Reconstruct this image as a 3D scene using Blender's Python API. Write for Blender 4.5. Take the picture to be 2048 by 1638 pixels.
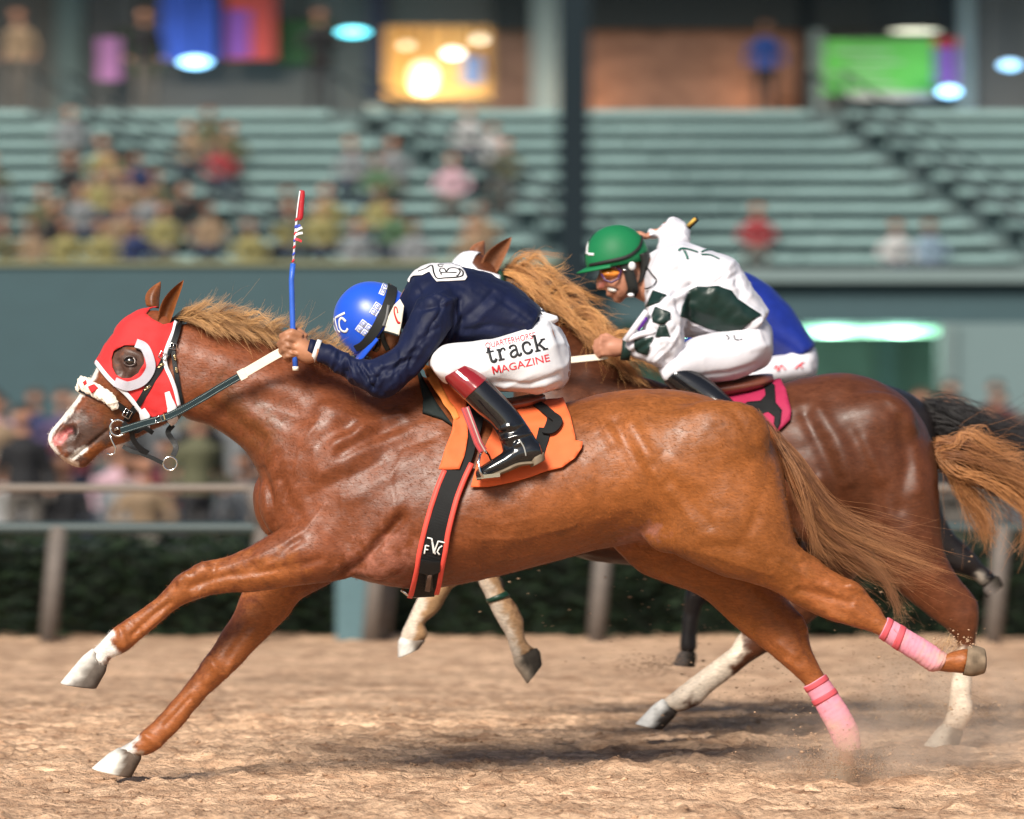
import bpy, bmesh, math, random
import numpy as np
from mathutils import Vector, Matrix, noise
from mathutils.bvhtree import BVHTree
from mathutils.geometry import delaunay_2d_cdt
random.seed(7)
RNG = np.random.default_rng(7)
for o in list(bpy.data.objects): bpy.data.objects.remove(o)
scene = bpy.context.scene
COL = scene.collection
R = math.radians
# ------------------------------------------------------------------ camera
# a long lens 20 m from the nearest horse, lens 1.5 m above the sand
D0, HC, S, HY, CX = 20.0, 1.5, 620.0, 635.0, 1024.0
cam_d = bpy.data.cameras.new('camera'); cam = bpy.data.objects.new('camera', cam_d); COL.objects.link(cam)
cam.location = (0, -D0, HC); cam.rotation_euler = (R(90), 0, 0)
cam_d.sensor_width = 36.0; cam_d.lens = 36.0*D0/(2048.0/S)
cam_d.shift_y = (HY-819.0)/2048.0
cam_d.clip_start = 0.5; cam_d.clip_end = 1000
cam_d.dof.use_dof = True; cam_d.dof.focus_distance = D0-0.15; cam_d.dof.aperture_fstop = 3.6
cam_d.dof.aperture_ratio = 0.62
scene.camera = cam
# ------------------------------------------------------------------ world, sun, exposure
SUN_EL, SUN_AZ = 36.0, 20.0        # the floodlight bank: elevation, degrees to the left of the lens
world = bpy.data.worlds.new('World'); scene.world = world; world.use_nodes = True
wn = world.node_tree.nodes; wl = world.node_tree.links
bgn = wn['Background']; sky = wn.new('ShaderNodeTexSky'); sky.sky_type = 'NISHITA'; sky.sun_disc = False
sky.sun_elevation = R(SUN_EL); sky.sun_rotation = R(180+SUN_AZ)
wl.new(sky.outputs[0], bgn.inputs[0]); bgn.inputs[1].default_value = 0.066
sd = bpy.data.lights.new('sun', 'SUN'); sd.energy = 4.8; sd.angle = R(20.0); sd.color = (1.0, 0.93, 0.82)
sun = bpy.data.objects.new('sun', sd); COL.objects.link(sun)
_d = Vector((math.sin(R(SUN_AZ))*math.cos(R(SUN_EL)), math.cos(R(SUN_AZ))*math.cos(R(SUN_EL)), -math.sin(R(SUN_EL))))
sun.rotation_euler = _d.to_track_quat('-Z', 'Y').to_euler()
vs = scene.view_settings; vs.view_transform = 'Standard'; vs.look = 'None'; vs.exposure = 0.46; vs.gamma = 1.0
vs.use_curve_mapping = False
scene.cycles.use_denoising = True
scene.cycles.max_bounces = 6; scene.cycles.volume_bounces = 3
# ------------------------------------------------------------------ helpers
def W(px, py, Y=0.0):
    k = (D0+Y)/D0/S
    return Vector(((px-CX)*k, Y, HC-(py-HY)*k))
def tag(o, label=None, cat=None, group=None, kind=None):
    if label: o['label'] = label
    if cat: o['category'] = cat
    if group: o['group'] = group
    if kind: o['kind'] = kind
    return o
def thing(name, label, cat, loc=(0, 0, 0), group=None):
    o = bpy.data.objects.new(name, None); COL.objects.link(o); o.location = loc
    o.empty_display_size = 0.1
    return tag(o, label, cat, group)
def adopt(o, parent):
    """parent while keeping the world position (all meshes are modelled in world space)"""
    if parent is not None:
        o.parent = parent
        q = parent; off = Vector((0, 0, 0))
        while q is not None: off += q.location; q = q.parent
        o.location = Vector(o.location) - off
    return o
def mobj(name, verts, faces, mat=None, parent=None, smooth=True):
    me = bpy.data.meshes.new(name)
    me.from_pydata([tuple(v) for v in verts], [], [tuple(f) for f in faces])
    me.update()
    return wrap(name, me, mat, parent, smooth)
def wrap(name, me, mat=None, parent=None, smooth=True):
    if smooth: me.polygons.foreach_set('use_smooth', [True]*len(me.polygons))
    o = bpy.data.objects.new(name, me); COL.objects.link(o)
    if mat: me.materials.append(mat)
    return adopt(o, parent)
def np_mesh(name, V, F):
    """mesh from arrays; F has one row per face"""
    V = np.ascontiguousarray(V, np.float32); F = np.ascontiguousarray(F, np.int32); k = F.shape[1]
    me = bpy.data.meshes.new(name); me.vertices.add(len(V)); me.vertices.foreach_set('co', V.ravel()); me.loops.add(F.size); me.polygons.add(len(F))
    me.loops.foreach_set('vertex_index', F.ravel()); me.polygons.foreach_set('loop_start', np.arange(0, F.size, k, dtype=np.int32)); me.update(calc_edges=True)
    return me
class MB:
    """collects several shapes that make up ONE part"""
    def __init__(s): s.v = []; s.f = []
    def add(s, v, f):
        n = len(s.v); s.v += [Vector(p) for p in v]; s.f += [tuple(i+n for i in q) for q in f]; return s
    def build(s, name, mat=None, parent=None, smooth=True): return mobj(name, s.v, s.f, mat, parent, smooth)
BOXF = [(0,3,2,1),(4,5,6,7),(0,1,5,4),(1,2,6,5),(2,3,7,6),(3,0,4,7)]
def box(x0, x1, y0, y1, z0, z1):
    return [(x0,y0,z0),(x1,y0,z0),(x1,y1,z0),(x0,y1,z0),(x0,y0,z1),(x1,y0,z1),(x1,y1,z1),(x0,y1,z1)], BOXF
def catmull(P, sub):
    P = np.asarray(P, float); n = len(P); out = []
    for i in range(n-1):
        p0 = P[max(i-1,0)]; p1 = P[i]; p2 = P[i+1]; p3 = P[min(i+2,n-1)]
        for j in range(sub):
            t = j/sub
            out.append(0.5*((2*p1)+(-p0+p2)*t+(2*p0-5*p1+4*p2-p3)*t*t+(-p0+3*p1-3*p2+p3)*t**3))
    out.append(P[-1]); return np.array(out)
def outward(V, F):
    """turn the faces of a closed shape so that they look out"""
    P = np.array([tuple(v) for v in V]); P = P-P.mean(0)
    vol = sum(np.dot(P[f[0]], np.cross(P[f[i]], P[f[i+1]])) for f in F[:: max(1, len(F)//400)] for i in range(1, len(f)-1))
    return (V, [tuple(reversed(f)) for f in F]) if vol < 0 else (V, F)
def loft(secs, Ym=0.0, n=24, sub=5, flipY=False):
    """secs: (ax,ay, bx,by, Yc, halfwidth[, k[, e]]) - two outline points, depth centre, half depth,
    k widens the A side (+) or B side (-), e superellipse exponent"""
    P = np.array([list(s)+[0.0, 1.0][len(s)-6:] if len(s) < 8 else list(s) for s in secs], float)
    P = catmull(P, sub)
    V = []; F = []
    th = np.linspace(0, 2*math.pi, n, endpoint=False)
    for q in P:
        ax, ay, bx, by, yc, w, k, e = q
        yc = -yc if flipY else yc
        A = W(ax, ay, Ym+yc); B = W(bx, by, Ym+yc); c = (A+B)/2; u = (A-B)/2
        w = max(w, 0.002)
        for t in th:
            ct, st = math.cos(t), math.sin(t)
            cc = math.copysign(abs(ct)**e, ct); ss = math.copysign(abs(st)**e, st)
            V.append(c + u*cc + Vector((0, w*ss*(1+k*cc), 0)))
    m = len(P)
    for i in range(m-1):
        for j in range(n):
            j2 = (j+1) % n
            F.append((i*n+j, i*n+j2, (i+1)*n+j2, (i+1)*n+j))
    for i, rev in ((0, False), (m-1, True)):
        c = sum((V[i*n+j] for j in range(n)), Vector())/n; ci = len(V); V.append(c)
        for j in range(n):
            j2 = (j+1) % n
            F.append((ci, i*n+j2, i*n+j) if not rev else (ci, i*n+j, i*n+j2))
    return outward(V, F)
def tube(pts, rad, n=8, cap=True):
    pts = [Vector(p) for p in pts]; m = len(pts)
    if not hasattr(rad, '__len__'): rad = [rad]*m
    V = []; F = []; up = None
    for i, p in enumerate(pts):
        d = (pts[min(i+1, m-1)]-pts[max(i-1, 0)])
        d = d.normalized() if d.length > 1e-9 else Vector((0,0,1))
        if up is None: up = Vector((0,1,0)) if abs(d.y) < .9 else Vector((1,0,0))
        a = d.cross(up)
        a = a.normalized() if a.length > 1e-6 else d.orthogonal().normalized()
        b = a.cross(d).normalized(); up = b
        for j in range(n):
            t = 2*math.pi*j/n; V.append(p+(a*math.cos(t)+b*math.sin(t))*rad[i])
    for i in range(m-1):
        for j in range(n):
            j2 = (j+1) % n; F.append((i*n+j, i*n+j2, (i+1)*n+j2, (i+1)*n+j))
    if cap:
        F.append(tuple(range(n))[::-1]); F.append(tuple((m-1)*n+j for j in range(n)))
    return V, F
def ball(c, r, nu=16, nv=10, M=None):
    V = []; F = []; r = (r, r, r) if not hasattr(r, '__len__') else r
    for i in range(nv+1):
        ph = math.pi*i/nv
        for j in range(nu):
            t = 2*math.pi*j/nu
            p = Vector((r[0]*math.sin(ph)*math.cos(t), r[1]*math.sin(ph)*math.sin(t), r[2]*math.cos(ph)))
            if M is not None: p = M @ p
            V.append(Vector(c)+p)
    for i in range(nv):
        for j in range(nu):
            j2 = (j+1) % nu; F.append((i*nu+j, (i+1)*nu+j, (i+1)*nu+j2, i*nu+j2))
    return V, F
def remesh(shapes, voxel, smooth=6, fac=0.5):
    """union of closed shapes -> one continuous skin"""
    mb = MB()
    for v, f in shapes: mb.add(v, f)
    me = bpy.data.meshes.new('tmp'); me.from_pydata([tuple(v) for v in mb.v], [], mb.f); me.update()
    o = bpy.data.objects.new('tmp', me); COL.objects.link(o)
    m = o.modifiers.new('r', 'REMESH'); m.mode = 'VOXEL'; m.voxel_size = voxel; m.use_smooth_shade = True
    s = o.modifiers.new('s', 'SMOOTH'); s.factor = fac; s.iterations = smooth
    dg = bpy.context.evaluated_depsgraph_get(); dg.update()
    out = bpy.data.meshes.new_from_object(o.evaluated_get(dg))
    bpy.data.objects.remove(o); bpy.data.meshes.remove(me)
    return out
def mverts(me):
    a = np.empty(len(me.vertices)*3, np.float32); me.vertices.foreach_get('co', a); return a.reshape(-1, 3).astype(float)
def mnorms(me):
    a = np.empty(len(me.vertices)*3, np.float32); me.vertex_normals.foreach_get('vector', a); return a.reshape(-1, 3).astype(float)
def mset(me, v):
    me.vertices.foreach_set('co', v.astype(np.float32).ravel()); me.update()
def to_px(v):
    d = v[:, 1]+D0; k = d/D0/S
    return np.stack([v[:, 0]/k+CX, HY-(v[:, 2]-HC)/k], 1)
def seg_dist(p, poly):
    poly = np.asarray(poly, float); best = np.full(len(p), 1e9)
    if len(poly) == 1: return np.hypot(*(p-poly[0]).T)
    for a, b in zip(poly[:-1], poly[1:]):
        ab = b-a; t = np.clip(((p-a) @ ab)/max(ab @ ab, 1e-9), 0, 1)
        best = np.minimum(best, np.hypot(*(p-(a+t[:, None]*ab)).T))
    return best
def sculpt(me, strokes, Ym=0.0, passes=1):
    """strokes: (polyline px, radius px, amount m[, side]) pushes skin along its normal, like a modelling tool"""
    v = mverts(me); nrm = mnorms(me); px = to_px(v)
    amt = np.zeros(len(v))
    for st in strokes:
        poly, rad, a = st[:3]; side = st[3] if len(st) > 3 else 0
        d = seg_dist(px, poly); w = np.exp(-(d/rad)**2)
        if side: w = w*((v[:, 1]-Ym)*side > 0)
        w = w*np.clip(np.abs(nrm[:, 1])*1.6, 0.12, 1)
        amt += w*a
    mset(me, v+nrm*amt[:, None])
def lap(me, wt, iters):
    """smooths the skin, more where wt is high"""
    v = mverts(me); e = np.empty(len(me.edges)*2, np.int32); me.edges.foreach_get('vertices', e); e = e.reshape(-1, 2)
    n = len(v); deg = np.bincount(e.ravel(), minlength=n)[:, None].clip(1)
    for it in range(iters):
        acc = np.zeros_like(v)
        for c in range(3):
            acc[:, c] = np.bincount(e[:, 0], v[e[:, 1], c], n)+np.bincount(e[:, 1], v[e[:, 0], c], n)
        v = v+(acc/deg-v)*wt[:, None]*(0.6 if it % 2 == 0 else 0.5)
    mset(me, v)
def vnoise(v, scale, seed=0):
    return np.array([noise.noise(Vector((p[0]*scale+seed, p[1]*scale, p[2]*scale))) for p in v])
_G = RNG.random((64, 64, 64))
def fnoise(v, scale, seed=0):
    """fast trilinear value noise, -1..1"""
    p = v*scale+seed*7.31+100.0; i = np.floor(p).astype(int); f = p-i; f = f*f*(3-2*f); r = 0
    for dx in (0, 1):
        for dy in (0, 1):
            for dz in (0, 1):
                g = _G[(i[:, 0]+dx) & 63, (i[:, 1]+dy) & 63, (i[:, 2]+dz) & 63]
                r = r + g*np.where(dx, f[:, 0], 1-f[:, 0])*np.where(dy, f[:, 1], 1-f[:, 1])*np.where(dz, f[:, 2], 1-f[:, 2])
    return r*2-1
def wrinkle(me, amp, scale, rot, stretch=.35, seed=0, mask=None, sharp=3.0):
    """creases of cloth: sharp ridges running along a turned axis"""
    v = mverts(me); n = mnorms(me); c, s_ = math.cos(R(rot)), math.sin(R(rot))
    q = np.stack([(v[:, 0]*c+v[:, 2]*s_)*stretch, v[:, 1]*.6, -v[:, 0]*s_+v[:, 2]*c], 1)
    q = q+.02*np.stack([fnoise(v, 9, seed+1), fnoise(v, 9, seed+2), fnoise(v, 9, seed+3)], 1)
    r = (1-np.abs(fnoise(q, scale, seed)))**sharp; d = (r-r.mean())*amp*np.clip(.55+.9*fnoise(v, 6, seed+5), 0, 1.3)
    if mask is not None: d = d*mask
    mset(me, v+n*d[:, None])
def vcolor(me, cols, name='coat'):
    a = me.color_attributes.new(name, 'FLOAT_COLOR', 'POINT')
    c = np.ones((len(cols), 4), np.float32); c[:, :3] = cols
    a.data.foreach_set('color', c.ravel())
def bvh_of(me_or_list):
    V = []; F = []
    for o in (me_or_list if isinstance(me_or_list, (list, tuple)) else [me_or_list]):
        if isinstance(o, bpy.types.Object):
            me = o.data; off = Vector(o.location)
            q = o.parent
            while q is not None: off += q.location; q = q.parent
        else: me = o; off = Vector()
        n = len(V); V += [v.co+off for v in me.vertices]; F += [tuple(i+n for i in p.vertices) for p in me.polygons]
    return BVHTree.FromPolygons(V, F)
CAMP = Vector((0, -D0, HC))
def hit(bvh, px, py, Y=0.0):
    """the point of a surface seen at a place of the photograph, and its normal"""
    t = W(px, py, Y); d = (t-CAMP).normalized()
    loc, nor, idx, dist = bvh.ray_cast(CAMP, d)
    if loc is None:
        loc, nor, idx, dist = bvh.find_nearest(t)
        nor = Vector((nor.x, nor.y, nor.z))
    if nor.dot(d) > 0.2: nor = -nor
    return loc, nor
def resample(pts, step):
    pts = np.asarray(pts, float); out = [pts[0]]
    for a, b in zip(pts[:-1], pts[1:]):
        n = max(1, int(np.hypot(*(b-a))/step))
        for i in range(1, n+1): out.append(a+(b-a)*i/n)
    return np.array(out)
def ribbon(P, N, width, thick):
    """a strap with real thickness along points P with surface normals N"""
    m = len(P); V = []; F = []
    if not hasattr(width, '__len__'): width = [width]*m
    for i in range(m):
        d = (P[min(i+1, m-1)]-P[max(i-1, 0)]).normalized(); n = N[i]
        s = d.cross(n)
        s = s.normalized() if s.length > 1e-6 else Vector((0,0,1))
        n2 = s.cross(d).normalized(); h = width[i]/2
        V += [P[i]-s*h, P[i]+s*h, P[i]+s*h*0.94+n2*thick, P[i]-s*h*0.94+n2*thick]
    for i in range(m-1):
        a = 4*i; b = a+4
        for j in range(4): F.append((a+j, a+(j+1) % 4, b+(j+1) % 4, b+j))
    F.append((3, 2, 1, 0)); F.append((4*m-4, 4*m-3, 4*m-2, 4*m-1))
    return V, F
def smooth_vecs(L, it=2):
    for _ in range(it):
        L = [L[0]]+[(L[i-1]+L[i]*2+L[i+1])/4 for i in range(1, len(L)-1)]+[L[-1]]
    return L
def strap(bvh, poly, width_px, thick=0.004, lift=0.002, Y=0.0, step=4, smooth=2, curve=True):
    """strap laid on a surface along a traced line"""
    if curve and len(poly) > 2: poly = catmull(poly, 6)
    pts = resample(poly, step); P = []; N = []
    for p in pts:
        l, n = hit(bvh, p[0], p[1], Y); P.append(l+n*lift); N.append(n)
    P = smooth_vecs(P, smooth); N = [n.normalized() for n in smooth_vecs(N, smooth+1)]
    w = width_px/S if not hasattr(width_px, '__len__') else [x/S for x in np.interp(np.linspace(0, 1, len(P)), np.linspace(0, 1, len(width_px)), width_px)]
    return ribbon(P, N, w, thick)
def free_strap(pts, width, thick, N=Vector((0,-1,0))):
    P = [Vector(p) for p in catmull(pts, 6)]
    return ribbon(P, [N]*len(P), width, thick)
def in_poly(p, poly):
    x, y = p[:, 0], p[:, 1]; r = np.zeros(len(p), bool); n = len(poly); j = n-1
    for i in range(n):
        xi, yi = poly[i]; xj, yj = poly[j]
        c = ((yi > y) != (yj > y)) & (x < (xj-xi)*(y-yi)/((yj-yi) if yj != yi else 1e-9)+xi)
        r ^= c; j = i
    return r
def tri_fill(outer, holes, step):
    """triangulated sheet inside a traced outline"""
    loops = [resample(list(l)+[l[0]], step)[:-1] for l in [outer]+list(holes)]
    pts = []; edges = []
    for l in loops:
        n0 = len(pts); pts += [tuple(p) for p in l]; edges += [(n0+i, n0+(i+1) % len(l)) for i in range(len(l))]
    bd = np.array(pts)
    o = np.array(loops[0]); x0, y0 = o.min(0); x1, y1 = o.max(0)
    gx, gy = np.meshgrid(np.arange(x0, x1, step), np.arange(y0, y1, step*0.87)); gx[1::2] += step/2
    g = np.stack([gx.ravel(), gy.ravel()], 1); ok = in_poly(g, loops[0])
    for h in loops[1:]: ok &= ~in_poly(g, h)
    g = g[ok]
    if len(g):
        dm = np.array([np.min(np.hypot(*(bd-q).T)) for q in g]); g = g[dm > step*0.5]
    allp = [Vector(p) for p in pts]+[Vector((float(q[0]), float(q[1]))) for q in g]
    V, E, F, *_ = delaunay_2d_cdt(allp, edges, [], 0, 1e-5)
    V = np.array([(v.x, v.y) for v in V]); F = [tuple(f) for f in F]
    c = np.array([V[list(f)].mean(0) for f in F]); ok = in_poly(c, loops[0])
    for h in loops[1:]: ok &= ~in_poly(c, h)
    return V, [f for f, k in zip(F, ok) if k]
def thicken(V, N, F, t):
    """sheet -> closed solid of thickness t along N"""
    n = len(V); VV = list(V)+[V[i]+N[i]*t for i in range(n)]; FF = [tuple(reversed(f)) for f in F]+[tuple(i+n for i in f) for f in F]
    cnt = {}
    for f in F:
        for a, b in zip(f, f[1:]+f[:1]): cnt[(a, b)] = cnt.get((a, b), 0)+1
    for (a, b) in list(cnt):
        if (b, a) not in cnt: FF.append((a, b, b+n, a+n))
    return VV, FF
def patch(bvh, outer, holes=(), step=5, thick=0.004, lift=0.002, Y=0.0, smooth=3, ripple=0.0, curve=False):
    """cloth or print laid on a surface inside a traced outline"""
    if curve:
        outer = catmull(list(outer)+[outer[0]], 6)[:-1]; holes = [catmull(list(h)+[h[0]], 6)[:-1] for h in holes]
    P2, F = tri_fill([tuple(p) for p in outer], [[tuple(p) for p in h] for h in holes], step)
    V = []; N = []
    for p in P2:
        l, n = hit(bvh, p[0], p[1], Y); V.append(l); N.append(n)
    nb = [set() for _ in V]
    for f in F:
        for a, b in zip(f, f[1:]+f[:1]): nb[a].add(b); nb[b].add(a)
    for _ in range(smooth):
        N = [(N[i]*2+sum((N[j] for j in nb[i]), Vector())).normalized() if nb[i] else N[i] for i in range(len(V))]
        yy = [V[i].y*0.5+0.5*(sum(V[j].y for j in nb[i])/len(nb[i])) if nb[i] else V[i].y for i in range(len(V))]
        for i in range(len(V)): V[i] = Vector((V[i].x, min(yy[i], V[i].y+0.002), V[i].z))
    V = [V[i]+N[i]*(lift+(ripple*(0.5+0.5*noise.noise(V[i]*22)) if ripple else 0)) for i in range(len(V))]
    # faces must look along N
    f = F[0]; g = (V[f[1]]-V[f[0]]).cross(V[f[2]]-V[f[0]])
    if g.dot(N[f[0]]) < 0: F = [tuple(reversed(q)) for q in F]
    return thicken(V, N, F, thick)
def mirrorY(vf, Ym):
    v, f = vf
    return [Vector((p[0], 2*Ym-p[1], p[2])) for p in v], [tuple(reversed(q)) for q in f]
# ------------------------------------------------------------------ materials
def mat(name, col, rough=0.6, spec=0.5, metal=0.0, var=0.08, scale=30.0, bump=0.0, bscale=200.0, coat=0.0, sheen=0.0, stretch=(1,1,1), attr=None, emit=None, estr=0.0, trans=0.0, crease=0.0, cscale=14.0):
    m = bpy.data.materials.new(name); m.use_nodes = True; nt = m.node_tree; N = nt.nodes; L = nt.links
    b = N['Principled BSDF']
    b.inputs['Roughness'].default_value = rough; b.inputs['Metallic'].default_value = metal
    b.inputs['Specular IOR Level'].default_value = spec
    b.inputs['Coat Weight'].default_value = coat; b.inputs['Coat Roughness'].default_value = 0.066
    b.inputs['Sheen Weight'].default_value = sheen; b.inputs['Sheen Roughness'].default_value = 0.4
    if trans: b.inputs['Transmission Weight'].default_value = trans
    tc = N.new('ShaderNodeTexCoord'); mp = N.new('ShaderNodeMapping'); mp.inputs['Scale'].default_value = stretch
    L.new(tc.outputs['Object'], mp.inputs[0])
    nz = N.new('ShaderNodeTexNoise'); nz.inputs['Scale'].default_value = scale; nz.inputs['Detail'].default_value = 5
    L.new(mp.outputs[0], nz.inputs['Vector'])
    mr = N.new('ShaderNodeMapRange'); mr.inputs['From Min'].default_value = 0.25; mr.inputs['From Max'].default_value = 0.75
    mr.inputs['To Min'].default_value = 1-var; mr.inputs['To Max'].default_value = 1+var
    L.new(nz.outputs[0], mr.inputs[0])
    mx = N.new('ShaderNodeMix'); mx.data_type = 'RGBA'; mx.blend_type = 'MULTIPLY'; mx.inputs[0].default_value = 1.0
    if attr:
        at = N.new('ShaderNodeAttribute'); at.attribute_name = attr; L.new(at.outputs['Color'], mx.inputs[6])
    else: mx.inputs[6].default_value = (*col, 1)
    L.new(mr.outputs[0], mx.inputs[7]); L.new(mx.outputs[2], b.inputs['Base Color'])
    if bump:
        bn = N.new('ShaderNodeTexNoise'); bn.inputs['Scale'].default_value = bscale; bn.inputs['Detail'].default_value = 4
        L.new(mp.outputs[0], bn.inputs['Vector'])
        bu = N.new('ShaderNodeBump'); bu.inputs['Strength'].default_value = bump; bu.inputs['Distance'].default_value = 0.004
        L.new(bn.outputs[0], bu.inputs['Height']); L.new(bu.outputs[0], b.inputs['Normal'])
    if crease:
        cn = N.new('ShaderNodeTexNoise'); cn.noise_type = 'RIDGED_MULTIFRACTAL'; cn.inputs['Scale'].default_value = cscale; cn.inputs['Detail'].default_value = 2.5; cn.inputs['Distortion'].default_value = .4
        m3 = N.new('ShaderNodeMapping'); m3.inputs['Rotation'].default_value = (.3, R(40), .2); m3.inputs['Scale'].default_value = (.55, 1, 1.25); L.new(tc.outputs['Object'], m3.inputs[0]); L.new(m3.outputs[0], cn.inputs['Vector'])
        b2_ = N.new('ShaderNodeBump'); b2_.inputs['Strength'].default_value = crease; b2_.inputs['Distance'].default_value = .012; L.new(cn.outputs[0], b2_.inputs['Height'])
        if bump: L.new(bu.outputs[0], b2_.inputs['Normal'])
        L.new(b2_.outputs[0], b.inputs['Normal'])
    if emit:
        b.inputs['Emission Color'].default_value = (*emit, 1); b.inputs['Emission Strength'].default_value = estr
    return m
def srgb(r, g, b):
    return tuple(((c/255)/12.92 if c/255 <= 0.04045 else (((c/255)+0.055)/1.055)**2.4) for c in (r, g, b))
# ================================================================== materials of the riders and horses
M_coat0 = mat('horse_coat', (1,1,1), rough=0.5, spec=0.32, var=0.16, scale=60, bump=0.25, bscale=260, sheen=0.15, attr='coat', stretch=(1,1,2.2))
M_coat2x = mat('horse_coat_dark', (1,1,1), rough=0.33, spec=0.5, var=0.15, scale=40, bump=0.15, bscale=240, sheen=0.1, attr='coat')
M_hair = mat('horse_hair', (1,1,1), rough=0.45, spec=0.5, var=0.15, scale=40, attr='coat')
M_fur = mat('short_coat_hair', (1,1,1), rough=.75, spec=.08, var=.1, attr='coat')
M_hoof = mat('hoof_horn', (1,1,1), rough=0.8, spec=.1, var=0.25, scale=45, attr='coat')
def coat_mat(name, rough, spec, streak=.5, bump=.5):
    m = bpy.data.materials.new(name); m.use_nodes = True; nt = m.node_tree; N = nt.nodes; L = nt.links; b = N['Principled BSDF']
    tc = N.new('ShaderNodeTexCoord'); at = N.new('ShaderNodeAttribute'); at.attribute_name = 'coat'
    def nz(scale, stretch, rot=(0,0,0), detail=4):
        mp = N.new('ShaderNodeMapping'); mp.inputs['Scale'].default_value = stretch; mp.inputs['Rotation'].default_value = rot; L.new(tc.outputs['Object'], mp.inputs[0])
        n = N.new('ShaderNodeTexNoise'); n.inputs['Scale'].default_value = scale; n.inputs['Detail'].default_value = detail; n.inputs['Roughness'].default_value = .65; L.new(mp.outputs[0], n.inputs['Vector']); return n.outputs[0]
    def rng_(x, a, c, lo=.3, hi=.7):
        r = N.new('ShaderNodeMapRange'); r.inputs['From Min'].default_value = lo; r.inputs['From Max'].default_value = hi; r.inputs['To Min'].default_value = a; r.inputs['To Max'].default_value = c; L.new(x, r.inputs[0]); return r.outputs[0]
    def mth(op, x, y):
        q = N.new('ShaderNodeMath'); q.operation = op
        for k, z in enumerate((x, y)):
            if isinstance(z, (int, float)): q.inputs[k].default_value = z
            else: L.new(z, q.inputs[k])
        return q.outputs[0]
    fine = nz(150, (.35, 1, 1), (0, R(35), 0), 3); mid = nz(28, (.6, 1, 1), (0, R(30), 0), 5); big = nz(7, (1, 1, 1))
    f = mth('MULTIPLY', mth('MULTIPLY', rng_(fine, 1-streak*.55, 1+streak*.5), rng_(mid, 1-streak*.5, 1+streak*.4)), rng_(big, .86, 1.14))
    mx = N.new('ShaderNodeMix'); mx.data_type = 'RGBA'; mx.blend_type = 'MULTIPLY'; mx.inputs[0].default_value = 1.0
    L.new(at.outputs['Color'], mx.inputs[6]); L.new(f, mx.inputs[7]); L.new(mx.outputs[2], b.inputs['Base Color'])
    L.new(rng_(mid, rough-.07, rough+.12), b.inputs['Roughness']); b.inputs['Specular IOR Level'].default_value = spec
    b.inputs['Sheen Weight'].default_value = .0; b.inputs['Sheen Roughness'].default_value = .35
    bu = N.new('ShaderNodeBump'); bu.inputs['Strength'].default_value = bump; bu.inputs['Distance'].default_value = .004
    L.new(mth('ADD', mth('MULTIPLY', fine, .45), mid), bu.inputs['Height']); L.new(bu.outputs[0], b.inputs['Normal'])
    return m
M_coat = coat_mat('horse_coat', .42, .36, .40, .45)
M_coat2 = coat_mat('horse_coat_bay', .42, .3, .4, .3)
CHEST = np.array([0.215, 0.067, 0.019])
def paint(cols, px, v, Ym, rules):
    for col, poly, rad, soft, *rest in rules:
        side = rest[0] if rest else 0
        d = seg_dist(px, poly)+fnoise(v, 55, 3)*soft*0.8+fnoise(v, 160, 5)*soft*0.4
        w = np.clip((rad-d)/max(soft, .5)+0.5, 0, 1)
        if side: w = w*((v[:, 1]-Ym)*side > 0)
        cols = cols*(1-w[:, None])+np.array(col)*w[:, None]
    return cols
def ear(tip, b0, b1, Y0, Y1, mat_, parent, inner, Ym=0.0, turn=0.35):
    """leaf-shaped cupped shell from base b0-b1 to tip"""
    m = 12; n = 9; V = []; F = []; N = []
    for i in range(m):
        t = i/(m-1); wd = (.74+.9*t-.2*t*t)*max(1-t**1.7, 0)**.9 if t < 1 else 0.0
        wd = max(wd, 0.015)
        cx = (b0[0]+b1[0])/2*(1-t)+tip[0]*t-7*math.sin(t*3.14); cy = (b0[1]+b1[1])/2*(1-t)+tip[1]*t
        hx = (b1[0]-b0[0])/2; hy = (b1[1]-b0[1])/2
        for j in range(n):
            s = j/(n-1)*2-1
            cup = (s*s-1)*0.024*wd
            p = W(cx+hx*s*wd, cy+hy*s*wd, Ym+Y0*(1-t)+Y1*t)
            V.append(p+Vector((0, -cup*(1.5 if Y0 <= 0 else -1), 0)))
    for i in range(m-1):
        for j in range(n-1): F.append((i*n+j, i*n+j+1, (i+1)*n+j+1, (i+1)*n+j))
    NN = [Vector((0, 1, 0))]*len(V)
    VV, FF = thicken(V, NN, F, 0.006)
    o = mobj('ear', VV, FF, mat_, parent)
    ss = np.array([abs((i % n)/(n-1)*2-1) for i in range(m*n)]*2)[:, None]; tt = np.array([(i//n)/(m-1) for i in range(m*n)]*2)[:, None]
    ss = np.maximum(ss**2, tt**3); vcolor(o.data, np.array(inner)*(.55*(1-ss)+1.25*ss))  # shading painted in: inner cup darker, rim and tip lighter as if backlit
    return o
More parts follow.
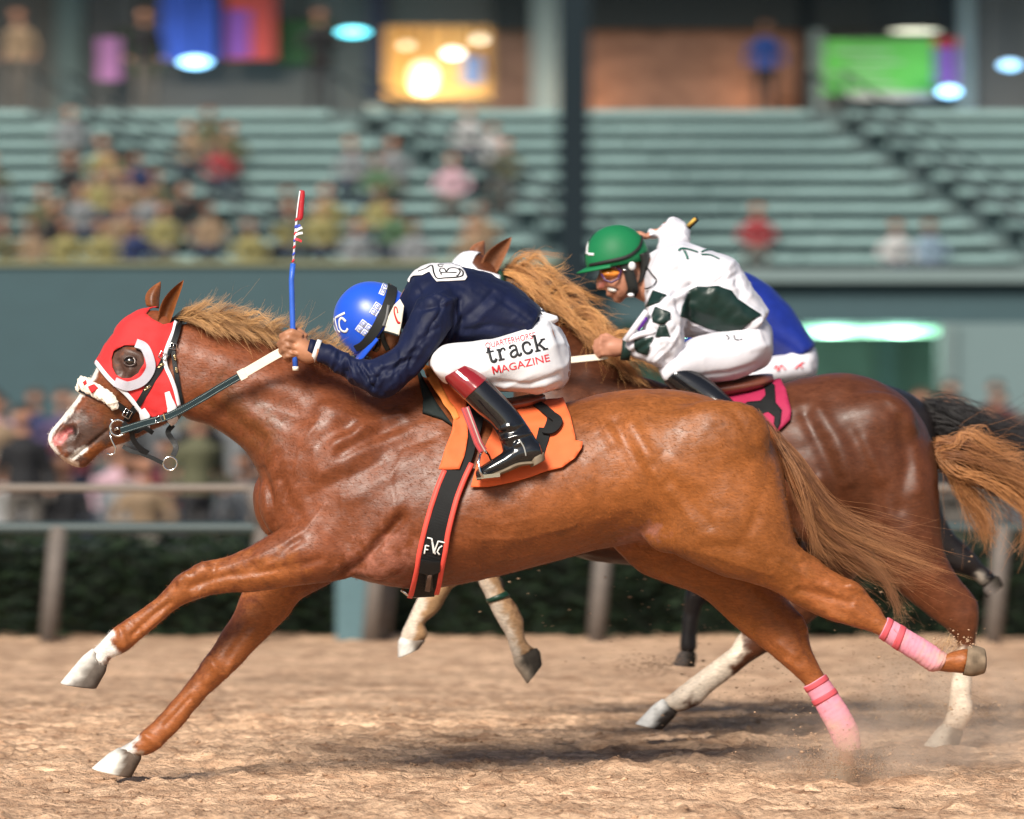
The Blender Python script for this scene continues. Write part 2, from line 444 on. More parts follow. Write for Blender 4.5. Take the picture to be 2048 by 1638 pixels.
def hoof(cor, sole, Yc, w0, w1, parent, Ym=0.0, light=(0.55,0.5,0.42), dark=(0.06,0.05,0.04), grad=0.5):
    (a, b), (c, d) = cor, sole
    secs = []
    for t in (-.22, -.06, .1, .35, .6, .85, .97, 1.0):
        k = .80+.20*min(1, max(0, (t+.22)/.34)) if t < .97 else (.99 if t < .99 else .9)
        A = (a[0]+(c[0]-a[0])*t, a[1]+(c[1]-a[1])*t); B = (b[0]+(d[0]-b[0])*t, b[1]+(d[1]-b[1])*t)
        m = ((A[0]+B[0])/2, (A[1]+B[1])/2)
        A = (m[0]+(A[0]-m[0])*k, m[1]+(A[1]-m[1])*k); B = (m[0]+(B[0]-m[0])*k, m[1]+(B[1]-m[1])*k)
        secs.append((*A, *B, Yc, (w0+(w1-w0)*t)*k, 0.12, 0.92))
    V, F = loft(secs, Ym, n=22, sub=2)
    o = mobj('hoof', V, F, M_hoof, parent)
    v = mverts(o.data); px = to_px(v)
    A = np.array(a, float); AB = np.array(b, float)-A
    t = np.clip(((px-A) @ AB)/(AB @ AB), 0, 1.2); f = np.clip((t-grad)/0.3+fnoise(v, 40)*.6+0.5, 0, 1)[:, None]
    vcolor(o.data, np.array(light)*(1-f)+np.array(dark)*f)
    return o
def strands(name, clumps, mat_, parent, seed=1, hairs=26, segs=8, rad=0.0011, colA=(0.5,0.22,0.07), colB=(0.22,0.08,0.03), spread=0.02, loose=0.03, tipw=0.35):
    """hair: each clump is a 3-d guide line (list of points) with its own thickness"""
    rng = np.random.default_rng(seed); VV = []; CC = []
    T = np.linspace(0, 1, segs)[None, :, None]
    for g in clumps:
        pts, wd, nh = g[0], g[1], (g[2] if len(g) > 2 else hairs)
        G = catmull([tuple(p) for p in pts], 4); idx = np.linspace(0, len(G)-1, segs); lo = np.floor(idx).astype(int); hi = np.minimum(lo+1, len(G)-1)
        G = G[lo]*(1-(idx-lo))[:, None]+G[hi]*(idx-lo)[:, None]
        shade = rng.random(); h = nh
        a = rng.normal(size=(h, 1, 3))*wd*0.5
        b = a*tipw+rng.normal(size=(h, 1, 3))*wd*0.25+rng.normal(size=(h, 1, 3))*loose*(0.2+1.6*(rng.random((h, 1, 1)) < 0.12))
        ln = 0.72+0.33*rng.random((h, 1)); ph = rng.random((h, 1, 1))*6.28; am = (0.15+rng.random((h, 1, 1)))*spread*0.16; hr = rng.random((h, 1, 1))
        q = np.linspace(0, 1, segs)[None, :]*ln*(segs-1); k = np.minimum(q, segs-2).astype(int); f = (q-k)[..., None]
        p = G[k]*(1-f)+G[k+1]*f
        wob = np.concatenate([np.sin(ph+T*7), np.cos(ph*2+T*6), np.sin(ph*3+T*8)], 2)
        p = p+a*(1-T)+b*T*T+a*0.6*np.sin(T*3.14)+wob*am*T
        d = G[k+1]-G[k]; d = d/(np.linalg.norm(d, axis=2, keepdims=True)+1e-9)
        s1 = np.stack([-d[..., 2], np.zeros_like(d[..., 0]), d[..., 0]], -1); s1 = s1/(np.linalg.norm(s1, axis=2, keepdims=True)+1e-9); s2 = np.cross(d, s1)
        r = rad*(1.0-0.75*T)*(0.8+0.5*shade)
        VV.append(np.stack([p+s1*r, p-s1*r*.5+s2*r*.87, p-s1*r*.5-s2*r*.87], 2).reshape(-1, 3))
        sh = np.clip(0.85*shade+0.3*hr-.12+0.3*T, 0, 1); c = np.array(colA)*sh+np.array(colB)*(1-sh)
        CC.append(np.repeat(c, 3, 1).reshape(-1, 3))
    V = np.concatenate(VV); C = np.concatenate(CC); nh = len(V)//(segs*3)
    i, j, h = np.meshgrid(np.arange(segs-1), np.arange(3), np.arange(nh), indexing='ij'); base = (h*segs+i)*3; j2 = (j+1) % 3
    F = np.stack([base+j, base+j2, base+3+j2, base+3+j], -1).reshape(-1, 4)
    o = wrap(name, np_mesh(name, V, F), mat_, parent); vcolor(o.data, C); o['kind'] = 'stuff'
    return o
# ================================================================== the leading chestnut horse
H1 = thing('racehorse', 'chestnut racehorse in red eye hood leading the race, blue-capped jockey on top', 'horse', W(1024, 1565, 0))
LEG_NF = [(690,930,800,1100,-.10,.06),(640,985,745,1135,-.125,.085),(590,1034,690,1160,-.145,.09),(549,1063,640,1166,-.15,.08),(510,1085,575,1174,-.15,.068),(471,1105,510,1185,-.145,.056),
 (440,1116,462,1187,-.14,.047),(412,1121,428,1190,-.135,.045),(381,1135,402,1198,-.13,.045),(354,1151,378,1206,-.13,.042),(334,1173,352,1219,-.125,.034),(314,1194,334,1234,-.125,.030),
 (275,1222,304,1261,-.12,.028),(248,1241,278,1283,-.12,.031),(226,1256,258,1300,-.12,.036),(208,1275,243,1308,-.12,.034),(192,1292,222,1318,-.12,.030),(172,1311,212,1337,-.12,.034)]
LEG_FF = [(600,1000,740,1100,.10,.07),(530,1090,690,1150,.13,.085),(482,1185,606,1196,.14,.066),(467,1226,578,1232,.14,.058),(447,1258,546,1264,.14,.052),(424,1296,510,1299,.135,.046),(403,1323,481,1331,.13,.045),
 (387,1348,453,1357,.13,.042),(361,1382,417,1390,.125,.036),(330,1417,389,1420,.12,.031),(300,1447,361,1456,.12,.030),(272,1474,332,1485,.12,.035),(250,1489,307,1504,.12,.034),(228,1500,283,1513,.12,.033)]
LEG_NH = [(1250,900,1480,860,-.10,.10),(1285,1000,1550,920,-.13,.125),(1318,1084,1574,990,-.15,.12),(1360,1114,1588,1058,-.155,.105),(1430,1148,1600,1092,-.155,.085),(1500,1166,1628,1112,-.15,.067),(1550,1185,1657,1135,-.145,.054),
 (1600,1215,1688,1152,-.14,.046),(1650,1239,1716,1166,-.135,.043),(1695,1251,1740,1193,-.13,.040),(1730,1261,1758,1213,-.13,.035),(1757,1272,1775,1238,-.13,.030),(1800,1301,1815,1262,-.13,.029),(1835,1323,1853,1288,-.13,.031),
 (1862,1340,1886,1309,-.13,.037),(1886,1343,1906,1302,-.13,.035),(1905,1345,1918,1299,-.13,.033),(1928,1348,1938,1296,-.13,.038)]
LEG_FH = [(1215,1080,1480,960,.12,.11),(1260,1130,1510,1040,.14,.10),(1300,1155,1530,1090,.15,.095),(1390,1187,1552,1150,.15,.076),(1445,1231,1576,1200,.145,.062),(1488,1270,1602,1228,.14,.05),(1530,1301,1614,1252,.14,.046),(1562,1326,1621,1292,.135,.042),
 (1590,1351,1635,1324,.13,.036),(1609,1372,1649,1350,.13,.030),(1640,1426,1683,1402,.13,.029),(1663,1468,1708,1447,.13,.034),(1676,1494,1714,1482,.13,.036),(1677,1514,1710,1511,.13,.031),(1668,1532,1712,1532,.13,.036)]
TRUNK = [(566,890,543,1060,0,.09,-.1),(610,812,578,1105,0,.165,-.15),(690,765,655,1140,0,.20,-.25),(770,748,735,1164,0,.215,-.4),(840,750,830,1178,0,.235,-.42),(930,790,900,1172,0,.265,-.28),(1030,812,1010,1149,0,.275,-.2),
 (1127,806,1120,1120,0,.27,-.15),(1200,787,1200,1098,0,.262,-.05),(1290,777,1290,1085,0,.268,0),(1380,783,1370,1100,0,.27,-.05),(1460,811,1450,1105,0,.25,-.1),(1530,850,1535,1080,0,.20,-.15),(1566,925,1572,1030,0,.12,-.1)]
NECK = [(345,655,352,790,0,.07),(385,642,368,838,0,.082,-.2),(430,650,415,850,0,.088,-.3),(490,662,462,880,0,.098,-.35),(560,684,500,916,0,.115,-.38),(640,708,524,970,0,.14,-.4),(720,735,545,1040,0,.165,-.4),(800,748,640,1085,0,.18,-.4)]
HEAD = [(352,640,360,740,0,.05),(322,622,362,795,0,.072,.05),(285,622,352,838,0,.088,.08),(250,645,310,858,0,.094,.05),(224,680,275,876,0,.086,.1),(200,722,248,886,0,.072,.1),(181,756,228,893,0,.060,.1),(156,792,207,902,0,.053,.05),
 (124,834,184,922,0,.053,.05),(105,855,168,937,0,.054,0),(94,876,141,930,0,.046,0),(101,894,121,917,0,.028)]
H1_LUMPS = [((262,724),(30,26),-.078,.022),((325,790),(55,60),-.07,.024)]
shapes = [loft(TRUNK, 0, n=40), loft(NECK, 0, n=32), loft(HEAD, 0, n=28), loft(LEG_NF), loft(LEG_FF), loft(LEG_NH), loft(LEG_FH)]
def lump(px, py, rx, ry, Y, ry3, rot=0.0, Ym=0.0):
    M = Matrix.Rotation(-R(rot), 3, 'Y')
    return ball(W(px, py, Ym+Y), (rx/S, ry3, ry/S), 18, 12, M)
for (c, r, y, t) in H1_LUMPS:
    shapes += [lump(*c, *r, y, t), lump(*c, *r, -y, t)]
shapes += [lump(700,950,105,160,-.125,.085,25), lump(700,950,105,160,.125,.085,25),      # shoulder
           lump(760,1090,70,70,-.16,.07,0), lump(760,1090,70,70,.16,.07,0),            # triceps
           lump(552,1010,34,62,-.06,.07,10), lump(540,1010,34,66,.06,.07,10),          # breast muscles
           lump(1400,900,150,95,-.165,.10,18), lump(1400,900,150,95,.165,.10,18),      # gluteals
           lump(1470,1010,100,100,-.155,.10,30), lump(1470,1010,100,100,.155,.10,30),
           lump(1350,1045,70,60,-.14,.07,30), lump(1345,1080,60,55,.15,.07,30),        # stifle
           lump(455,760,95,60,-.05,.045,-15), lump(455,760,95,60,.05,.045,-15)]
h1me = remesh(shapes, 0.0075, smooth=9)
_v = mverts(h1me); _p = to_px(_v)
_w = np.clip((90-np.minimum(seg_dist(_p, [(640,900),(720,1000),(1000,960),(1250,930),(1470,960)]), seg_dist(_p, [(440,760),(560,800),(640,900)])*1.0)+70)/80, 0, 1)
lap(h1me, _w, 60)
STR1 = [
 ([(803,1036),(760,1085),(727,1122),(671,1166)], 11, -.016), ([(790,1010),(745,1065),(700,1110)], 22, .008),
 ([(671,887),(727,854),(763,838),(800,826)], 12, .007), ([(682,906),(737,876),(795,850)], 13, -.006), ([(660,905),(640,930)], 16, .004), ([(730,800),(700,850),(640,880)], 18, -.006), ([(600,870),(660,840)], 20, .004), ([(780,880),(850,850),(890,840)], 12, .004), ([(800,895),(870,872)], 10, -.003),
 ([(640,950),(700,915),(760,890)], 14, .005), ([(620,990),(680,960),(760,925)], 12, -.004), ([(700,1000),(780,950),(850,905)], 16, .004),
 ([(522,940),(540,990),(550,1055)], 8, -.010), ([(560,960),(580,1010),(600,1035)], 12, -.007), ([(585,1036),(560,1052),(530,1070)], 8, .006),
 ([(560,960),(566,930)], 4, -.005), ([(552,985),(560,955)], 3.5, .004), ([(566,1000),(574,970)], 3.5, -.005), ([(545,955),(552,925)], 3.5, .004), ([(580,1005),(590,975)], 3.5, .004), ([(538,935),(546,908)], 3.5, -.004), ([(530,925),(536,905)], 3.5, .003), ([(588,960),(584,930)], 4, -.003), ([(572,985),(580,950)], 5, -.004), ([(549,930),(558,905)], 4, -.004),
 ([(650,1060),(690,1090),(700,1130)], 18, -.005), ([(600,1080),(560,1110),(500,1135)], 8, -.005), ([(640,1120),(560,1140),(470,1150)], 9, -.006), ([(590,1100),(520,1122)], 10, .004),
 ([(520,800),(600,830),(690,850)], 22, -.010), ([(380,700),(450,720),(560,770),(640,790)], 26, .006), ([(400,800),(460,835),(520,880)], 16, -.008), ([(430,850),(500,900)], 8, .003),
 # croup and thigh
 ([(1228,846),(1258,900),(1288,955),(1308,1030)], 13, -.010), ([(1262,845),(1290,900),(1318,955)], 14, .010), ([(1210,850),(1225,880)], 12, .006),
 ([(1310,930),(1365,985),(1420,1050)], 12, -.006), ([(1340,985),(1385,1040)], 10, .005), ([(1350,920),(1420,980),(1480,1050)], 16, .005),
 ([(1540,880),(1535,960),(1500,1060),(1480,1090)], 14, -.006), ([(1475,830),(1520,900)], 10, -.006), ([(1430,1090),(1520,1110),(1600,1130)], 12, -.005),
 ([(1210,930)], 46, -.014), ([(1160,900)], 40, -.006), ([(1235,1080),(1280,1064),(1320,1050)], 12, -.010), ([(1250,1040),(1200,1070)], 18, -.006), ([(1300,780),(1350,792),(1385,800)], 9, -.005),
 ([(1600,1180),(1660,1195),(1700,1205)], 8, -.005), ([(1660,1170),(1700,1175)], 9, .004), ([(1640,1215),(1690,1235)], 6, .003), ([(1560,1290),(1590,1310)], 8, .004), ([(1600,1260),(1606,1290),(1626,1320)], 6, -.004),
 # ribs and belly
 ([(930,1010),(900,1090),(890,1140)], 20, .003), ([(1000,1000),(985,1080),(970,1130)], 16, -.003), ([(1060,990),(1050,1070)], 16, .002), ([(880,1130),(1000,1110),(1120,1080)], 18, -.004),
 # fore legs
 ([(460,1150),(420,1160),(380,1175)], 6, -.004), ([(410,1140),(380,1155)], 9, .005), ([(340,1205),(300,1235),(265,1270)], 5, -.005), ([(325,1230),(285,1265)], 5, .003), ([(420,1180),(400,1190)], 6, .004),
 ([(500,1250),(460,1310)], 9, -.004), ([(430,1330),(415,1360)], 10, .005), ([(380,1395),(330,1450)], 5, -.004),
 # veins, tendons, knees
 ([(560,1090),(520,1110),(470,1128),(430,1140)], 3.5, .0032), ([(600,1130),(540,1150),(480,1160)], 3.5, .003), ([(650,1010),(610,1060),(570,1085)], 4, .003), ([(900,1060),(960,1080),(1060,1075),(1150,1050)], 4, .003), ([(930,1030),(1000,1050),(1050,1040)], 4, .0025), ([(1380,1100),(1450,1120),(1540,1150)], 4, .003), ([(1560,1120),(1620,1160),(1680,1190)], 4, .003), ([(640,830),(600,900),(590,960)], 4, .003), ([(700,930),(680,980),(690,1040)], 4, .003), ([(810,900),(780,960),(790,1000)], 4, .003),
 ([(408,1128),(392,1136)], 7, .006), ([(400,1180),(388,1192)], 6, .005), ([(372,1150),(360,1162)], 7, .005), ([(430,1128),(422,1180)], 5, -.003), ([(352,1170),(340,1195)], 5, -.003), ([(240,1258),(250,1290)], 7, .005), ([(262,1248),(285,1268)], 5, -.003), ([(222,1290),(236,1300)], 5, -.003),
 ([(418,1318),(440,1345)], 8, .006), ([(462,1330),(452,1352)], 7, .005), ([(290,1470),(318,1490)], 7, .005), ([(1700,1172),(1722,1182)], 7, .006), ([(1660,1230),(1700,1245)], 6, .005), ([(1720,1210),(1750,1238)], 5, -.004), ([(1600,1235),(1610,1258)], 6, .006), ([(1575,1320),(1600,1340)], 6, .004),
 # head
 ([(262,742),(228,800)], 7, .005), ([(250,700),(280,712),(288,735)], 6, .006), ([(236,722),(245,745)], 6, -.006), ([(205,780),(170,830)], 12, -.004),
 ([(216,860),(185,886),(160,905),(145,915)], 3.5, -.006), ([(150,903),(128,908)], 8, .004), ([(340,760),(345,820),(320,850)], 12, .005), ([(300,820),(250,850)], 14, -.005), ([(300,670),(290,690)], 14, -.006),
]
_leg = lambda p: p[0][0] < 480 or p[0][0] > 1550 or p[0][1] > 1200
STR1 = [(p_, r_*(1 if _leg(p_) else 1.25 if r_ < 6 else 1), a_*(1.6 if _leg(p_) and r_ < 10 else (.75 if r_ < 6 else .8 if p_[0][0] > 1150 else 1.2))) for p_, r_, a_ in STR1]
sculpt(h1me, STR1)
NOST = [([(123,872),(133,860),(144,857)], 7.5, -.018), ([(112,880),(118,862),(133,849),(150,850),(157,866),(148,884)], 4.5, .006)]
sculpt(h1me, NOST)
v = mverts(h1me); nr = mnorms(h1me)
amp = 0.0022*fnoise(v, 14, 1)+0.0013*fnoise(v, 34, 2)
mset(h1me, v+nr*amp[:, None])
v = mverts(h1me); px = to_px(v)
cols = np.tile(CHEST, (len(v), 1))
f = fnoise(v, 5, 4)[:, None]; cols = cols*(1+0.18*f)
fr = np.clip((px[:, 0]-820)/500, 0, 1)[:, None]
cols = cols*(np.array([0.72, 0.64, 0.80])*(1-fr)+np.array([1.08, 1.10, 0.9])*fr)     # redder forehand, golden quarters
GOLD = CHEST*1.25; WHITE = (0.72, 0.68, 0.63); PINK = np.array((0.30, 0.115, 0.075)); DK = (0.075, 0.04, 0.03)
cols = paint(cols, px, v, 0, [
 (GOLD, [(560,1150),(420,1160),(330,1220),(260,1280)], 40, 40), (GOLD, [(560,1220),(430,1370),(300,1490)], 50, 30), (GOLD*1.05, [(1650,1180),(1900,1320)], 50, 40), (GOLD, [(1560,1290),(1640,1380)], 50, 40),
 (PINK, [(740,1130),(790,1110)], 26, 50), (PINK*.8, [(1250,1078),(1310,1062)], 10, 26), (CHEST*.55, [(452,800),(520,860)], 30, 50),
 (DK, [(160,862),(190,872),(215,870)], 40, 34), (DK, [(130,870),(165,905)], 24, 18), (DK, [(255,738),(262,722)], 34, 18),
 (CHEST*1.1, [(183,905),(210,905),(240,890)], 13, 10), (CHEST*.6, [(200,790),(230,830)], 24, 40),
 (WHITE, [(232,668),(207,701),(184,752),(154,795),(122,836),(104,854),(94,874)], 10, 5), (WHITE, [(94,870),(98,888),(108,905)], 7, 6), (WHITE, [(170,897),(150,912),(140,920)], 6, 3),
 ((.55,.42,.34), [(125,920),(150,930)], 7, 5), ((.45,.16,.15), [(117,880),(126,873)], 12, 5), ((.22,.05,.05), [(134,862),(143,860)], 7, 4), ((.02,.012,.01), [(148,858),(152,868)], 4, 3),
 (WHITE, [(196,1296),(180,1318),(170,1336)], 24, 9), (WHITE, [(214,1292),(232,1312)], 10, 7), (WHITE, [(222,1268),(204,1286)], 6, 5), (WHITE, [(250,1496),(225,1512),(222,1530)], 22, 8), (WHITE, [(226,1498),(270,1474)], 8, 6), ((.30,.24,.2), [(212,1332),(200,1340)], 9, 8), ((.30,.2,.14), [(275,1514),(262,1524)], 10, 8),
])
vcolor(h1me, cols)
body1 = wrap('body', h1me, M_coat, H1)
BV1 = bvh_of(body1)
hoof(((170,1306),(214,1340)), ((119,1367),(192,1378)), -.12, .037, .052, H1, light=(.66,.63,.58), dark=(.12,.10,.085), grad=.3)
hoof(((222,1502),(285,1514)), ((182,1537),(262,1556)), .12, .037, .052, H1, light=(.7,.68,.62), dark=(.12,.09,.07), grad=.34)
o = mobj('hoof', *loft([(1926,1350,1936,1293,-.13,.040),(1944,1353,1948,1291,-.13,.047),(1962,1349,1964,1295,-.13,.048),(1969,1346,1970,1299,-.13,.046),(1972,1338,1972,1308,-.13,.034)], 0, 24, 4), M_hoof, H1)
_hv = mverts(o.data); vcolor(o.data, np.array((.17,.125,.085))*(1+.5*fnoise(_hv, 50, 3))[:, None])
hoof(((1664,1530),(1714,1531)), ((1640,1572),(1716,1576)), .13, .038, .052, H1, light=(.26,.2,.15), dark=(.2,.13,.08))
EARC = CHEST*0.95
ear((367,560),(311,640),(343,650),-.055,-.075, M_coat, H1, EARC)
ear((321,563),(289,612),(322,618), .03, .05, M_coat, H1, EARC)
# leg bandages
M_pink = mat('pink_bandage', (1,1,1), rough=0.85, spec=.2, var=.06, scale=80, bump=.35, bscale=420, attr='coat')
M_pinkd = mat('rose_tape', srgb(196,78,88), rough=0.7, var=.05)
PINKC = np.array(srgb(212,138,156))
def bandage(sec, bands, Ym=0.0):
    o = mobj('leg_bandage', *loft(sec, Ym, n=36, sub=16), M_pink, H1); me = o.data; v_ = mverts(me); n_ = mnorms(me)
    a_ = W(*sec[0][:2], Ym+sec[0][4]); b_ = W(*sec[-1][:2], Ym+sec[-1][4]); ax = np.array((b_-a_).normalized()); L_ = (b_-a_).length
    t = (v_-np.array(a_)) @ ax; ang = v_[:, 1]*9+v_[:, 0]*6
    saw = ((t*62+ang*.55) % 1.0); v_ = v_+n_*((saw-.5)*.0013+.0012*fnoise(v_, 60, 3))[:, None]; mset(me, v_)
    dirt = np.clip((t/L_-.35)*1.1+.55*fnoise(v_, 30, 2)+.35*fnoise(v_, 90, 4)-.15, 0, .75)[:, None]
    vcolor(me, PINKC*(.93+.14*saw[:, None])*(1-dirt)+np.array((.52,.33,.24))*dirt)
    for b in bands: bo = mobj('tape_band', *loft(b, Ym, n=24, sub=3), M_pinkd, o)
    return o
def lerp_sec(a, b, t, gx=0.0):
    q = [x+(y-x)*t for x, y in zip(a, b)]
    if gx:
        mx, my = (q[0]+q[2])/2, (q[1]+q[3])/2
        for i in (0, 2): q[i] = mx+(q[i]-mx)*(1+gx)
        for i in (1, 3): q[i] = my+(q[i]-my)*(1+gx)
        q[5] *= 1+gx
    return tuple(q)
def wrap_sec(secs, grow): return [lerp_sec(s, s, 0, grow) for s in secs]
near = wrap_sec([(1757,1273,1775,1236,-.13,.031),(1800,1302,1816,1260,-.13,.032),(1835,1324,1856,1284,-.13,.035),(1860,1341,1886,1304,-.13,.041),(1874,1341,1893,1308,-.13,.039),(1880,1339,1894,1312,-.13,.036)], .08)
bandage(near, [[lerp_sec(near[0], near[1], .05, .05), lerp_sec(near[0], near[1], .28, .05)], [lerp_sec(near[0], near[1], .62, .05), lerp_sec(near[0], near[1], .9, .05)]])
far = wrap_sec([(1609,1373,1649,1349,.13,.031),(1640,1427,1684,1402,.13,.032),(1661,1467,1710,1446,.13,.038),(1671,1490,1719,1480,.13,.041),(1682,1503,1719,1497,.13,.037)], .08)
bandage(far, [[lerp_sec(far[0], far[1], .02, .05), lerp_sec(far[0], far[1], .2, .05)], [lerp_sec(far[0], far[1], .52, .05), lerp_sec(far[0], far[1], .7, .05)]])
# ------------------------------------------------------------------ hood, bridle, reins
M_red = mat('red_hood_cloth', srgb(196,36,38), rough=.75, var=.06, scale=60, bump=.35, bscale=420, sheen=.1, crease=.9, cscale=13)
M_whitepipe = mat('white_binding', srgb(225,225,230), rough=.7, var=.05)
M_leather = mat('black_leather', (.007,.008,.009), rough=.45, spec=.35, var=.2, bump=.15, bscale=300)
M_leather2 = mat('dark_green_rein', (.010,.024,.029), rough=.5, spec=.22, var=.2, bump=.2, bscale=300)
M_steel = mat('steel', (.72,.72,.7), rough=.16, metal=1.0, var=.05)
M_brass = mat('brass', (.75,.6,.35), rough=.25, metal=1.0, var=.05)
M_fleece = mat('white_fleece', srgb(232,222,208), rough=.95, spec=.1, var=.12, scale=90, bump=1.0, bscale=160)
M_dred = mat('red_felt', srgb(190,30,34), rough=.8)
M_rubber = mat('white_rubber', srgb(225,215,196), rough=.65, var=.05, bump=.4, bscale=260)
M_eye = mat('eye', (.012,.008,.006), rough=.05, spec=.8, coat=1.0)
M_grey = mat('grey_plastic', srgb(176,174,184), rough=.35, spec=.5)
hood = thing('eye_hood', 'red cloth eye hood with white edging on the leading chestnut horse', 'hood', W(270, 740, -.1))
HOOD = [(293,611),(263,629),(244,645),(232,670),(207,701),(190,724),(201,737),(222,758),(256,788),(276,812),(292,826),(312,836),(338,822),(353,808),(349,785),(340,755),(330,735),(326,715),(333,692),(344,668),(347,645),(340,648),(325,652),(305,642),(293,632),(300,622),(316,614),(312,609)]
EYEH = [(232,705),(250,694),(272,693),(284,706),(286,728),(278,745),(262,754),(246,757),(234,750),(227,735),(226,718)]
for side, nm in ((0, 'left'), (1, 'right')):
    vf = patch(BV1, HOOD, [EYEH], step=5, thick=.004, lift=.003, ripple=.011)
    if side: vf = mirrorY(vf, 0)
    mobj('hood_panel', *vf, M_red, hood)
def edging(poly, w, parent, name='edging', m=None, th=.004, lift=.013, sm=4, curve=True):
    return mobj(name, *strap(BV1, poly, w, th, lift, smooth=sm, curve=curve), m or M_whitepipe, parent)
edging([(199,727),(222,758),(256,788),(276,812),(290,824)], 9, hood)
edging([(347,648),(344,668),(334,692),(327,714),(331,737),(341,757),(349,785),(354,810)], 8, hood)
mobj('patch', *patch(BV1, [(332,785),(340,782),(350,812),(350,836),(340,846),(332,838),(336,815)], step=4, lift=.016, thick=.003), M_whitepipe, hood)
mobj('patch', *patch(BV1, [(282,820),(292,812),(304,830),(300,850),(288,838)], step=4, lift=.016, thick=.003), M_whitepipe, hood)
# half cup round the rear of the eye
cup = MB(); pts = catmull([(273,690),(288,699),(298,717),(300,737),(291,756),(275,767),(255,770),(238,766)], 5)
P = []; Nn = []
for p in pts:
    l, n = hit(BV1, p[0], p[1]); P.append(l+n*.006); Nn.append(n)
P = smooth_vecs(P, 3); Nn = [n.normalized() for n in smooth_vecs(Nn, 6)]
cup.add(*ribbon(P, Nn, 15/S, .016)); cup.add(*ribbon([p+n*.014 for p, n in zip(P, Nn)], Nn, 19/S, .004))
cup.build('blinker_cup', M_grey, hood, smooth=False)
# eye
l, n = hit(BV1, 260, 722)
eye = mobj('eye', *ball(l-n*.010, (.019,.017,.016), 20, 12), M_eye, H1)
lid = MB(); ctr = Vector((l.x, l.y, l.z))
for rr, a0, a1, up in ((.020, 15, 175, 1), (.020, 190, 350, -1)):
    pp = []
    for i in range(13):
        t = R(a0+(a1-a0)*i/12); pp.append(ctr+Vector((math.cos(t)*rr, -.004, math.sin(t)*rr*.78)))
    lid.add(*tube(pp, [.001]+[.0035]*11+[.001], 8))
lo = lid.build('eyelid', mat('eyelid', (.05,.028,.022), rough=.45), H1)
wh = MB(); wh.add(*tube([ctr+Vector((math.cos(R(a))*.0165, -.0085, math.sin(R(a))*.013)) for a in range(-30, 60, 10)], .0016, 6)).build('eye_white', mat('eye_white', (.5,.45,.42), rough=.2), eye)
bridle = thing('bridle', 'black leather bridle with steel bit and white fleece noseband on leading horse', 'bridle', W(300, 780, -.1))
def lstrap(poly, w, name='strap', m=None, th=.0045, lift=.008, parent=None, curve=True, sm=3):
    return mobj(name, *strap(BV1, poly, w, th, lift, smooth=sm, curve=curve), m or M_leather, parent or bridle, smooth=False)
cheek = lstrap([(357,632),(352,655),(346,680),(330,712),(318,738),(298,772),(283,800),(262,822),(252,838)], 13, 'cheek_strap', lift=.012)
lstrap([(357,634),(353,665),(346,690)], 12, 'cheek_strap', lift=.016)
throat = lstrap([(346,690),(347,712),(351,745),(356,780),(361,806),(354,838),(344,852)], 9, 'throat_strap')
nose = lstrap([(165,782),(190,790),(226,802),(250,818),(262,828)], 12, 'noseband')
mobj('noseband', *mirrorY(strap(BV1, [(165,782),(190,790),(226,802),(250,818),(262,828)], 12, .0045, .008), 0), M_leather, bridle, smooth=False)
mobj('cheek_strap', *mirrorY(strap(BV1, [(357,632),(346,680),(318,738),(283,800),(252,838)], 12, .0045, .012), 0), M_leather, bridle, smooth=False)
fl = MB(); rng = random.Random(3)
for side in (0, 1):
    pts = catmull([(150,770),(160,765),(178,774),(200,784),(222,797),(229,808)], 5)
    for i, p in enumerate(pts):
        l, n = hit(BV1, p[0], p[1]); t = i/(len(pts)-1); r = .0195*(0.8+0.35*math.sin(3.1*t))
        c = l+n*.010
        if side: c.y = -c.y
        fl.add(*ball(c, (r*1.0, r*.8, r*1.05), 10, 7))
for k in range(120):
    p0 = fl.v[rng.randrange(len(fl.v))]; fl.add(*ball(p0, .004+.003*rng.random(), 6, 4))
flm = remesh([(fl.v, fl.f)], .004, 2); vv = mverts(flm); nn = mnorms(flm); mset(flm, vv+nn*(fnoise(vv, 120)*.0035)[:, None])
flo = wrap('fleece_roll', flm, M_fleece, bridle)
BVF = bvh_of(flo)
for q in ([(177,774),(189,769),(197,777),(185,787)], [(167,766),(173,761),(175,768),(170,772)]):
    mobj('diamond', *patch(BVF, q, step=4, lift=.003, thick=.003), M_dred, flo)
# buckles
def buckle(px, py, w, h, ang, parent, m=None, lift=.014, rad=.0016, bv=None):
    l, n = hit(bv or BV1, px, py); l = l+n*lift; ca, sa = math.cos(R(ang)), math.sin(R(ang)); pp = []
    for x, z in ((-1,-1),(1,-1),(1,1),(-1,1),(-1,-1)):
        X, Z = x*w/2/S, z*h/2/S; pp.append(l+Vector((X*ca-Z*sa, 0, X*sa+Z*ca)))
    b = MB().add(*tube(pp, rad, 6))
    b.add(*tube([(pp[0]+pp[3])/2, (pp[1]+pp[2])/2], rad*.8, 6))
    return b.build('buckle', m or M_steel, parent)
for (x, y, w, h, a) in ((323,713,12,16,60),(346,696,11,13,80),(255,823,16,15,60)): buckle(x, y, w, h, a, bridle, lift=.02)
for (x, y, w, a) in ((320,731,14,-55),(296,775,14,-55),(350,716,10,0),(353,743,9,0)): buckle(x, y, 3, w, a, bridle, m=M_brass, lift=.018)
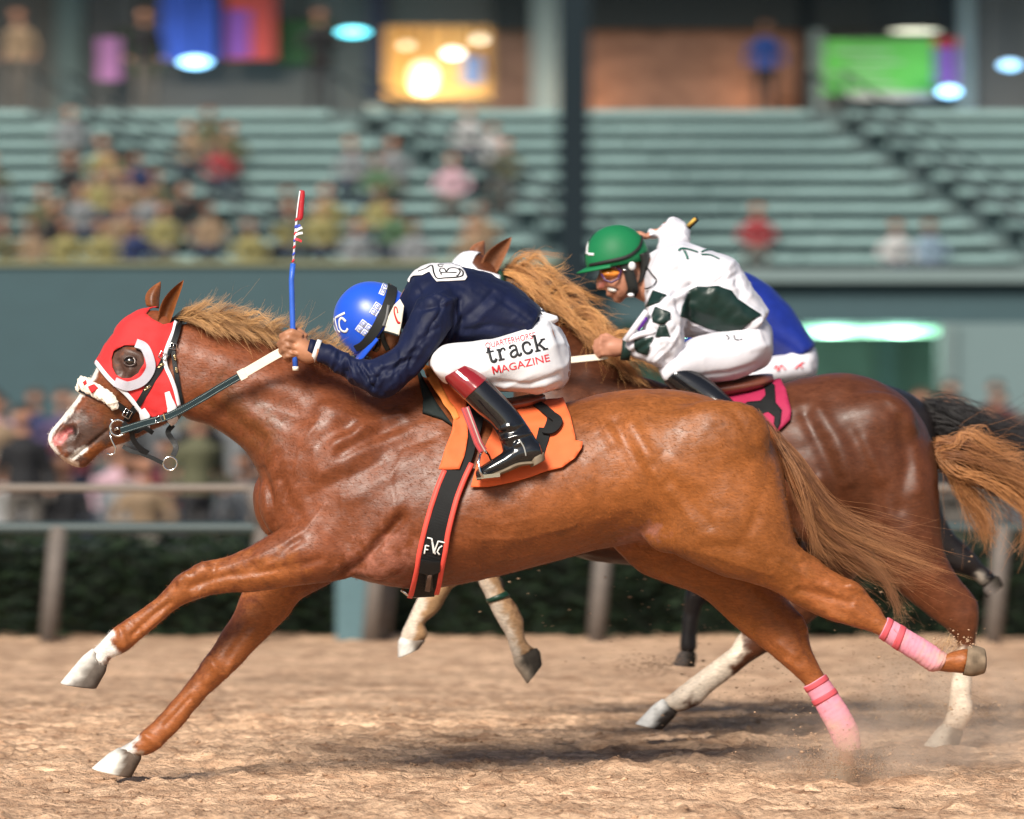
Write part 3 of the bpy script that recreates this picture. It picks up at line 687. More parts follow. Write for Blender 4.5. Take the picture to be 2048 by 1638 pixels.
# bit ring, shank and the loose straps under the jaw
def ring(px, py, r, Y, parent, name='bit_ring', rad=.0035, sq=1.0):
    pp = [W(px+math.cos(t)*r, py+math.sin(t)*r*sq, Y) for t in np.linspace(0, 2*math.pi, 25)]
    return MB().add(*tube(pp, rad, 8, cap=False)).build(name, M_steel, parent)
ring(236, 856, 16, -.082, bridle); ring(236, 856, 16, .082, bridle)
bb = MB(); bb.add(*tube([W(221,838,-.082), W(226,842,-.082), W(238,838,-.082)], .0035, 8)); bb.add(*tube([W(219,863,-.078), W(223,880,-.08), W(231,896,-.08), W(230,906,-.08), W(222,910,-.08), W(214,907,-.08)], .003, 8))
bb.add(*tube([W(236,856,-.082), W(222,862,0), W(236,856,.082)], .005, 8)); bb.build('bit_mouthpiece', M_steel, bridle)
fs = lambda pts, w, nm='hanging_strap', m=None: mobj(nm, *free_strap(pts, w, .004), m or M_leather, bridle, smooth=False)
lv = lambda *a: tuple(W(*a))
fs([lv(246,845,-.085), lv(262,862,-.08), lv(267,880,-.07), lv(280,896,-.06), lv(296,906,-.05)], .017)
fs([lv(246,893,-.04), lv(262,902,-.045), lv(280,906,-.05), lv(305,916,-.05), lv(325,926,-.05)], .014)
fs([lv(346,850,-.03), lv(336,864,-.035), lv(345,880,-.04), lv(352,895,-.045), lv(346,912,-.05)], .018)
fs([lv(262,862,-.075), lv(275,862,-.07), lv(288,856,-.065), lv(306,866,-.06)], .015)
ring(340, 927, 14, -.05, bridle, 'martingale_ring', .003, .95)
# rein, both sides
rein = thing('rein', 'dark rein with white rubber grip from the bit to the leading jockey\'s hand', 'rein', W(420, 790, -.15))
REIN = [(242,861,-.09),(290,846,-.11),(340,831,-.125),(400,799,-.14),(440,775,-.155),(482,751,-.17)]
GRIP = [(479,752,-.172),(520,728,-.185),(555,708,-.195),(592,690,-.20)]
for s in (1, -1):
    mobj('rein_leather', *free_strap([lv(x, y, Y*s) for x, y, Y in REIN], .024, .005, Vector((0,-s,0))), M_leather2, rein, smooth=False)
    mobj('rubber_grip', *free_strap([lv(x, y, Y*s) for x, y, Y in GRIP], .029, .008, Vector((0,-s,0))), M_rubber, rein, smooth=False)
mobj('grip_collar', *free_strap([lv(479,752,-.174), lv(492,745,-.177)], .034, .011), M_rubber, rein, smooth=False)
st = MB()
for dz in (-.0085, .0085):
    for i in range(90):
        t = i/90; q = np.array(catmull([lv(*p) for p in REIN], 6)); k = t*(len(q)-1); a = q[int(k)]*(1-k % 1)+q[min(int(k)+1, len(q)-1)]*(k % 1)
        st.add(*box(a[0]-.0014, a[0]+.0014, a[1]-.0062, a[1]-.005, a[2]+dz-.0006, a[2]+dz+.0006))
st.build('stitching', mat('thread', (.35,.42,.42)), rein, smooth=False)['kind'] = 'stuff'
mobj('buckle', *tube([lv(311,836,-.128), lv(312,846,-.128), lv(323,843,-.128), lv(321,831,-.128), lv(311,836,-.128)], .0017, 6), M_steel, rein)
mobj('keeper', *free_strap([lv(330,839,-.126), lv(327,828,-.126)], .004, .006), M_brass, rein, smooth=False)
# ------------------------------------------------------------------ saddle cloth, girth, saddle
M_orange = mat('orange_cloth', srgb(224,100,50), rough=.75, var=.05, scale=30, bump=.25, bscale=500, sheen=.05, crease=.9, cscale=9)
M_orange2 = mat('amber_pad', srgb(206,120,52), rough=.7, var=.06)
M_black = mat('black_webbing', (.007,.0075,.008), rough=.7, spec=.25, var=.2, bump=.3, bscale=700)
M_pad = mat('black_foam', (.012,.018,.018), rough=.75, spec=.2)
M_coral = mat('coral_binding', srgb(224,78,66), rough=.6)
saddle = thing('saddle', 'orange number cloth and small black race saddle with girth on leading chestnut horse', 'saddle', W(960, 850, -.2))
mobj('pad', *patch(BV1, [(832,742),(848,770),(875,815),(906,856),(884,842),(845,829),(846,800)], step=6, lift=.004, thick=.012), M_pad, saddle)
CL_B = [(1015,806),(1060,803),(1100,802),(1128,806),(1143,840),(1152,878),(1152,886),(1167,888),(1165,900),(1150,920),(1125,938),(1087,948),(1060,958),(1024,968),(975,977),(942,977),(950,950),(958,920),(970,900),(985,870),(990,835),(992,810)]
CL_F = [(842,740),(858,745),(890,765),(925,800),(934,840),(937,886),(930,920),(921,946),(881,946),(893,905),(905,870),(906,848),(878,810),(852,765)]
mobj('number_cloth', *patch(BV1, CL_B, step=6, lift=.012, thick=.005, ripple=.006), M_orange, saddle)
mobj('number_cloth', *mirrorY(patch(BV1, CL_B, step=9, lift=.012, thick=.005), 0), M_orange, saddle)
mobj('cloth_front', *patch(BV1, CL_F, step=5, lift=.022, thick=.006, ripple=.016), M_orange, saddle)
mobj('cloth_front', *mirrorY(patch(BV1, CL_F, step=9, lift=.022, thick=.006), 0), M_orange, saddle)
mobj('amber_strip', *patch(BV1, [(836,748),(852,748),(885,800),(918,848),(908,856),(880,815),(850,775)], step=5, lift=.034, thick=.005), M_orange2, saddle)
G_C = [(945,800),(946,850),(935,890),(918,940),(893,1000),(876,1060),(862,1120),(852,1160),(846,1178)]
g = mobj('girth', *strap(BV1, G_C, [38,40,42,44,46,46,46,46,46], .007, .020, smooth=6), M_black, saddle, smooth=False)
mobj('girth', *mirrorY(strap(BV1, G_C, 44, .007, .010, smooth=6), 0), M_black, saddle, smooth=False)
for off, sgn in ((-28, 1), (28, 1)):
    E = [(x+off*.92+(0 if off < 0 else 0), y-off*.22) for x, y in G_C[3:]]
    mobj('girth_binding', *strap(BV1, E, 10, .011, .019, smooth=6), M_coral, saddle)
BVG = bvh_of(g)
mobj('leather_tab', *patch(BVG, [(842,1117),(880,1122),(881,1142),(866,1147),(866,1178),(850,1177),(852,1146),(838,1142)], step=4, lift=.003, thick=.004), M_leather, saddle, smooth=False)
mobj('leather_tab', *patch(BVG, [(856,1146),(864,1146),(860,1178),(850,1176)], step=4, lift=.008, thick=.003), mat('brown_leather', (.10,.06,.045), rough=.45), saddle, smooth=False)
M_thread = mat('white_embroidery', (.75,.75,.72), rough=.6)
logo = MB()
for pl in ([(855,1075),(864,1077),(868,1106)], [(868,1106),(877,1082),(890,1085)], [(852,1090),(849,1107)], [(852,1090),(859,1092)], [(851,1098),(857,1099)], [(885,1091),(879,1095),(875,1103),(880,1109)], [(864,1077),(871,1108)]):
    logo.add(*strap(BVG, pl, 3.0, .0015, .003, step=2, smooth=0, curve=False))
logo.build('embroidered_brand', M_thread, saddle)
bk = MB(); bk.add(*tube([W(803,1179,-.05), W(815,1189,-.05), W(832,1193,-.04)], .006, 8)); bk.add(*tube([W(846,1184,-.06), W(868,1183,-.06)], .004, 8)); bk.build('girth_buckle', M_steel, saddle)
# flap and seat of the saddle: a small shell on the withers
seat = [(905,770,915,800,0,.05),(925,775,935,812,0,.10),(965,792,972,822,0,.125),(1010,796,1016,824,0,.13),(1050,790,1054,818,0,.125),(1078,786,1082,808,0,.10),(1090,790,1092,802,0,.05)]
mobj('seat', *loft(seat, 0, n=28, sub=6), mat('brown_saddle', (.16,.05,.03), rough=.3, spec=.6), saddle)
mobj('billet', *strap(BV1, [(1015,815),(1045,812),(1075,808)], 14, .006, .022), mat('maroon_webbing', srgb(150,40,50), rough=.6), saddle, smooth=False)
mobj('surcingle', *strap(BV1, [(1028,822),(1050,815),(1075,822),(1095,835),(1106,848),(1098,870)], 20, .006, .024), M_black, saddle, smooth=False)
mobj('surcingle', *strap(BV1, [(1106,848),(1118,856),(1106,872),(1090,872)], 20, .006, .032), M_black, saddle, smooth=False)
mobj('surcingle', *strap(BV1, [(1092,866),(1085,890),(1078,912)], 26, .006, .020), M_black, saddle, smooth=False)
# ================================================================== the leading jockey
M_skin = mat('skin', (1,1,1), rough=.5, spec=.4, var=.06, scale=40, bump=.08, bscale=300, attr='coat')
M_navy = mat('navy_silk', (.0045,.0078,.032), rough=.6, spec=.22, var=.25, scale=14, bump=.15, bscale=120, sheen=.03, crease=.25, cscale=13)
M_white = mat('white_breeches', (.70,.70,.73), rough=.55, spec=.3, var=.04, scale=14, bump=.06, bscale=160, crease=.3, cscale=9)
M_boot = mat('black_boot', (.008,.008,.009), rough=.14, spec=.6, var=.1, coat=.4)
M_boot_red = mat('oxblood_boot_top', (.22,.012,.016), rough=.12, spec=.6, var=.1, coat=.5)
M_sole = mat('boot_sole', (.16,.12,.08), rough=.7, var=.3)
M_blue = mat('blue_cap_silk', srgb(30,80,196), rough=.33, spec=.45, var=.08, scale=8, sheen=.2, bump=.08, bscale=30)
M_elastic = mat('black_elastic', (.016,.017,.016), rough=.6, spec=.3)
M_lens = mat('dark_lens', (.01,.01,.012), rough=.06, spec=.8)
SKIN1 = np.array([.36,.16,.085])
J1 = thing('person', 'crouching jockey in navy silks and blue cap, white breeches, holding a whip', 'person', W(960, 800, 0))
def limb_pair(secs, n=24, sub=5, shift=(0, 0), Ym=0.0):
    s2 = [(a+shift[0], b+shift[1], c+shift[0], d+shift[1], *r) for a, b, c, d, *r in secs]
    return [loft(secs, Ym, n, sub), loft(s2, Ym, n, sub, flipY=True)]
def slim(secs, g): return [lerp_sec(s, s, 0, -g) for s in secs]
J_TORSO = [(812,572,790,612,0,.05),(828,546,800,640,0,.12),(850,532,815,672,0,.165),(890,528,850,700,0,.185),(931,535,888,708,0,.185),(978,547,932,708,0,.18),(1024,568,982,704,0,.17),(1063,597,1026,696,0,.165),(1084,618,1046,690,0,.16)]
J_SLEEVE = [(880,560,850,575,-.10,.06),(903,582,832,600,-.155,.075),(909,614,818,636,-.19,.075),(900,655,803,668,-.205,.072),(874,698,792,690,-.215,.067),(841,739,771,708,-.22,.063),(806,775,747,717,-.225,.060),(768,796,724,719,-.225,.058),(731,784,704,711,-.22,.055),(701,764,682,699,-.21,.050),(668,744,661,689,-.205,.045),(641,727,644,684,-.20,.040),(632,722,636,682,-.20,.036)]
J_THIGH = [(1100,640,1135,760,-0.080,.09),(1060,652,1095,788,-0.116,.11),(1010,670,1032,785,-0.151,.104),(960,681,982,777,-0.187,.093),(915,685,936,768,-0.213,.08),(885,691,905,768,-0.229,.07),(866,710,885,764,-0.239,.06),(860,729,872,752,-0.245,.045)]
J_PELVIS = [(1075,612,1035,705,0,.15),(1105,640,1080,770,0,.165),(1128,670,1115,784,0,.15),(1141,705,1135,770,0,.10),(1142,722,1140,750,0,.05)]
J_BOOT = [(886,755,936,727,-0.250,.054),(907,777,955,742,-0.261,.058),(929,799,974,757,-0.272,.058),(955,826,1000,783,-0.283,.055),(983,852,1028,813,-0.294,.050),(997,874,1052,845,-0.303,.045),(1003,893,1072,878,-0.311,.042),(1006,908,1080,898,-0.320,.038)]
J_FOOT = [(1078,884,1088,916,-0.320,.026),(1062,878,1070,925,-0.320,.036),(1030,888,1042,930,-0.322,.038),(1005,904,1020,940,-0.325,.041),(980,921,990,950,-0.327,.041),(958,935,964,958,-0.327,.034),(950,944,953,957,-0.327,.018)]
# --- skin: one body under the clothes
head1 = [(735,610,740,650,0,.06),(760,600,725,690,0,.072),(790,615,735,712,0,.07),(802,640,752,716,0,.06),(803,668,775,708,0,.045),(800,680,785,700,0,.03)]
neck1 = [(800,600,778,650,0,.05),(830,580,800,650,0,.055),(850,575,830,660,0,.06)]
def hand_shapes(Ym, Ysign):
    """fist closed on the whip: palm, four curled fingers, thumb"""
    Y = -.20*Ysign; sh = []
    sh.append(loft([(640,694,636,722,Y,.026),(622,684,616,728,Y,.030),(604,672,598,722,Y,.032),(588,666,584,716,Y,.028),(578,672,576,706,Y,.018)], Ym, 20, 4))
    for k, (a, b, c, d) in enumerate([((604,672),(583,664),(564,672),(568,684)), ((600,684),(576,677),(560,688),(567,698)), ((600,698),(576,692),(563,702),(571,711)), ((602,711),(582,707),(571,714),(580,722))]):
        r = [.0125,.0132,.0128,.0112][k]; yo = -.020*Ysign
        sh.append(tube([W(*a, Ym+Y+yo*.6), W(*b, Ym+Y+yo*1.25), W((b[0]+c[0])/2, (b[1]+c[1])/2+0, Ym+Y+yo*1.1), W(*c, Ym+Y+yo*.2), W(*d, Ym+Y-yo*.8)], [r*.95, r*1.08, r, r*.95, r*.8], 12))
    sh.append(tube([W(612,676,Ym+Y+.004*Ysign), W(596,662,Ym+Y+.012*Ysign), W(582,664,Ym+Y+.022*Ysign), W(574,672,Ym+Y+.03*Ysign)], [.013,.014,.0125,.009], 12))
    return sh
sk = [loft(head1), loft(neck1), loft(slim(J_TORSO, .12), 0, 20, 3), loft(slim(J_PELVIS, .12), 0, 20, 3)]
sk += limb_pair(slim(J_SLEEVE, .52)[:-2]+J_SLEEVE[-1:], 16, 3)+limb_pair(slim(J_THIGH, .15), 16, 3)+limb_pair(slim(J_BOOT, .15), 16, 3)+limb_pair(slim(J_FOOT, .15), 12, 3)
sk += hand_shapes(0, 1)+hand_shapes(0, -1)
nosept = (757,711); sk += [ball(W(752,713,0), (.016,.016,.016), 12, 8), ball(W(757,708,0), (.02,.017,.017), 12, 8)]
b1 = remesh(sk, .0045, 2); vv = mverts(b1); pxx = to_px(vv)
cc = np.tile(SKIN1, (len(vv), 1)); cc = paint(cc, pxx, vv, 0, [((.42,.15,.09), [(752,713)], 9, 6), (SKIN1*.75, [(575,690)], 20, 14), (SKIN1*1.15, [(600,700)], 14, 10)]); vcolor(b1, cc)
sculpt(b1, [([(590,688),(570,682)], 2.5, -.004), ([(592,702),(570,697)], 2.5, -.004), ([(594,714),(576,709)], 2.5, -.004)], 0)
wrap('body', b1, M_skin, J1)
# --- jacket
jk = remesh([loft(J_TORSO, 0, 32)]+limb_pair(J_SLEEVE, 24), .0055, 6)
_v = mverts(jk); _p = to_px(_v); lap(jk, np.clip((60-seg_dist(_p, [(880,570),(900,640)]))/40, 0, 1), 25)
rs = random.Random(5); folds = []
for i in range(34):      # gathered sleeve
    t = rs.random(); cx, cy = np.array(catmull([(880,620),(850,680),(800,730),(745,755),(690,730),(650,706)], 8))[int(t*39)]
    a = R(rs.uniform(20, 80)+(40 if cx < 760 else 0)); L = rs.uniform(12, 30); dx, dy = math.cos(a)*L, -math.sin(a)*L
    folds.append(([(cx-dx+rs.uniform(-10, 10), cy-dy+rs.uniform(-10, 10)), (cx, cy), (cx+dx, cy+dy)], rs.uniform(3, 6), rs.choice([-1, -1, 1])*rs.uniform(.003, .006), -1))
folds += [([(735,730),(760,765),(772,790)], 5, -.007, -1), ([(760,722),(775,760),(785,775)], 5, .005, -1), ([(720,725),(735,760),(745,778)], 4, -.006, -1), ([(790,700),(800,740),(806,760)], 5, -.005, -1), ([(700,716),(712,750)], 4, -.005, -1),
 ([(905,600),(911,630),(900,660),(870,705),(830,750)], 7, .010, -1), ([(920,600),(922,640),(905,680)], 7, -.010, -1), ([(870,590),(890,596),(903,606)], 5, .006, -1), ([(835,600),(862,600)], 8, .006, -1), ([(840,620),(880,612)], 6, -.008, -1),
 ([(930,660),(985,650),(1045,660)], 6, -.006, -1), ([(925,640),(960,610),(985,585)], 6, -.005, -1), ([(940,660),(970,625),(1000,600)], 7, .005, -1), ([(905,655),(925,670),(1000,668)], 8, .006, -1), ([(1000,600),(1040,625),(1070,650)], 6, -.004, -1), ([(820,560),(835,575),(845,600)], 4, -.005, -1), ([(880,560),(930,575)], 7, -.004, -1), ([(960,560),(1000,585)], 8, .004, -1)]
sculpt(jk, folds); vv = mverts(jk); nn = mnorms(jk); mset(jk, vv+nn*(fnoise(vv, 18, 2)*.003+fnoise(vv, 45, 3)*.0012)[:, None])
_p = to_px(mverts(jk)); _m = np.clip((75-seg_dist(_p, [(870,640),(800,730),(740,755),(650,706)]))/30, 0, 1)
wrinkle(jk, .008, 24, 55, .4, 1, _m); wrinkle(jk, .002, 60, 75, .5, 4, _m); wrinkle(jk, .006, 22, 35, .3, 7, 1-_m); wrinkle(jk, .002, 46, 50, .35, 9, 1-_m)
jacket = wrap('jacket', jk, M_navy, J1); BVJ = bvh_of(jacket)
hem = MB()
for s in (1, -1):
    hem.add(*tube([W(1086,622,-.03*s), W(1075,640,-.12*s), W(1050,668,-.165*s), W(1038,684,-.17*s)], .006, 8))
hem.build('hem', M_navy, jacket)
# --- breeches
br = remesh([loft(J_PELVIS, 0, 28)]+limb_pair(J_THIGH, 28), .006, 10)
_v = mverts(br); _p = to_px(_v); lap(br, np.clip((90-seg_dist(_p, [(1060,690),(1110,730)]))/50, 0, 1), 30)
sculpt(br, [([(990,772),(1060,778),(1120,760)], 5, .006, -1), ([(1000,764),(1060,768),(1115,748)], 4, -.005, -1), ([(1020,782),(1080,784)], 4, -.005, -1), ([(905,700),(930,705),(945,722)], 4, -.005, -1), ([(918,692),(940,700),(950,716)], 4, .004, -1), ([(875,720),(895,740)], 6, -.004, -1), ([(1050,672),(1085,640)], 5, -.005, -1), ([(1060,676),(1100,640)], 5, .005, -1), ([(1100,650),(1128,690)], 6, -.003, -1)])
vv = mverts(br); nn = mnorms(br); mset(br, vv+nn*(fnoise(vv, 16, 6)*.0025)[:, None])
wrinkle(br, .008, 18, 18, .3, 11); wrinkle(br, .0035, 40, -10, .3, 13, np.clip((60-seg_dist(to_px(mverts(br)), [(990,775),(1120,770),(1135,700)]))/40, 0, 1))
breeches = wrap('breeches', br, M_white, J1); BVB = bvh_of(breeches)
mobj('waist_tail', *loft([(1080,622,1095,640,-.05,.03),(1095,626,1104,648,-.05,.03),(1108,630,1116,642,-.05,.022),(1114,632,1117,638,-.05,.01)], 0), M_white, breeches)
# --- boots
for s in (1, -1):
    bt = remesh([loft(J_BOOT, 0, 24, flipY=(s < 0)), loft(J_FOOT, 0, 20, flipY=(s < 0))], .0045, 5)
    if s > 0:
        sculpt(bt, [([(1002,868),(1030,862),(1052,850)], 5, -.006, -1), ([(1000,880),(1025,874),(1060,866)], 4, .005, -1), ([(1005,890),(1020,896),(1030,880)], 4, -.005, -1), ([(1012,872),(1030,890),(1045,884)], 5, .004, -1), ([(1000,858),(1020,852)], 4, .004, -1)])
    bo = wrap('boot', bt, M_boot, J1)
    cuff = mobj('boot_top', *loft([lerp_sec(J_BOOT[0], J_BOOT[1], 0, .05), lerp_sec(J_BOOT[0], J_BOOT[1], .5, .05), lerp_sec(J_BOOT[1], J_BOOT[1], 0, .05), lerp_sec(J_BOOT[1], J_BOOT[2], .6, .04), lerp_sec(J_BOOT[2], J_BOOT[2], 0, .035)], 0, 32, 4, flipY=(s < 0)), M_boot_red, bo)
    so = MB(); so.add(*loft([(1064,921,1068,930,-.32,.034),(1030,924,1042,933,-.322,.036),(1005,936,1016,944,-.325,.04),(975,949,980,957,-.327,.04),(952,955,954,961,-.327,.022)], 0, flipY=(s < 0)))
    so.add(*loft([(1088,904,1058,920,-.32,.030),(1090,914,1060,930,-.32,.031),(1090,920,1062,935,-.32,.031)], 0, flipY=(s < 0), sub=2))
    so.build('sole', M_sole, bo)
    if s > 0: mobj('seam', *strap(bvh_of(bo), [(1040,882),(1048,895),(1052,912)], 2.5, .0015, .0005), mat('boot_thread', (.3,.3,.28)), bo)
# --- stirrups
for s in (1, -1):
    stp = thing('stirrup', 'steel stirrup on striped red leather holding the leading jockey\'s near boot' if s > 0 else 'steel stirrup on the far side of the leading chestnut horse', 'stirrup', W(960, 940, -.327*s))
    Y = lambda y: y*s
    sl = [W(930,815,Y(-.372)), W(945,855,Y(-.375)), W(956,885,Y(-.375)), W(966,902,Y(-.372))] if s > 0 else [W(930,815,.372), W(945,855,.375), W(956,885,.375), W(966,902,.372)]
    mobj('stirrup_leather', *ribbon(sl, [Vector((0,-s,0))]*4, 17/S, .004), mat('striped_leather', srgb(150,60,66), rough=.5), stp, smooth=False)
    for dx in (-4, 4): mobj('stripe', *ribbon([p+Vector((dx/S, -.0045*s, 0)) for p in sl], [Vector((0,-s,0))]*4, 2.5/S, .0012), mat('stripe_red', srgb(215,60,60)) if dx < 0 else mat('stripe_grey', srgb(170,160,150)), stp, smooth=False)
    ir = MB(); ir.add(*tube([W(966,898,Y(-.327)), W(960,910,Y(-.355)), W(957,925,Y(-.373)), W(960,943,Y(-.372)), W(966,955,Y(-.373))], .0045, 8)); ir.add(*tube([W(966,898,Y(-.327)), W(976,908,Y(-.30)), W(982,920,Y(-.283)), W(984,940,Y(-.281)), W(984,952,Y(-.285))], .0045, 8))
    ir.build('iron', M_steel, stp)
    mobj('tread', *thicken([W(962,950,Y(-.375)), W(1000,946,Y(-.375)), W(1004,953,Y(-.281)), W(966,957,Y(-.281))], [Vector((0,0,-1))]*4, [(0,1,2,3)], .012), M_steel, stp, smooth=False)
# --- helmet: dome on a tilted frame
def frame(cx, cy, ex, ey, Y):
    """origin at a traced point; forward axis runs towards (ex,ey)"""
    o = W(cx, cy, Y); f = (W(ex, ey, Y)-o).normalized(); y = Vector((0,1,0)); u = f.cross(y).normalized()
    if u.z < 0: u = -u
    return o, f, y, u
o, f, yy, u = frame(752, 646, 700, 708, 0.0)
L3 = lambda a, b, c: o+f*a+yy*b+u*c
def dome(ra, rb, rc, c0, nu=40, nv=18, fr=0.0):
    V = []; F = []
    for i in range(nv+1):
        ph = (math.pi/2)*(1-i/nv)*1.0
        for j in range(nu):
            t = 2*math.pi*j/nu; cp = math.cos(ph)**.92
            V.append(L3(ra*cp*math.cos(t), rb*cp*math.sin(t), c0+rc*math.sin(ph)))
    for i in range(nv):
        for j in range(nu):
            j2 = (j+1) % nu; F.append((i*nu+j, i*nu+j2, (i+1)*nu+j2, (i+1)*nu+j))
    return V, F
hm = MB(); hm.add(*dome(.128, .105, .150, -.008)); base = dome(.128, .105, .15, -.008)
V, F = base; lower = [(L3(.128*math.cos(2*math.pi*j/40)*.97, .105*math.sin(2*math.pi*j/40)*.97, -.034)) for j in range(40)]
n0 = len(hm.v); hm.v += lower
for j in range(40): hm.f.append((n0-40+j, n0-40+(j+1) % 40, n0+(j+1) % 40, n0+j))
hm.f.append(tuple(n0+j for j in range(40))[::-1])
me = bpy.data.meshes.new('helmet'); me.from_pydata([tuple(p) for p in hm.v], [], hm.f); bm = bmesh.new(); bm.from_mesh(me); bmesh.ops.recalc_face_normals(bm, faces=bm.faces); bm.to_mesh(me); bm.free()
helmet = wrap('helmet', me, M_blue, J1); BVH1 = bvh_of(helmet)
brim = []; nb = 14
Vb = []; Fb = []
for i in range(nb+1):
    t = R(-75+150*i/nb)
    for r, dz in ((1.0, -.020), (1.42, -.040), (1.42, -.045), (1.0, -.030)):
        k = 1+(r-1)*math.cos(t)
        Vb.append(L3(.126*k*math.cos(t), .103*(1+(r-1)*.15)*math.sin(t), dz))
for i in range(nb):
    for j in range(4): Fb.append((i*4+j, i*4+(j+1) % 4, i*4+4+(j+1) % 4, i*4+4+j))
mobj('brim', Vb, Fb, M_blue, helmet)
M_print = mat('white_print', (.72,.72,.74), rough=.5)
mono = MB()
for pl, w in (([(690,626),(676,633),(671,639),(676,660),(681,664)], 5), ([(692,643),(684,636),(679,642),(680,655),(685,662),(692,663),(696,657)], 5), ([(669,637),(668,650),(672,662)], 4)):
    mono.add(*strap(BVH1, pl, w, .001, .0012, step=2, smooth=1))
mono.build('monogram', M_print, helmet)
def greek(cx, cy, sz, ang, skip=()):
    """square spiral blocks, two by two"""
    out = MB(); ca, sa = math.cos(R(ang)), math.sin(R(ang)); q = sz*.94
    tp = lambda x, y: (cx+x*ca-y*sa, cy+x*sa+y*ca); ink = MB()
    for bx, by in ((0,0),(1,0),(0,1),(1,1)):
        if (bx, by) in skip: continue
        c4 = [tp((bx-1+x)*sz, (by-1+y)*sz) for x, y in ((.05,.05),(.95,.05),(.95,.95),(.05,.95))]
        out.add(*patch(BVH1, c4, step=4, lift=.0012, thick=.0008, smooth=0))
        pl = [tp((bx-1+x)*sz, (by-1+y)*sz) for x, y in ((.24,.95),(.24,.24),(.76,.24),(.76,.70),(.46,.70),(.46,.48))]
        for p_, q_ in zip(pl[:-1], pl[1:]): ink.add(*strap(BVH1, [p_, q_], sz*.11, .0006, .0022, step=3, smooth=0, curve=False))
    blk = out.build('greek_key_block', M_print, helmet); ink.build('key_line', M_blue, helmet)
    return blk
greek(728, 656, 13.5, 36); greek(756, 621, 13.5, 32); greek(773, 581, 13, 22, skip=((1,0),(1,1)))
# goggles pushed over the cap, strap and chin gear
mobj('elastic_band', *strap(BVH1, [(786,563),(783,585),(776,610),(762,640),(745,668),(728,688),(712,696)], [19,21,22,21,19,17,14], .004, .002), M_elastic, helmet, smooth=False)
gg = MB(); gg.add(*strap(BVH1, [(776,612),(772,636),(766,652)], 6, .002, .0075)); gg.build('printed_strap', mat('grey_print', (.12,.12,.12)), helmet)
gog = loft([(748,672,764,676,0,.075),(750,682,766,684,0,.078),(748,692,764,696,0,.074),(742,700,756,706,0,.06)], 0, 24, 4)
mobj('goggles', *gog, M_lens, J1)
mobj('goggle_glint', *strap(bvh_of(bpy.data.objects['goggles']), [(752,674),(757,678),(762,676)], 2.2, .001, .0005), M_print, bpy.data.objects['goggles'])
mobj('chin_harness', *free_strap([lv(762,650,-.085), lv(764,668,-.088), lv(768,684,-.07), lv(776,700,-.05)], .016, .003), M_elastic, helmet)
# collar with a red initial
P2, F2 = tri_fill([(800,598),(808,612),(804,642),(798,672),(768,663),(777,632),(788,610)], [], 5)
Vc = [W(p[0], p[1], -.105-.0012*(p[0]-768)) for p in P2]; q = F2[0]
if (Vc[q[1]]-Vc[q[0]]).cross(Vc[q[2]]-Vc[q[0]]).y > 0: F2 = [tuple(reversed(f_)) for f_ in F2]
col_o = mobj('collar', *thicken(Vc, [Vector((0,-1,0))]*len(Vc), F2, .004), mat('cream_collar', srgb(214,208,194), rough=.7), J1)
BVC = bvh_of(col_o)
mobj('collar_initial', *strap(BVC, [(796,626),(794,616),(790,614),(789,624),(793,638),(797,645),(801,645)], [2.5,2,2,3,4,5,3], .0012, .001, step=2, smooth=0), M_dred, col_o)
mobj('collar_edge', *strap(BVC, [(768,662),(797,671)], 4, .003, .001), M_elastic, col_o)
# shoulder crest
M_crest = mat('white_crest', (.70,.68,.70), rough=.55)
CREST = [(813,556),(818,548),(836,540),(850,530),(868,526),(880,529),(900,528),(920,533),(930,545),(934,556),(930,562),(905,563),(873,565),(866,556),(859,545),(845,552),(828,553),(823,556),(820,566),(815,562)]
cr = mobj('shoulder_crest', *patch(BVJ, CREST, step=3.5, lift=.0035, thick=.0015, smooth=1), M_crest, jacket)
mk = MB()
for pl, w in (([(838,545),(852,540),(864,534),(868,548),(874,559),(890,558),(920,556),(926,548),(918,540)], 3.2), ([(883,552),(884,548),(912,548)], 2.6), ([(884,549),(879,545),(882,540),(889,541),(893,548)], 2.4), ([(893,547),(898,540),(910,539),(919,544),(916,553),(912,555)], 2.6), ([(876,533),(880,537),(886,535)], 2), ([(876,532),(887,532)], 1.8)):
    mk.add(*strap(BVJ, pl, w, .001, .0055, step=2, smooth=0))
mk.build('crest_lettering', M_elastic, cr)
# wristband, cuff, ring
def cuff(px0, px1, r, m, name, parent, Y=-.20, th=.004, n=24):
    a = W(*px0, Y); b = W(*px1, Y); ax = (b-a).normalized(); s = ax.cross(Vector((0,1,0))).normalized(); V = []; F = []
    for i, (q, rr) in enumerate(((a, r), (b, r), (b, r-th), (a, r-th))):
        for j in range(n):
            t = 2*math.pi*j/n; V.append(q+s*math.cos(t)*rr+Vector((0,1,0))*math.sin(t)*rr*.9)
    for i in range(4):
        for j in range(n): F.append((i*n+j, i*n+(j+1) % n, ((i+1) % 4)*n+(j+1) % n, ((i+1) % 4)*n+j))
    return mobj(name, V, F, m, parent)
cuff((628,700),(637,703),.037, mat('white_wristband', (.7,.7,.7), rough=.4), 'wristband', J1)
cuff((616,698),(629,701),.034, M_navy, 'sleeve_cuff', jacket)
mobj('ring', *tube([W(568+math.cos(t)*3, 691+math.sin(t)*6, -.222+math.sin(t)*.004) for t in np.linspace(0, 6.28, 17)], .0012, 6, cap=False), M_brass, J1)
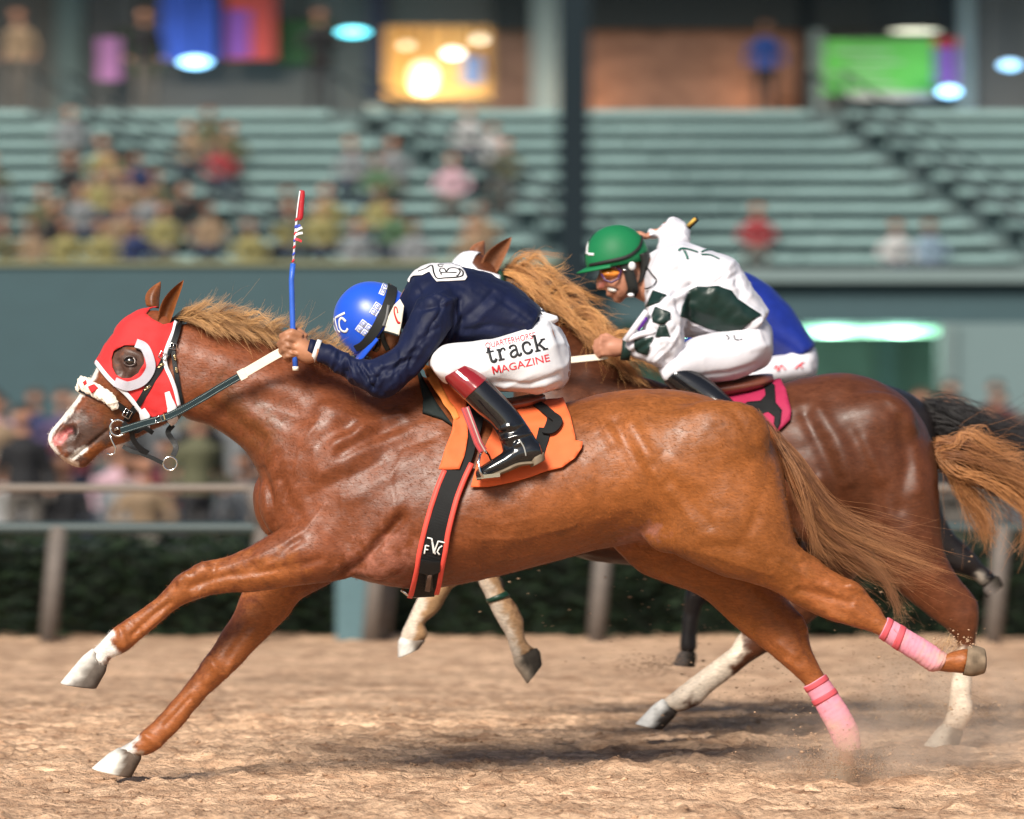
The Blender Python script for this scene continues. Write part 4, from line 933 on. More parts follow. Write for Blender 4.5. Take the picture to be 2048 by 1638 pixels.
# --- printing on the breeches
def text_mesh(txt, bold=0.0, shear=0.0, space=1.0):
    c = bpy.data.curves.new('t', 'FONT'); c.body = txt; c.offset = bold; c.shear = shear; c.space_character = space; c.resolution_u = 3
    oo = bpy.data.objects.new('t', c); COL.objects.link(oo); dg = bpy.context.evaluated_depsgraph_get(); dg.update()
    m = bpy.data.meshes.new_from_object(oo.evaluated_get(dg)); bpy.data.objects.remove(oo)
    bm = bmesh.new(); bm.from_mesh(m); bmesh.ops.remove_doubles(bm, verts=bm.verts, dist=.0005); bmesh.ops.triangulate(bm, faces=bm.faces)
    for _ in range(2):
        bmesh.ops.subdivide_edges(bm, edges=[e for e in bm.edges if e.calc_length() > .12], cuts=1); bmesh.ops.triangulate(bm, faces=bm.faces)
    V = np.array([(p.co.x, p.co.y) for p in bm.verts]); bm.verts.ensure_lookup_table(); F = [tuple(q.index for q in fc.verts) for fc in bm.faces]; bm.free(); bpy.data.meshes.remove(m)
    return V, F
def print_on(bv, V, F, p0, p1, height, lift=.0015, extra=()):
    """lay lettering so its baseline runs from p0 to p1 (traced), capital height in px"""
    V = V.copy(); x0, x1 = V[:, 0].min(), V[:, 0].max(); p0 = np.array(p0, float); p1 = np.array(p1, float); d = p1-p0; nrm = np.array([d[1], -d[0]])/np.hypot(*d)
    P = p0+np.outer((V[:, 0]-x0)/(x1-x0), d)+np.outer(V[:, 1], nrm)*height/0.72
    out = []
    for p in P:
        l, n = hit(bv, p[0], p[1]); out.append(l+n*lift)
    fc = F[0]; g = (out[fc[1]]-out[fc[0]]).cross(out[fc[2]]-out[fc[0]])
    if g.y > 0: F = [tuple(reversed(q)) for q in F]
    return out, F
M_pr = mat('red_print', srgb(222,44,58), rough=.6); M_pk = mat('black_print', (.012,.012,.014), rough=.6)
mobj('printed_word', *print_on(BVB, *text_mesh('AGAZINE', .002), (1003,745), (1100,722), 15), M_pr, breeches)
mM = MB()
for pl in ([(988,748),(984,733)], [(984,733),(994,744)], [(994,744),(997,730)], [(997,730),(1001,745)]): mM.add(*strap(BVB, pl, 3.2, .0006, .0014, step=2, smooth=0, curve=False))
mM.build('printed_letter', M_pr, breeches)
mobj('printed_word', *print_on(BVB, *text_mesh('QUARTERHORSE', .0), (972,698), (1072,676), 12), M_pr, breeches)
# slab-serif word drawn stroke by stroke
def slab(word_strokes, p0, p1, h):
    mb = MB(); p0 = np.array(p0, float); p1 = np.array(p1, float); d = (p1-p0); ln = np.hypot(*d); d = d/ln; nrm = np.array([d[1], -d[0]])
    for pl, w in word_strokes:
        P = [tuple(p0+d*x*ln/5.0+nrm*y*h) for x, y in pl]
        mb.add(*strap(BVB, P, w*h, .0008, .0022+.0002*random.random(), step=1.6, smooth=0, curve=len(P) > 3))
    return mb
TR = [([(.30,1.3),(.30,.35),(.38,.08),(.6,.06),(.74,.25)], .24), ([(.04,.92),(.68,.92)], .15), ([(.16,1.02),(.3,1.3)], .12),
 ([(1.1,.95),(1.1,.06)], .26), ([(.9,.93),(1.2,.93)], .14), ([(.88,.06),(1.4,.06)], .14), ([(1.18,.72),(1.32,.92),(1.52,.95),(1.6,.78)], .17), ([(1.5,.80),(1.62,.80)], .2),
 ([(2.0,.78),(2.08,.95),(2.35,1.0),(2.52,.85),(2.54,.3),(2.62,.07),(2.78,.1),(2.82,.25)], .2), ([(2.5,.6),(2.2,.55),(1.98,.36),(2.05,.1),(2.28,.05),(2.5,.22)], .2),
 ([(3.72,.72),(3.6,.95),(3.35,.99),(3.12,.82),(3.08,.45),(3.22,.12),(3.45,.04),(3.68,.14),(3.78,.32)], .22), ([(3.62,.75),(3.76,.75)], .2),
 ([(4.2,1.42),(4.2,.06)], .26), ([(4.0,1.40),(4.26,1.40)], .14), ([(3.98,.06),(4.44,.06)], .14), ([(4.3,.5),(4.78,.92)], .16), ([(4.4,.6),(4.8,.08)], .24), ([(4.62,.93),(5.0,.93)], .14), ([(4.62,.06),(5.06,.06)], .14)]
slab(TR, (976,727), (1094,699), 23).build('printed_word', M_pk, breeches)
# ------------------------------------------------------------------ whip
whip = thing('whip', 'blue and red racing whip held upright in the leading jockey\'s hand', 'whip', W(590, 690, -.2))
Yw = -.215
mobj('handle', *tube([W(591,738,Yw), W(589,705,Yw), W(586,668,Yw), W(584,600,Yw), W(583,560,Yw), W(586,527,Yw)], .0088, 14), mat('blue_grip', srgb(46,92,190), rough=.35, bump=.3, bscale=300), whip)
mobj('butt_cap', *tube([W(591,741,Yw), W(591,733,Yw)], [.0095,.0102], 14), M_rubber, whip)
sh = MB().add(*tube([W(586,530,Yw), W(589,490,Yw), W(593,440,Yw)], .0036, 10)); sh.build('shaft', mat('white_shaft', (.6,.6,.65), rough=.4), whip)
M_wb = [mat('red_binding', srgb(205,40,50)), mat('blue_binding', srgb(60,80,190))]
for i, t in enumerate(np.linspace(0.06, .98, 7)):
    x, y = 586+7*t, 530-90*t; mobj('binding', *tube([W(x-2,y,Yw-.003), W(x+2,y-6,Yw-.003)], .0034, 6), M_wb[i % 2], whip)
fm = [mat('feather_w', (.7,.7,.72)), mat('feather_r', srgb(210,50,60)), mat('feather_b', srgb(70,90,190))]
for k, (a, b) in enumerate((((592,462),(604,455)), ((591,470),(605,466)), ((590,478),(603,483)), ((594,456),(600,450)))):
    mobj('feather', *ribbon([W(*a, Yw-.004), W((a[0]+b[0])/2, (a[1]+b[1])/2-1, Yw-.01), W(*b, Yw-.006)], [Vector((.2,-1,.3)).normalized()]*3, .008, .0015), fm[(0,0,1,2)[k]], whip, smooth=False)
mobj('popper', *loft([(592,440,600,441,Yw,.005),(594,432,606,436,Yw,.006),(596,410,608,413,Yw,.006),(599,384,610,386,Yw,.006),(600,380,608,381,Yw,.006)], 0, 12, 3), mat('red_popper', srgb(165,26,38), rough=.45, bump=.3, bscale=200), whip)
mobj('popper_edge', *free_strap([lv(593,436,Yw-.001), lv(596,410,Yw-.001), lv(600,382,Yw-.001)], .004, .006), M_whitepipe, whip)
# ------------------------------------------------------------------ mane and tail of the leading horse
rng = np.random.default_rng(11)
crest = np.array(catmull([(356,634),(385,640),(430,648),(490,661),(560,683),(620,702),(680,722),(760,742)], 8))
cl = []
for i in range(190):
    t = rng.random()**.9; q = crest[int(t*(len(crest)-1))]; x, y = q+rng.normal(size=2)*[6, 3]
    L = rng.uniform(45, 95)*(1-.35*t); rise = rng.uniform(-30, 22)*(1 if rng.random() < .6 else .2)
    s = -1 if rng.random() < .72 else 1
    y0 = .012*s
    P = [W(x, y+3, y0), W(x+L*.3, y-10+rise*.5, y0+.02*s), W(x+L*.62, y-4+rise*.75+8*rng.normal(), y0+.04*s), W(x+L, y+10+rise+10*rng.normal(), y0+(.05+.02*rng.random())*s)]
    if rng.random() < .22: L *= .8; P = [W(x, y+3, y0), W(x+L*.3, y-14, y0+.015*s), W(x+L*.65, y-22-6*rng.random(), y0+.02*s), W(x+L*1.05, y-30-20*rng.random(), y0+.02*s)]
    elif s < 0 and rng.random() < .45: P = [W(x, y+3, -.015), W(x+L*.3, y+2, -.055), W(x+L*.6, y+14, -.085), W(x+L*.9, y+26+8*rng.random(), -.10)]
    cl.append((P, rng.uniform(.004,.012), 20))
for (x, y) in ((372,628),(380,625),(390,622)):
    cl.append(([W(x,y+8,-.01), W(x+2,y-10,-.02), W(x+5,y-25,-.01)], .008, 10))
strands('mane', cl, M_hair, H1, 21, segs=8, rad=.00065, colA=(.66,.37,.155), colB=(.12,.042,.016), loose=.022)
tl = []
for i in range(75):
    u_ = rng.random(); e = rng.choice(4, p=[.42, .2, .2, .18])
    x0, y0 = 1512+48*u_, 836+48*u_+6*rng.normal(); k = rng.normal()
    if e == 0: T = [(1597,930+6*k),(1662,1030+10*k),(1745,1082+12*k),(1880+16*rng.normal(),1128+14*k)]
    elif e == 1: T = [(1590,945),(1635,1045+10*k),(1725,1125+10*k),(1810+20*rng.normal(),1160+16*rng.normal())]
    elif e == 2: T = [(1595,950),(1648,1060+8*k),(1742,1122+8*k),(1788,1185),(1803+4*rng.normal(),1240)]
    else: T = [(1588,960),(1618,1040),(1640,1090+10*rng.normal()),(1664+14*rng.normal(),1128+12*rng.normal())]
    yo = rng.normal()*.03
    P = [W(x0, y0, yo*.5)]+[W(a+7*rng.normal(), b+7*rng.normal(), yo) for a, b in T]
    tl.append((P, rng.uniform(.004, .013), 19))
strands('tail', tl, M_hair, H1, 22, segs=12, rad=.0006, colA=(.40,.18,.075), colB=(.11,.037,.017), loose=.032, spread=.05, tipw=.9)
mobj('tail_dock', *loft([(1490,830,1500,870,0,.05),(1530,842,1530,890,0,.045),(1562,880,1548,925,0,.036),(1590,930,1568,955,0,.025),(1612,985,1596,995,0,.012)], 0, 20, 4), M_coat, H1)
dk = bpy.data.objects['tail_dock']; vcolor(dk.data, np.tile(CHEST*1.05, (len(dk.data.vertices), 1)))

# fetlock and leg fringe
fr_ = []
for (x, y, dx, dy, n, Y) in ((1868,1302,18,-24,12,-.13),(1888,1300,14,-26,12,-.13),(1905,1298,8,-16,8,-.13)):
    fr_.append(([W(x, y, Y), W(x+dx*.5, y+dy*.5, Y), W(x+dx, y+dy, Y)], .022, n*3))
strands('leg_fringe', fr_, M_hair, H1, 25, segs=5, rad=.0007, colA=(.62,.42,.22), colB=(.3,.13,.06), loose=.012)
# short coat hair all over the near horse
def coat_hair(body, parent, n, length, lift, avoid, seed, mat_, gain=1.15):
    me = body.data; rng = np.random.default_rng(seed); v = mverts(me); nv = mnorms(me)
    ca = np.empty(len(v)*4, np.float32); me.color_attributes['coat'].data.foreach_get('color', ca); ca = ca.reshape(-1, 4)[:, :3]
    i = rng.integers(0, len(v), n); p = v[i]+rng.normal(size=(n, 3))*.003; nn = nv[i]; pp = to_px(p)
    ok = np.ones(n, bool)
    for poly in avoid: ok &= ~in_poly(pp, poly)
    ok &= seg_dist(pp, [(945,800),(935,890),(893,1000),(862,1120),(846,1178)]) > 36
    p, nn, i = p[ok], nn[ok], i[ok]; n = len(p)
    fl = np.tile(np.array([.75, 0, -.65]), (n, 1))+.35*np.stack([fnoise(p, 5, 8), fnoise(p, 5, 9), fnoise(p, 5, 10)], 1)+.25*rng.normal(size=(n, 3))
    fl -= nn*np.sum(fl*nn, 1)[:, None]; fl /= np.linalg.norm(fl, axis=1)[:, None]+1e-9
    d = fl+nn*(lift*(.5+rng.random((n, 1)))); s = np.cross(fl, nn); L = length*(.6+.8*rng.random((n, 1))); w = .00055
    V = np.stack([p+s*w-nn*.001, p-s*w-nn*.001, p+d*L], 1).reshape(-1, 3); F = np.arange(3*n).reshape(-1, 3)
    o = wrap('coat_hair', np_mesh('coat_hair', V, F), mat_, parent); c = ca[i]*gain*(.75+.6*rng.random((n, 1))); vcolor(o.data, np.repeat(c, 3, 0)); o['kind'] = 'stuff'
    return o
coat_hair(body1, H1, 90000, .010, .32, [HOOD, EYEH, CL_B, CL_F, [(832,742),(906,856),(845,829)]], 5, M_fur, 1.05)
# ================================================================== the second horse, a darker chestnut half a length behind
Y2 = 1.7
H2 = thing('racehorse', 'glossy dark chestnut racehorse with white hood, behind the leader, green-capped jockey on top', 'horse', W(1400, 1492, Y2))
def horse_body(parent, Ym, lofts, lumps, strokes, cols, rules, mat_, smooth_line, voxel=.010):
    sh = [loft(l, Ym, n=32) for l in lofts]
    for (x, y, rx, ry, Y, t, rot) in lumps: sh += [lump(x, y, rx, ry, Y, t, rot, Ym), lump(x, y, rx, ry, -Y, t, rot, Ym)]
    me = remesh(sh, voxel, smooth=7); v_ = mverts(me); p_ = to_px(v_)
    lap(me, np.clip((160-seg_dist(p_, smooth_line))/80, 0, 1), 35)
    sculpt(me, strokes, Ym)
    v_ = mverts(me); n_ = mnorms(me); mset(me, v_+n_*(0.003*fnoise(v_, 13, 1)+.0015*fnoise(v_, 30, 2))[:, None])
    v_ = mverts(me); p_ = to_px(v_)
    vcolor(me, paint(np.tile(np.array(cols), (len(v_), 1))*(1+.2*fnoise(v_, 6, 4))[:, None], p_, v_, Ym, rules))
    return wrap('body', me, mat_, parent)
BAY = np.array([.082, .025, .010])
T2 = [(1012,830,1002,960,0,.09),(1062,745,1040,1055,0,.17,-.2),(1140,728,1110,1100,0,.20,-.3),(1220,740,1200,1125,0,.22,-.42),(1300,757,1290,1130,0,.24,-.4),(1400,790,1390,1112,0,.265,-.25),(1500,785,1490,1090,0,.27,-.15),(1600,757,1590,1076,0,.262,-.05),(1690,745,1690,1085,0,.268),(1760,764,1760,1090,0,.26),(1822,808,1832,1080,0,.22,-.1),(1868,885,1876,1020,0,.13)]
N2 = [(1003,560,985,680,0,.07),(1050,578,1010,722,0,.085,-.2),(1110,625,1028,790,0,.10,-.3),(1180,684,1033,860,0,.125,-.35),(1250,737,1040,930,0,.15,-.4),(1320,766,1095,970,0,.165,-.4)]
HD2 = [(1000,540,1015,640,0,.06),(965,510,1010,682,0,.085),(930,506,985,712,0,.09),(906,528,960,732,0,.085),(892,570,940,746,0,.07),(880,620,925,756,0,.058),(868,665,910,766,0,.052),(858,705,900,782,0,.05),(856,738,884,792,0,.035)]
RN = [(1085,990,1170,1110,-.11,.08),(1020,1050,1085,1128,-.13,.062),(968,1095,1020,1142,-.135,.05),(950,1128,992,1148,-.135,.045),(956,1160,999,1155,-.135,.041),(973,1198,1010,1182,-.13,.037),(984,1222,1034,1210,-.13,.037),(994,1245,1048,1238,-.13,.036),(1012,1274,1048,1258,-.13,.032),(1022,1305,1056,1284,-.13,.034),(1028,1324,1072,1296,-.13,.035)]
LF = [(1060,1010,1130,1110,.11,.075),(970,1075,1035,1138,.13,.058),(905,1105,958,1162,.13,.048),(862,1150,914,1170,.13,.045),(834,1198,894,1196,.13,.041),(819,1229,880,1222,.13,.037),(808,1250,848,1248,.13,.031),(801,1264,856,1262,.13,.037),(797,1284,852,1282,.13,.036)]
HN = [(1690,880,1850,870,-.11,.10),(1712,990,1878,955,-.14,.115),(1738,1085,1882,1040,-.15,.10),(1770,1150,1892,1110,-.15,.08),(1806,1192,1922,1162,-.145,.06),(1852,1229,1952,1196,-.14,.048),(1897,1264,1959,1222,-.14,.042),(1915,1292,1955,1264,-.135,.034),(1907,1330,1948,1326,-.13,.031),(1900,1380,1944,1380,-.13,.031),(1894,1422,1946,1426,-.13,.038),(1882,1452,1926,1462,-.13,.035)]
HF = [(1620,980,1800,960,.12,.11),(1600,1100,1760,1080,.14,.10),(1560,1180,1680,1190,.14,.075),(1520,1230,1600,1262,.14,.055),(1477,1268,1540,1302,.14,.046),(1459,1297,1505,1324,.13,.040),(1420,1327,1471,1349,.13,.034),(1381,1356,1420,1387,.13,.031),(1345,1384,1396,1410,.13,.037),(1315,1405,1358,1427,.13,.035)]
W2 = (.66,.55,.44); TAN2 = (.42,.25,.13)
body2 = horse_body(H2, Y2, [T2, N2, HD2, RN, LF, HN, HF],
 [(1720,870,130,90,-.16,.10,20),(1790,985,85,90,-.15,.10,30),(1640,1040,60,55,-.165,.07,30),(1130,950,95,140,-.125,.085,25)],
 [([(1610,830),(1640,890),(1670,960),(1690,1040)], 14, -.012), ([(1640,820),(1680,890),(1700,960)], 15, .010), ([(1700,860),(1740,940),(1760,1020)], 14, -.007), ([(1730,880),(1765,960)], 12, .007), ([(1800,840),(1815,920),(1800,1020)], 14, -.008), ([(1830,900),(1840,980)], 12, .006), ([(1590,900)], 40, -.014), ([(1640,960),(1650,1000)], 14, .010), ([(1150,760),(1230,800),(1290,830)], 18, -.006), ([(1780,800),(1830,860)], 9, .006)],
 BAY, [(BAY*.8, [(1150,740),(1250,780)], 60, 60), (BAY*1.4, [(1900,1230),(1850,1180)], 50, 50), (TAN2, [(960,1100),(985,1240),(1050,1300)], 52, 25), (TAN2, [(930,1120),(840,1220),(820,1290)], 60, 25), (W2, [(955,1150),(975,1200),(998,1250),(1020,1300),(1036,1330)], 20, 12), (W2, [(840,1190),(815,1240),(800,1300)], 20, 12), (W2, [(1465,1295),(1380,1370),(1300,1430)], 26, 14), (W2, [(1440,1350),(1400,1380)], 24, 12), (W2, [(1922,1340),(1915,1480)], 40, 16)],
 M_coat2, [(1100,880),(1300,940),(1500,930),(1700,920),(1800,960)])
BV2 = bvh_of(body2)
hoof(((1026,1326),(1080,1300)), ((1054,1368),(1084,1330)), -.13, .037, .048, H2, Y2, light=(.5,.4,.3), dark=(.06,.05,.04), grad=.3)
hoof(((796,1280),(852,1280)), ((796,1316),(838,1298)), .13, .037, .045, H2, Y2, light=(.75,.72,.66), dark=(.25,.2,.16), grad=.5)
hoof(((1878,1452),(1927,1464)), ((1846,1492),(1916,1497)), -.13, .038, .05, H2, Y2)
hoof(((1312,1404),(1354,1430)), ((1270,1448),(1324,1460)), .13, .037, .05, H2, Y2, light=(.8,.78,.74), dark=(.05,.04,.035), grad=.35)
ear((1023,474),(955,536),(998,548),-.05,-.07, M_coat2, H2, (.22,.085,.04), Y2); ear((968,481),(940,512),(975,522),.03,.05, M_coat2, H2, (.22,.085,.04), Y2)
band2 = mobj('leg_strap', *loft([lerp_sec(RN[5], RN[5], 0, .1), lerp_sec(RN[5], RN[6], .35, .1)], Y2, 20, 2), mat('green_strap', (.01,.05,.03), rough=.4), H2)
hood2 = thing('eye_hood', 'white hood with green trim on the second horse behind the navy jockey', 'hood', W(940, 560, Y2))
HOOD2 = [(962,503),(940,503),(922,510),(905,528),(893,560),(890,600),(910,640),(950,660),(985,640),(1000,600),(998,552),(975,545),(955,540),(944,528),(950,515)]
mobj('hood_panel', *patch(BV2, HOOD2, [[(905,580),(930,575),(940,600),(920,620),(902,610)]], step=8, lift=.004, Y=Y2), mat('white_hood', (.72,.72,.78), rough=.7), hood2)
mobj('hood_panel', *mirrorY(patch(BV2, HOOD2, step=8, lift=.004, Y=Y2), Y2), bpy.data.materials['white_hood'], hood2)
mobj('green_trim', *strap(BV2, [(999,545),(1003,575),(1000,610)], 20, .005, .006, Y=Y2), bpy.data.materials['green_strap'], hood2)
lv2 = lambda x, y, dy=0: tuple(W(x, y, Y2+dy))
rein2 = thing('rein', 'pale rein running from the second jockey\'s hand behind the navy jockey', 'rein', W(1100, 730, Y2-.2))
for s in (1, -1): mobj('rein_strap', *free_strap([lv2(900,735,-.06*s), lv2(1000,735,-.15*s), lv2(1120,722,-.19*s), lv2(1215,712,-.2*s)], .022, .006, Vector((0,-s,0))), M_rubber, rein2, smooth=False)
# mane and tail
rng = np.random.default_rng(31); crest2 = np.array(catmull([(1005,540),(1050,570),(1110,620),(1180,682),(1240,730)], 8)); cl = []
for i in range(120):
    t = rng.random()**.9; x, y = crest2[int(t*(len(crest2)-1))]+rng.normal(size=2)*5
    L = rng.uniform(55, 120)*(1-.25*t); up = rng.uniform(-1, 1)
    s = -1 if rng.random() < .6 else 1
    P = [W(x, y+2, Y2+.01*s), W(x+L*.33, y-22-16*up, Y2+.02*s), W(x+L*.66, y-16-14*up+8*rng.normal(), Y2+.035*s), W(x+L, y+12+22*rng.normal(), Y2+.05*s)]
    if rng.random() < .4: P = [W(x, y+2, Y2-.01), W(x+L*.25, y+6, Y2-.05), W(x+L*.5, y+22, Y2-.08), W(x+L*.75, y+42, Y2-.1)]
    cl.append((P, rng.uniform(.006,.016), 26))
strands('mane', cl, M_hair, H2, 33, segs=7, rad=.0009, colA=(.74,.38,.14), colB=(.2,.06,.02), loose=.03)
tl = []
for i in range(90):
    e = rng.random(); yo = rng.normal()*.04
    if e < .55: T = [(1920,905),(1975,930),(2035,955+18*rng.normal()),(2110,1000+20*rng.normal())]
    elif e < .75: T = [(1915,930),(1960,960),(2040,990),(2060,1040),(2055+8*rng.normal(),1100)]
    elif e < .87: T = [(1905,935),(1935,985),(1965,1030),(1975+6*rng.normal(),1085)]
    else: T = [(1915,890),(1945,878+6*rng.normal()),(1990,900),(2040,912+6*rng.normal())]
    tl.append(([W(1872+10*rng.random(), 885+45*rng.random(), Y2+yo*.5)]+[W(a+9*rng.normal(), b+9*rng.normal(), Y2+yo) for a, b in T], rng.uniform(.01,.028), 18))
strands('tail', tl, M_hair, H2, 34, segs=10, rad=.0014, colA=(.46,.20,.07), colB=(.15,.05,.02), loose=.04, spread=.05)
# saddle cloth
sad2 = thing('saddle', 'magenta number cloth and light saddle on the second horse', 'saddle', W(1500, 800, Y2))
M_mag = mat('magenta_cloth', srgb(158,26,70), rough=.75, var=.08, bump=.25, bscale=300)
CL2 = [(1380,775),(1431,768),(1500,757),(1546,744),(1561,762),(1575,789),(1584,826),(1581,845),(1556,868),(1500,880),(1430,880),(1385,860)]
pc2 = mobj('number_cloth', *patch(BV2, CL2, step=8, lift=.012, thick=.006, ripple=.008, Y=Y2), M_mag, sad2)
mobj('number_cloth', *mirrorY(patch(BV2, CL2, step=10, lift=.012, thick=.006, Y=Y2), Y2), M_mag, sad2)
z2 = lambda L: [(1160+a/4.094, 540+b/4.094) for a, b in L]
mobj('numeral', *patch(bvh_of(pc2), z2([(1505,930),(1550,905),(1598,950),(1605,1090),(1655,1150),(1640,1260),(1612,1320),(1585,1260),(1592,1205),(1540,1165),(1480,1190),(1400,1165),(1320,1130),(1370,1085),(1480,1075),(1520,1030)]), step=5, lift=.002, thick=.002, Y=Y2), M_black, sad2)
mobj('white_trim', *strap(BV2, [(1436,776),(1470,770),(1500,762)], 14, .006, .022, Y=Y2), M_whitepipe, sad2)
mobj('seat', *loft([(1340,757,1345,785,0,.06),(1380,760,1385,800,0,.12),(1450,757,1455,795,0,.13),(1520,748,1524,780,0,.11),(1545,748,1547,765,0,.05)], Y2, 24, 5), bpy.data.materials['brown_saddle'], sad2)
mobj('girth', *strap(BV2, [(1400,860),(1385,960),(1370,1060),(1365,1120)], 44, .007, .012, Y=Y2), M_black, sad2, smooth=False)
# ================================================================== the second jockey
SK2 = np.array([.42,.19,.12])
M_wsilk = mat('white_silk', (.62,.61,.66), rough=.45, spec=.35, var=.05, scale=14, bump=.1, bscale=45, crease=.7, cscale=12)
M_gsilk = mat('dark_green_silk', (.006,.022,.018), rough=.4, spec=.4, var=.2)
M_gcap = mat('green_cap_silk', srgb(22,106,64), rough=.55, spec=.25, var=.1, scale=8, bump=.1, bscale=30)
J2 = thing('person', 'jockey in white silks with dark green diamonds and green cap, teeth showing', 'person', W(1420, 780, Y2))
TO2 = [(1300,505,1285,570,0,.06),(1330,492,1288,600,0,.14),(1370,484,1300,640,0,.185),(1425,502,1350,668,0,.19),(1466,516,1400,678,0,.185),(1495,556,1435,682,0,.178),(1520,594,1470,680,0,.17),(1538,624,1495,676,0,.165)]
SL2 = [(1372,555,1305,560,-.11,.065),(1374,600,1294,592,-.17,.077),(1372,650,1290,630,-.205,.078),(1362,706,1288,660,-.215,.074),(1327,738,1275,664,-.215,.066),(1297,728,1264,670,-.205,.055),(1270,718,1253,675,-.20,.043),(1260,713,1247,679,-.20,.036)]
# far arm raised with the elbow high
SF2 = [(1370,500,1310,510,.12,.065),(1382,478,1318,478,.18,.066),(1376,455,1318,452,.21,.062),(1352,436,1325,445,.215,.05),(1340,440,1310,462,.215,.045),(1318,470,1300,455,.21,.04),(1300,478,1292,468,.2,.032)]
TH2 = [(1510,638,1540,712,-.07,.09),(1470,655,1500,748,-.10,.106),(1420,665,1445,765,-.13,.10),(1370,684,1392,762,-.17,.088),(1336,714,1352,764,-.20,.07),(1318,740,1332,767,-.21,.045)]
PV2 = [(1490,600,1450,690,0,.15),(1525,626,1490,745,0,.16),(1543,660,1530,735,0,.13),(1546,682,1543,714,0,.06)]
BO2 = [(1326,764,1362,727,-.215,.054),(1360,792,1400,746,-.225,.056),(1400,818,1437,773,-.24,.053),(1438,842,1476,812,-.27,.047),(1455,866,1500,850,-.30,.043),(1458,880,1506,872,-.31,.038)]
FT2 = [(1504,856,1512,888,-.31,.028),(1480,858,1490,898,-.31,.036),(1445,872,1455,905,-.312,.04),(1412,888,1418,912,-.315,.036),(1398,898,1400,910,-.315,.018)]
hd2 = [(1196,526,1293,504,0,.072),(1200,545,1290,528,0,.073),(1203,558,1284,550,0,.07),(1208,572,1277,568,0,.064),(1216,586,1268,583,0,.054),(1227,597,1256,595,0,.036)]
nk2 = [(1290,530,1252,575,0,.05),(1310,530,1270,595,0,.055),(1330,530,1300,610,0,.06)]
sk = [loft(hd2, Y2), loft(nk2, Y2), loft(slim(TO2, .14), Y2, 20, 3), loft(slim(PV2, .12), Y2, 20, 3), loft(slim(SL2, .38)[:-1]+SL2[-1:], Y2, 16, 3), loft(slim(SF2, .3), Y2, 16, 3)]
for fl_ in (False, True): sk += [loft(slim(TH2, .15), Y2, 16, 3, flipY=fl_), loft(slim(BO2, .15), Y2, 16, 3, flipY=fl_), loft(slim(FT2, .15), Y2, 12, 3, flipY=fl_)]
sk += [tube([W(1205,546,Y2), W(1200,562,Y2), W(1202,572,Y2), W(1210,574,Y2)], [.010,.015,.020,.012], 12), ball(W(1224,588,Y2), (.022,.03,.012), 12, 8), ball(W(1237,598,Y2), (.02,.028,.014), 12, 8)]
Yh = -.20
sk.append(loft([(1252,680,1248,712,Yh,.028),(1236,676,1232,714,Yh,.032),(1218,675,1214,712,Yh,.032),(1204,679,1202,706,Yh,.024)], Y2, 18, 4))
for k, (a, b, c, d) in enumerate([((1220,681),(1203,678),(1193,684),(1198,692)), ((1218,691),(1200,688),(1191,694),(1197,700)), ((1218,700),(1201,697),(1193,703),(1199,708)), ((1220,708),(1205,706),(1198,711),(1204,715))]):
    r = [.0125,.013,.0125,.011][k]
    sk.append(tube([W(*a, Y2+Yh-.012), W(*b, Y2+Yh-.026), W(*c, Y2+Yh-.006), W(*d, Y2+Yh+.014)], [r, r*1.08, r, r*.85], 10))
sk.append(tube([W(1226,680,Y2+Yh), W(1212,672,Y2+Yh+.012), W(1200,675,Y2+Yh+.024)], [.013,.013,.010], 10))
sk.append(loft([(1296,480,1290,466,.2,.03),(1285,478,1282,462,.2,.032),(1272,474,1272,462,.2,.02)], Y2, 14, 3))
b2 = remesh(sk, .0055, 2); vv = mverts(b2); sculpt(b2, [([(1214,578),(1226,580),(1234,582)], 3.5, -.010), ([(1216,548),(1236,548)], 8, -.006), ([(1226,590),(1240,588)], 5, -.003)], Y2)
pxx = to_px(vv); vcolor(b2, paint(np.tile(SK2, (len(vv), 1)), pxx, vv, Y2, [((.08,.025,.02), [(1218,579),(1230,582)], 4, 3), (SK2*.7, [(1240,594)], 8, 6), ((.45,.15,.11), [(1202,568)], 8, 6)]))
pb2 = wrap('body', b2, M_skin, J2)
mobj('teeth', *loft([(1215,575,1217,583,-.02,.02),(1221,575,1223,585,-.03,.022),(1227,576,1229,585,-.036,.02),(1232,578,1233,583,-.04,.012)], Y2-.0, 12, 3), mat('teeth', (.8,.78,.74), rough=.2), pb2)
jk2 = remesh([loft(TO2, Y2, 32), loft(SL2, Y2, 24), loft(SF2, Y2, 24)], .007, 6); _v = mverts(jk2); _p = to_px(_v); lap(jk2, np.clip((70-seg_dist(_p, [(1340,570),(1345,640)]))/40, 0, 1), 20)
rs = random.Random(9); fo2 = []
for i in range(36):
    cx, cy = rs.choice([(rs.uniform(1290,1370), rs.uniform(560,720)), (rs.uniform(1300,1500), rs.uniform(500,600)), (rs.uniform(1265,1340), rs.uniform(670,735))]); a = R(rs.uniform(20, 120)); L = rs.uniform(12, 34)
    fo2.append(([(cx-math.cos(a)*L, cy+math.sin(a)*L), (cx+rs.uniform(-5, 5), cy), (cx+math.cos(a)*L, cy-math.sin(a)*L)], rs.uniform(4, 7), rs.choice([-1, -1, 1])*rs.uniform(.004, .009), -1))
fo2 += [([(1380,570),(1378,620),(1372,660)], 7, -.012, -1), ([(1360,560),(1330,600),(1325,640)], 8, .008, -1), ([(1300,560),(1360,545),(1420,545)], 8, -.006, -1), ([(1370,640),(1420,660),(1470,672)], 5, .010, -1), ([(1500,600),(1525,620)], 5, -.006, -1)]
sculpt(jk2, fo2, Y2); vv = mverts(jk2); nn = mnorms(jk2); mset(jk2, vv+nn*(fnoise(vv, 16, 2)*.004)[:, None])
